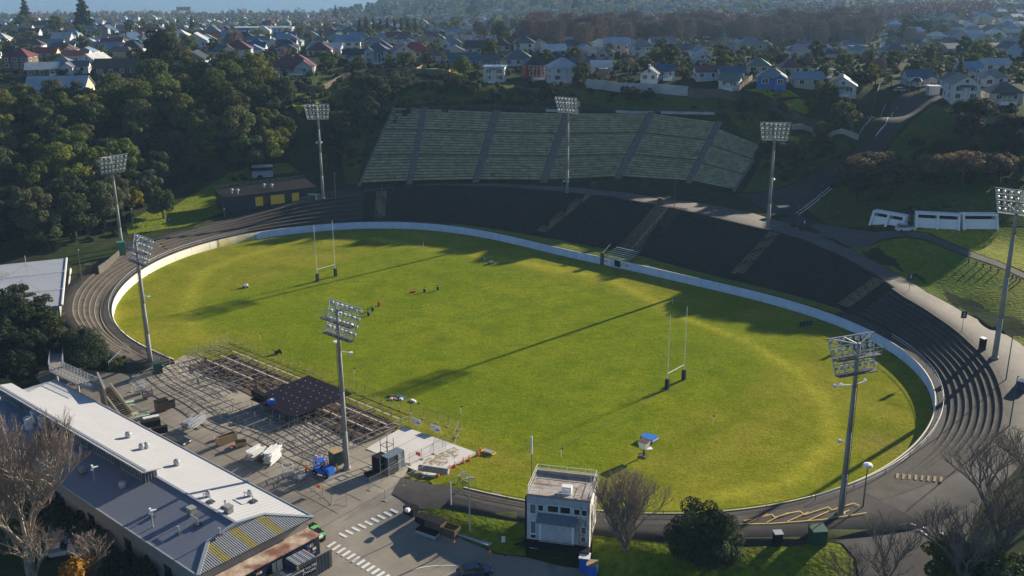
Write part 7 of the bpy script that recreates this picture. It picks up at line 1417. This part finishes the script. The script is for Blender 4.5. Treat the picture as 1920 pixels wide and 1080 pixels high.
while nfar < 226 and cand < 14000:
    cand += 1; px = r.uniform(-20, 1940); py = 10+ (r.random()**.8)*95
    if px < 700 and py < 24: continue
    if 700 < px < 1260 and py < 46: continue
    if 1000 < px < 1660 and 26 < py < 92: continue
    if 1660 < px and py < 8: continue
    d = FW+RT*((px-960)/FPX)-UP*((py-540)/FPX); y0 = (CAMH-30)/-d.z; 
    if y0 > 1500: continue
    p = on(px, py)
    if p.y > 1650 or p.z < 1.5 or p.y < 385: continue
    # keep to a loose street grid
    gx, gy = round((p.x+p.y*.22)/15), round((p.y-p.x*.12)/24); X = gx*15; Y = gy*24; y_ = (Y+.12*X)/(1+.12*.22); x_ = X-.22*y_; 
    if any((x_-a)**2+(y_-b_)**2 < 150 for a, b_ in HP): continue
    HP.append((x_, y_)); nfar += 1; pp = Vector((x_, y_, tz(x_, y_)+.2)); rf = r.choice(('grey','slate','pale','white','blue','black','maroon','red','brown','sky','grey','pale','white','slate')); wl = r.choice(('white','white','cream','paleblue','grey')); stl = r.choice(('gable','hip','gfront','ell','hip','gable'))
    house(pp, r.uniform(9,13), r.uniform(7,10), .12+r.choice((0,pi/2))*0+r.uniform(-.08,.08), rf, wl, stl, r.choice((1,1,1,2)), None, f'{"small" if p.y > 700 else ""} {wl.replace("paleblue","pale blue")} house with {rf.replace("sky","light blue")} {"hipped" if stl == "hip" else "gabled"} roof'.strip(), 1 if p.y < 560 else 0, rs=r)
KEEP = [(on(1440,175),12),(on(1500,195),9),(on(840,138),11),(on(800,132),7),(on(1720,176),16),(on(1700,190),12),(on(745,135),5),(on(1660,215),12),(on(870,130),5)]
# ---------------------------------------------------------------- suburb planting
def clear(x, y, m): return all((x-a)**2+(y-b_)**2 > m*m for a, b_ in HP)
r = random.Random(99); TP = []; n = 0; cand = 0
while n < 180 and cand < 12000:
    cand += 1; px = r.uniform(-15, 1935); py = 30+r.random()**1.1*150
    if 1000 < px < 1660 and 40 < py < 95: continue
    lim = 165 if px > 640 else 150
    if py > lim-(20 if px < 330 else 0): continue
    if 1640 < px < 1790 and py > 165: continue
    p = on(px, py)
    if p.y < 338 or p.y > 900: continue
    if not clear(p.x, p.y, 7.5) or any((p.x-a)**2+(p.y-b_)**2 < 42 for a, b_ in TP): continue
    # leave lawns and the sightline of the front row open
    TP.append((p.x, p.y)); n += 1; k = r.choice(('ev1','ev2','ev3','ev5','ev5','ev4','palm','cone','ev2','bareS','brown2','shrub','ev1','ev3'))
    nm = 'palm_tree' if k == 'palm' else 'bare_tree' if k in ('bareS','brown2') else 'evergreen_tree'; s_ = r.uniform(.55,.95)*(1.15 if p.y > 450 else .85)
    auto(k, p.x, p.y, s_, pal(r), nm, 'in the suburb', 'trees among the houses')
# the rest of the suburb, roof after roof: one mass
V = []; F = []; MI = []; mats = [WM['white'], WM['cream'], WM['grey'], RM['grey'], RM['slate'], RM['slate'], RM['pale'], RM['maroon'], RM['blue'], RM['brown'], RM['sky']]; r = random.Random(303); HF = []; cand = 0
while len(HF) < 620 and cand < 20000:
    cand += 1; y = 430+1150*r.random()**.9; x = r.uniform(-.58,.58)*y; z = tz(x, y)
    gx, gy = round((x+y*.22)/15), round((y-x*.12)/24); X = gx*15; Y = gy*24; y = (Y+.12*X)/(1+.12*.22); x = X-.22*y; z = tz(x, y)
    if z < 1.5 or (x > -10 and 470 < y < 900 and x < .42*y and y < 620+.3*x and r.random() < .9) or not clear(x, y, 11): continue
    HF.append((x, y)); HP.append((x, y)); w_, d_, h_ = r.uniform(4.5,6.5), r.uniform(3.5,5), 3.+.1*r.random(); th = .12+r.uniform(-.1,.1)+(pi/2 if r.random() < .4 else 0); ca_, sa_ = cos(th), sin(th); b0 = len(V); hip = r.choice((0, .45))
    for a_, b_, c_ in ((-w_,-d_,-1),(w_,-d_,-1),(w_,d_,-1),(-w_,d_,-1),(-w_,-d_,h_),(w_,-d_,h_),(w_,d_,h_),(-w_,d_,h_),(-w_*(1-hip),0,h_+2.2),(w_*(1-hip),0,h_+2.2)): V.append((x+a_*ca_-b_*sa_, y+a_*sa_+b_*ca_, z+c_))
    wi = r.randrange(3); ri = r.randrange(3, 11)
    for f_, m_ in (((0,1,5,4),wi),((1,2,6,5),wi),((2,3,7,6),wi),((3,0,4,7),wi),((4,5,9,8),ri),((6,7,8,9),ri),((5,6,9,9),ri if hip else wi),((7,4,8,8),ri if hip else wi)): F.append([b0+q for q in (f_ if f_[2] != f_[3] else f_[:3])]); MI.append(m_)
me = bpy.data.meshes.new('far_houses'); me.from_pydata(V, [], F); [me.materials.append(q) for q in mats]; me.polygons.foreach_set('material_index', MI); me.update(); o = bpy.data.objects.new('far_houses', me); COL.objects.link(o); tag(o, 'small far roofs packed together across the hazy suburb', 'houses', kind='stuff')
# dark cypress columns
for k in range(9): p = on(675+k*13, 66+(k % 2)*3); auto('col', p.x, p.y, 1.35, (.018,.026,.016), where='in the row of cypresses', group='cypresses on the ridge')
plant('palm', on(970,112), 1.0, (.05,.06,.03), 'palm_tree', 'tall palm rising between the black hipped and slate houses', 'palm'); plant('palm', on(755,128), .55, (.12,.13,.02), 'palm_tree', 'bright low palm in front of the white red-roofed house', 'palm'); plant('palm', on(782,70), 1.0, (.035,.045,.02), 'palm_tree', 'dark date palm right of the cypress row', 'palm')
for k, (x, y, s_) in enumerate(((52,55,1.8),(160,62,2.0),(630,42,1.6),(888,30,2.4),(1080,20,2.0))): plant('cone', on(x,y), s_, (.03,.04,.03), 'evergreen_tree', 'tall dark pine on the skyline, '+('at the far left','left of the orange-red hall','right of the orange-red hall','before the hazy headland','farthest right of the pines')[k])
# the belts of leafless trees: the nearest as trees of their own, the rest one mass
def belt(poly, nn, dmin, seed):
    return scatter(poly, nn, dmin, seed)
B1, r = belt([(985,98),(1100,100),(1260,92),(1330,84),(1400,80),(1400,62),(1260,60),(1100,66),(990,74)], 70, 8, 51)
B2, r2 = belt([(1400,86),(1560,92),(1640,84),(1640,58),(1560,50),(1480,56),(1400,66)], 50, 9, 52)
for x, y in B1+B2: auto(r.choice(('brown1','brown2')), x, y, r.uniform(.95,1.3), (1,1,1), 'bare_tree', 'in the brown belt', 'leafless trees of the brown belt')
def mass(name, pts, h0, h1, kind, lab, seed, per=60, mtl='leaf', sz=1.0, cols=None):
    r = np.random.default_rng(seed); V = []; 
    for (x, y, z) in pts:
        h = r.uniform(h0, h1); cr = h*.5; d = r.normal(size=(per,3)); d /= np.linalg.norm(d,axis=1)[:,None]; P = np.array([x,y,z+h*.5])+d*np.array([cr,cr,h*.48])*r.uniform(.5,1.05,(per,1)); nn = d+r.normal(size=(per,3))*.5; nn /= np.linalg.norm(nn,axis=1)[:,None]; a = np.cross(nn, r.normal(size=(per,3))); a /= np.linalg.norm(a,axis=1)[:,None]; b_ = np.cross(nn, a); s_ = sz*r.uniform(.6,1.4,per)[:,None]; V.append(np.stack([P-a*s_,P-b_*s_*.8,P+a*s_,P+b_*s_*.8],1).reshape(-1,3))
    V = np.concatenate(V); o = npmesh(name, V, np.arange(len(V)).reshape(-1,4), MT[mtl]); tag(o, lab, kind, kind='stuff'); return o
r = random.Random(61)
def far_pts(n, cond, ymin, ymax, xs=(-1.0,1.0)):
    out = []; t_ = 0
    while len(out) < n and t_ < n*40:
        t_ += 1; y = ymin+(ymax-ymin)*r.random()**.8; x = r.uniform(xs[0], xs[1])*y*.60; z = tz(x, y)
        if z < .8: continue
        if cond(x, y) and clear(x, y, 9): out.append((x, y, z-.5))
    return out
mo = mass('far_woodland', far_pts(3600, lambda x, y: True, 470, 1860), 4, 7.5, 'woodland', 'distant suburban woodland blending into haze behind the houses', 62, 60, 'leaf', .85); mo.color = (.065,.08,.038,1)
mo = mass('far_woodland', far_pts(2200, lambda x, y: x > -.17*y, 1500, 3200, (-.3,1.0)), 9, 15, 'woodland', 'hazy wooded headland beyond the suburb', 63, 26, 'leaf', 3.0); mo.color = (.035,.048,.032,1)
bp_ = []
for (px0, px1, pyf, pyb) in ((1000,1420,78,50),(1400,1700,66,34),(1600,1860,44,14)):
    for k in range(260): px = r.uniform(px0, px1); py = r.uniform(pyb, pyf)+ (px0-px)*.0; q = on(px, max(py, 14)); 
    pass
B3, _ = belt([(1000,66),(1250,60),(1420,62),(1560,48),(1700,44),(1860,30),(1860,16),(1740,18),(1600,30),(1480,44),(1300,48),(1100,52),(1000,54)], 520, 7, 53)
mass('leafless_belt', [(x,y,gz(x,y)) for x, y in B3], 9, 13, 'woodland', 'brown belt of leafless trees stretching behind the right-hand houses', 64, 90, 'twig_brown', .8)
B4, _ = belt([(-40,40),(200,42),(420,40),(640,50),(700,40),(640,24),(400,26),(100,30),(-40,32)], 150, 11, 54)
mass('leafless_belt', [(x,y,gz(x,y)) for x, y in B4], 8, 12, 'woodland', 'greyish leafless trees near the shore at upper left', 65, 70, 'twig_brown', 1.0)
# undergrowth so that no bare ground shows between the trees of the wood
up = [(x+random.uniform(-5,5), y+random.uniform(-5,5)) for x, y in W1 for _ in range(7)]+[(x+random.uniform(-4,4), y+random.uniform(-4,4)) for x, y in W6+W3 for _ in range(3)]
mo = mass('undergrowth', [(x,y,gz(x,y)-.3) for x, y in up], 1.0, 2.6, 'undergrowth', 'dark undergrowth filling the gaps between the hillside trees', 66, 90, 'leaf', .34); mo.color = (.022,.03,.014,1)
r = random.Random(202); gs = []; cand = 0
while len(gs) < 4600 and cand < 60000:
    cand += 1; y = 338+380*r.random()**1.3; x = r.uniform(-.62,.6)*y
    if y < 345 and r.random() < .5: continue
    z = tz(x, y)
    if z < 17 or not clear(x, y, 6.6 if y < 480 else 6.2): continue
    if any(hypot(x-a.x, y-a.y) < m_ for a, m_ in KEEP): continue
    gs.append((x, y, z-.3))
mo = mass('garden_shrubbery', gs, 1.2, 3.2, 'shrubbery', 'dense hedges and garden shrubs between the hillside houses', 67, 70, 'leaf', .42); mo.color = (.055,.072,.028,1)
# sea
add_m('sea', (.10,.15,.19), rough=.22, var=.06, scale=.02, spec=.6, bump=.1, bscale=.3)
b = MB(); b.add([(-5000,1300,.3),(5000,1300,.3),(5000,9000,.3),(-5000,9000,.3)], [(0,1,2,3)]); tag(b.build('sea', MT['sea']), 'calm pale blue harbour water at the top left', 'sea', kind='structure')
# ---------------------------------------------------------------- names that single each thing out
LMK = {'light tower half hidden by the wood': on(230,470), 'black clubroom': on(500,385), 'large pale blue hillside house': on(545,138), 'largest dark skyline tree': on(305,140), 'bright yellow-green tree': on(262,225), 'long cream house': on(102,184), 'deep red roofed house': on(32,130), 'tall maroon roofed house': on(443,113), 'industrial building': on(490,66), 'white red-roofed house': on(752,119), 'vivid blue house': on(868,122), 'deep red house': on(1004,146), 'orange-roofed white house': on(1237,118), 'square lawn': on(1440,175), 'sage green roofed house': on(1587,183), 'black iron gates': on(1715,172), 'house with one large window': on(1812,196), 'cypress row': on(720,66), 'dark blue pointed roof': on(1440,98), 'orange-red hall': on(345,22), 'right-hand street': on(1885,100), 'reddish-brown broad tree': on(1800,345), 'seating bank top left corner': on(738,200), 'tallest palm': on(970,112), 'white chimneyed house': on(663,112), 'middle of the brown trees': on(1250,80), 'pale hipped roof': on(158,94)}
names = list(LMK); PXY = []
def pix(v):
    d = Vector((v.x, v.y, v.z-CAMH)); f_ = d.dot(FW); return 960+FPX*d.dot(RT)/f_, 540-FPX*d.dot(UP)/f_
LPX = {k: pix(v) for k, v in LMK.items()}; grp = {}
for (o, desc, cat, p) in AUTO:
    x, y = pix(p); nm = min(names, key=lambda k: (LPX[k][0]-x)**2+(2.2*(LPX[k][1]-y))**2); dx, dy = x-LPX[nm][0], y-LPX[nm][1]
    side = ('right of' if dx > 0 else 'left of') if abs(dx) > 2*abs(dy) else ('below' if dy > 0 else 'above')
    grp.setdefault((desc, nm, side), []).append((dx*dx+dy*dy, o))
for (desc, nm, side), L_ in grp.items():
    L_.sort(key=lambda e: e[0])
    for k, (_, o) in enumerate(L_):
        lab = f'{desc}, {"" if len(L_) == 1 else ordinal(k+1)+" "}{side} the {nm}'; w_ = lab.split()
        if len(w_) > 16: lab = ' '.join(lab.replace(' in the suburb', '').replace(' in the left wood', '').split()[:16])
        o['label'] = lab
# ---------------------------------------------------------------- air
hv = bpy.data.materials.new('haze'); hv.use_nodes = True; N, L = hv.node_tree.nodes, hv.node_tree.links; N.remove(N['Principled BSDF']); pv = N.new('ShaderNodeVolumePrincipled'); pv.inputs['Color'].default_value = (.42,.68,1,1); pv.inputs['Density'].default_value = HAZE; pv.inputs['Anisotropy'].default_value = .1; L.new(pv.outputs[0], N['Material Output'].inputs['Volume'])
b = MB(); b.box((0,4300,71), (10600,9600,150)); hz = b.build('haze', hv); tag(hz, 'thin bluish winter haze over the far suburb', 'haze', kind='stuff')
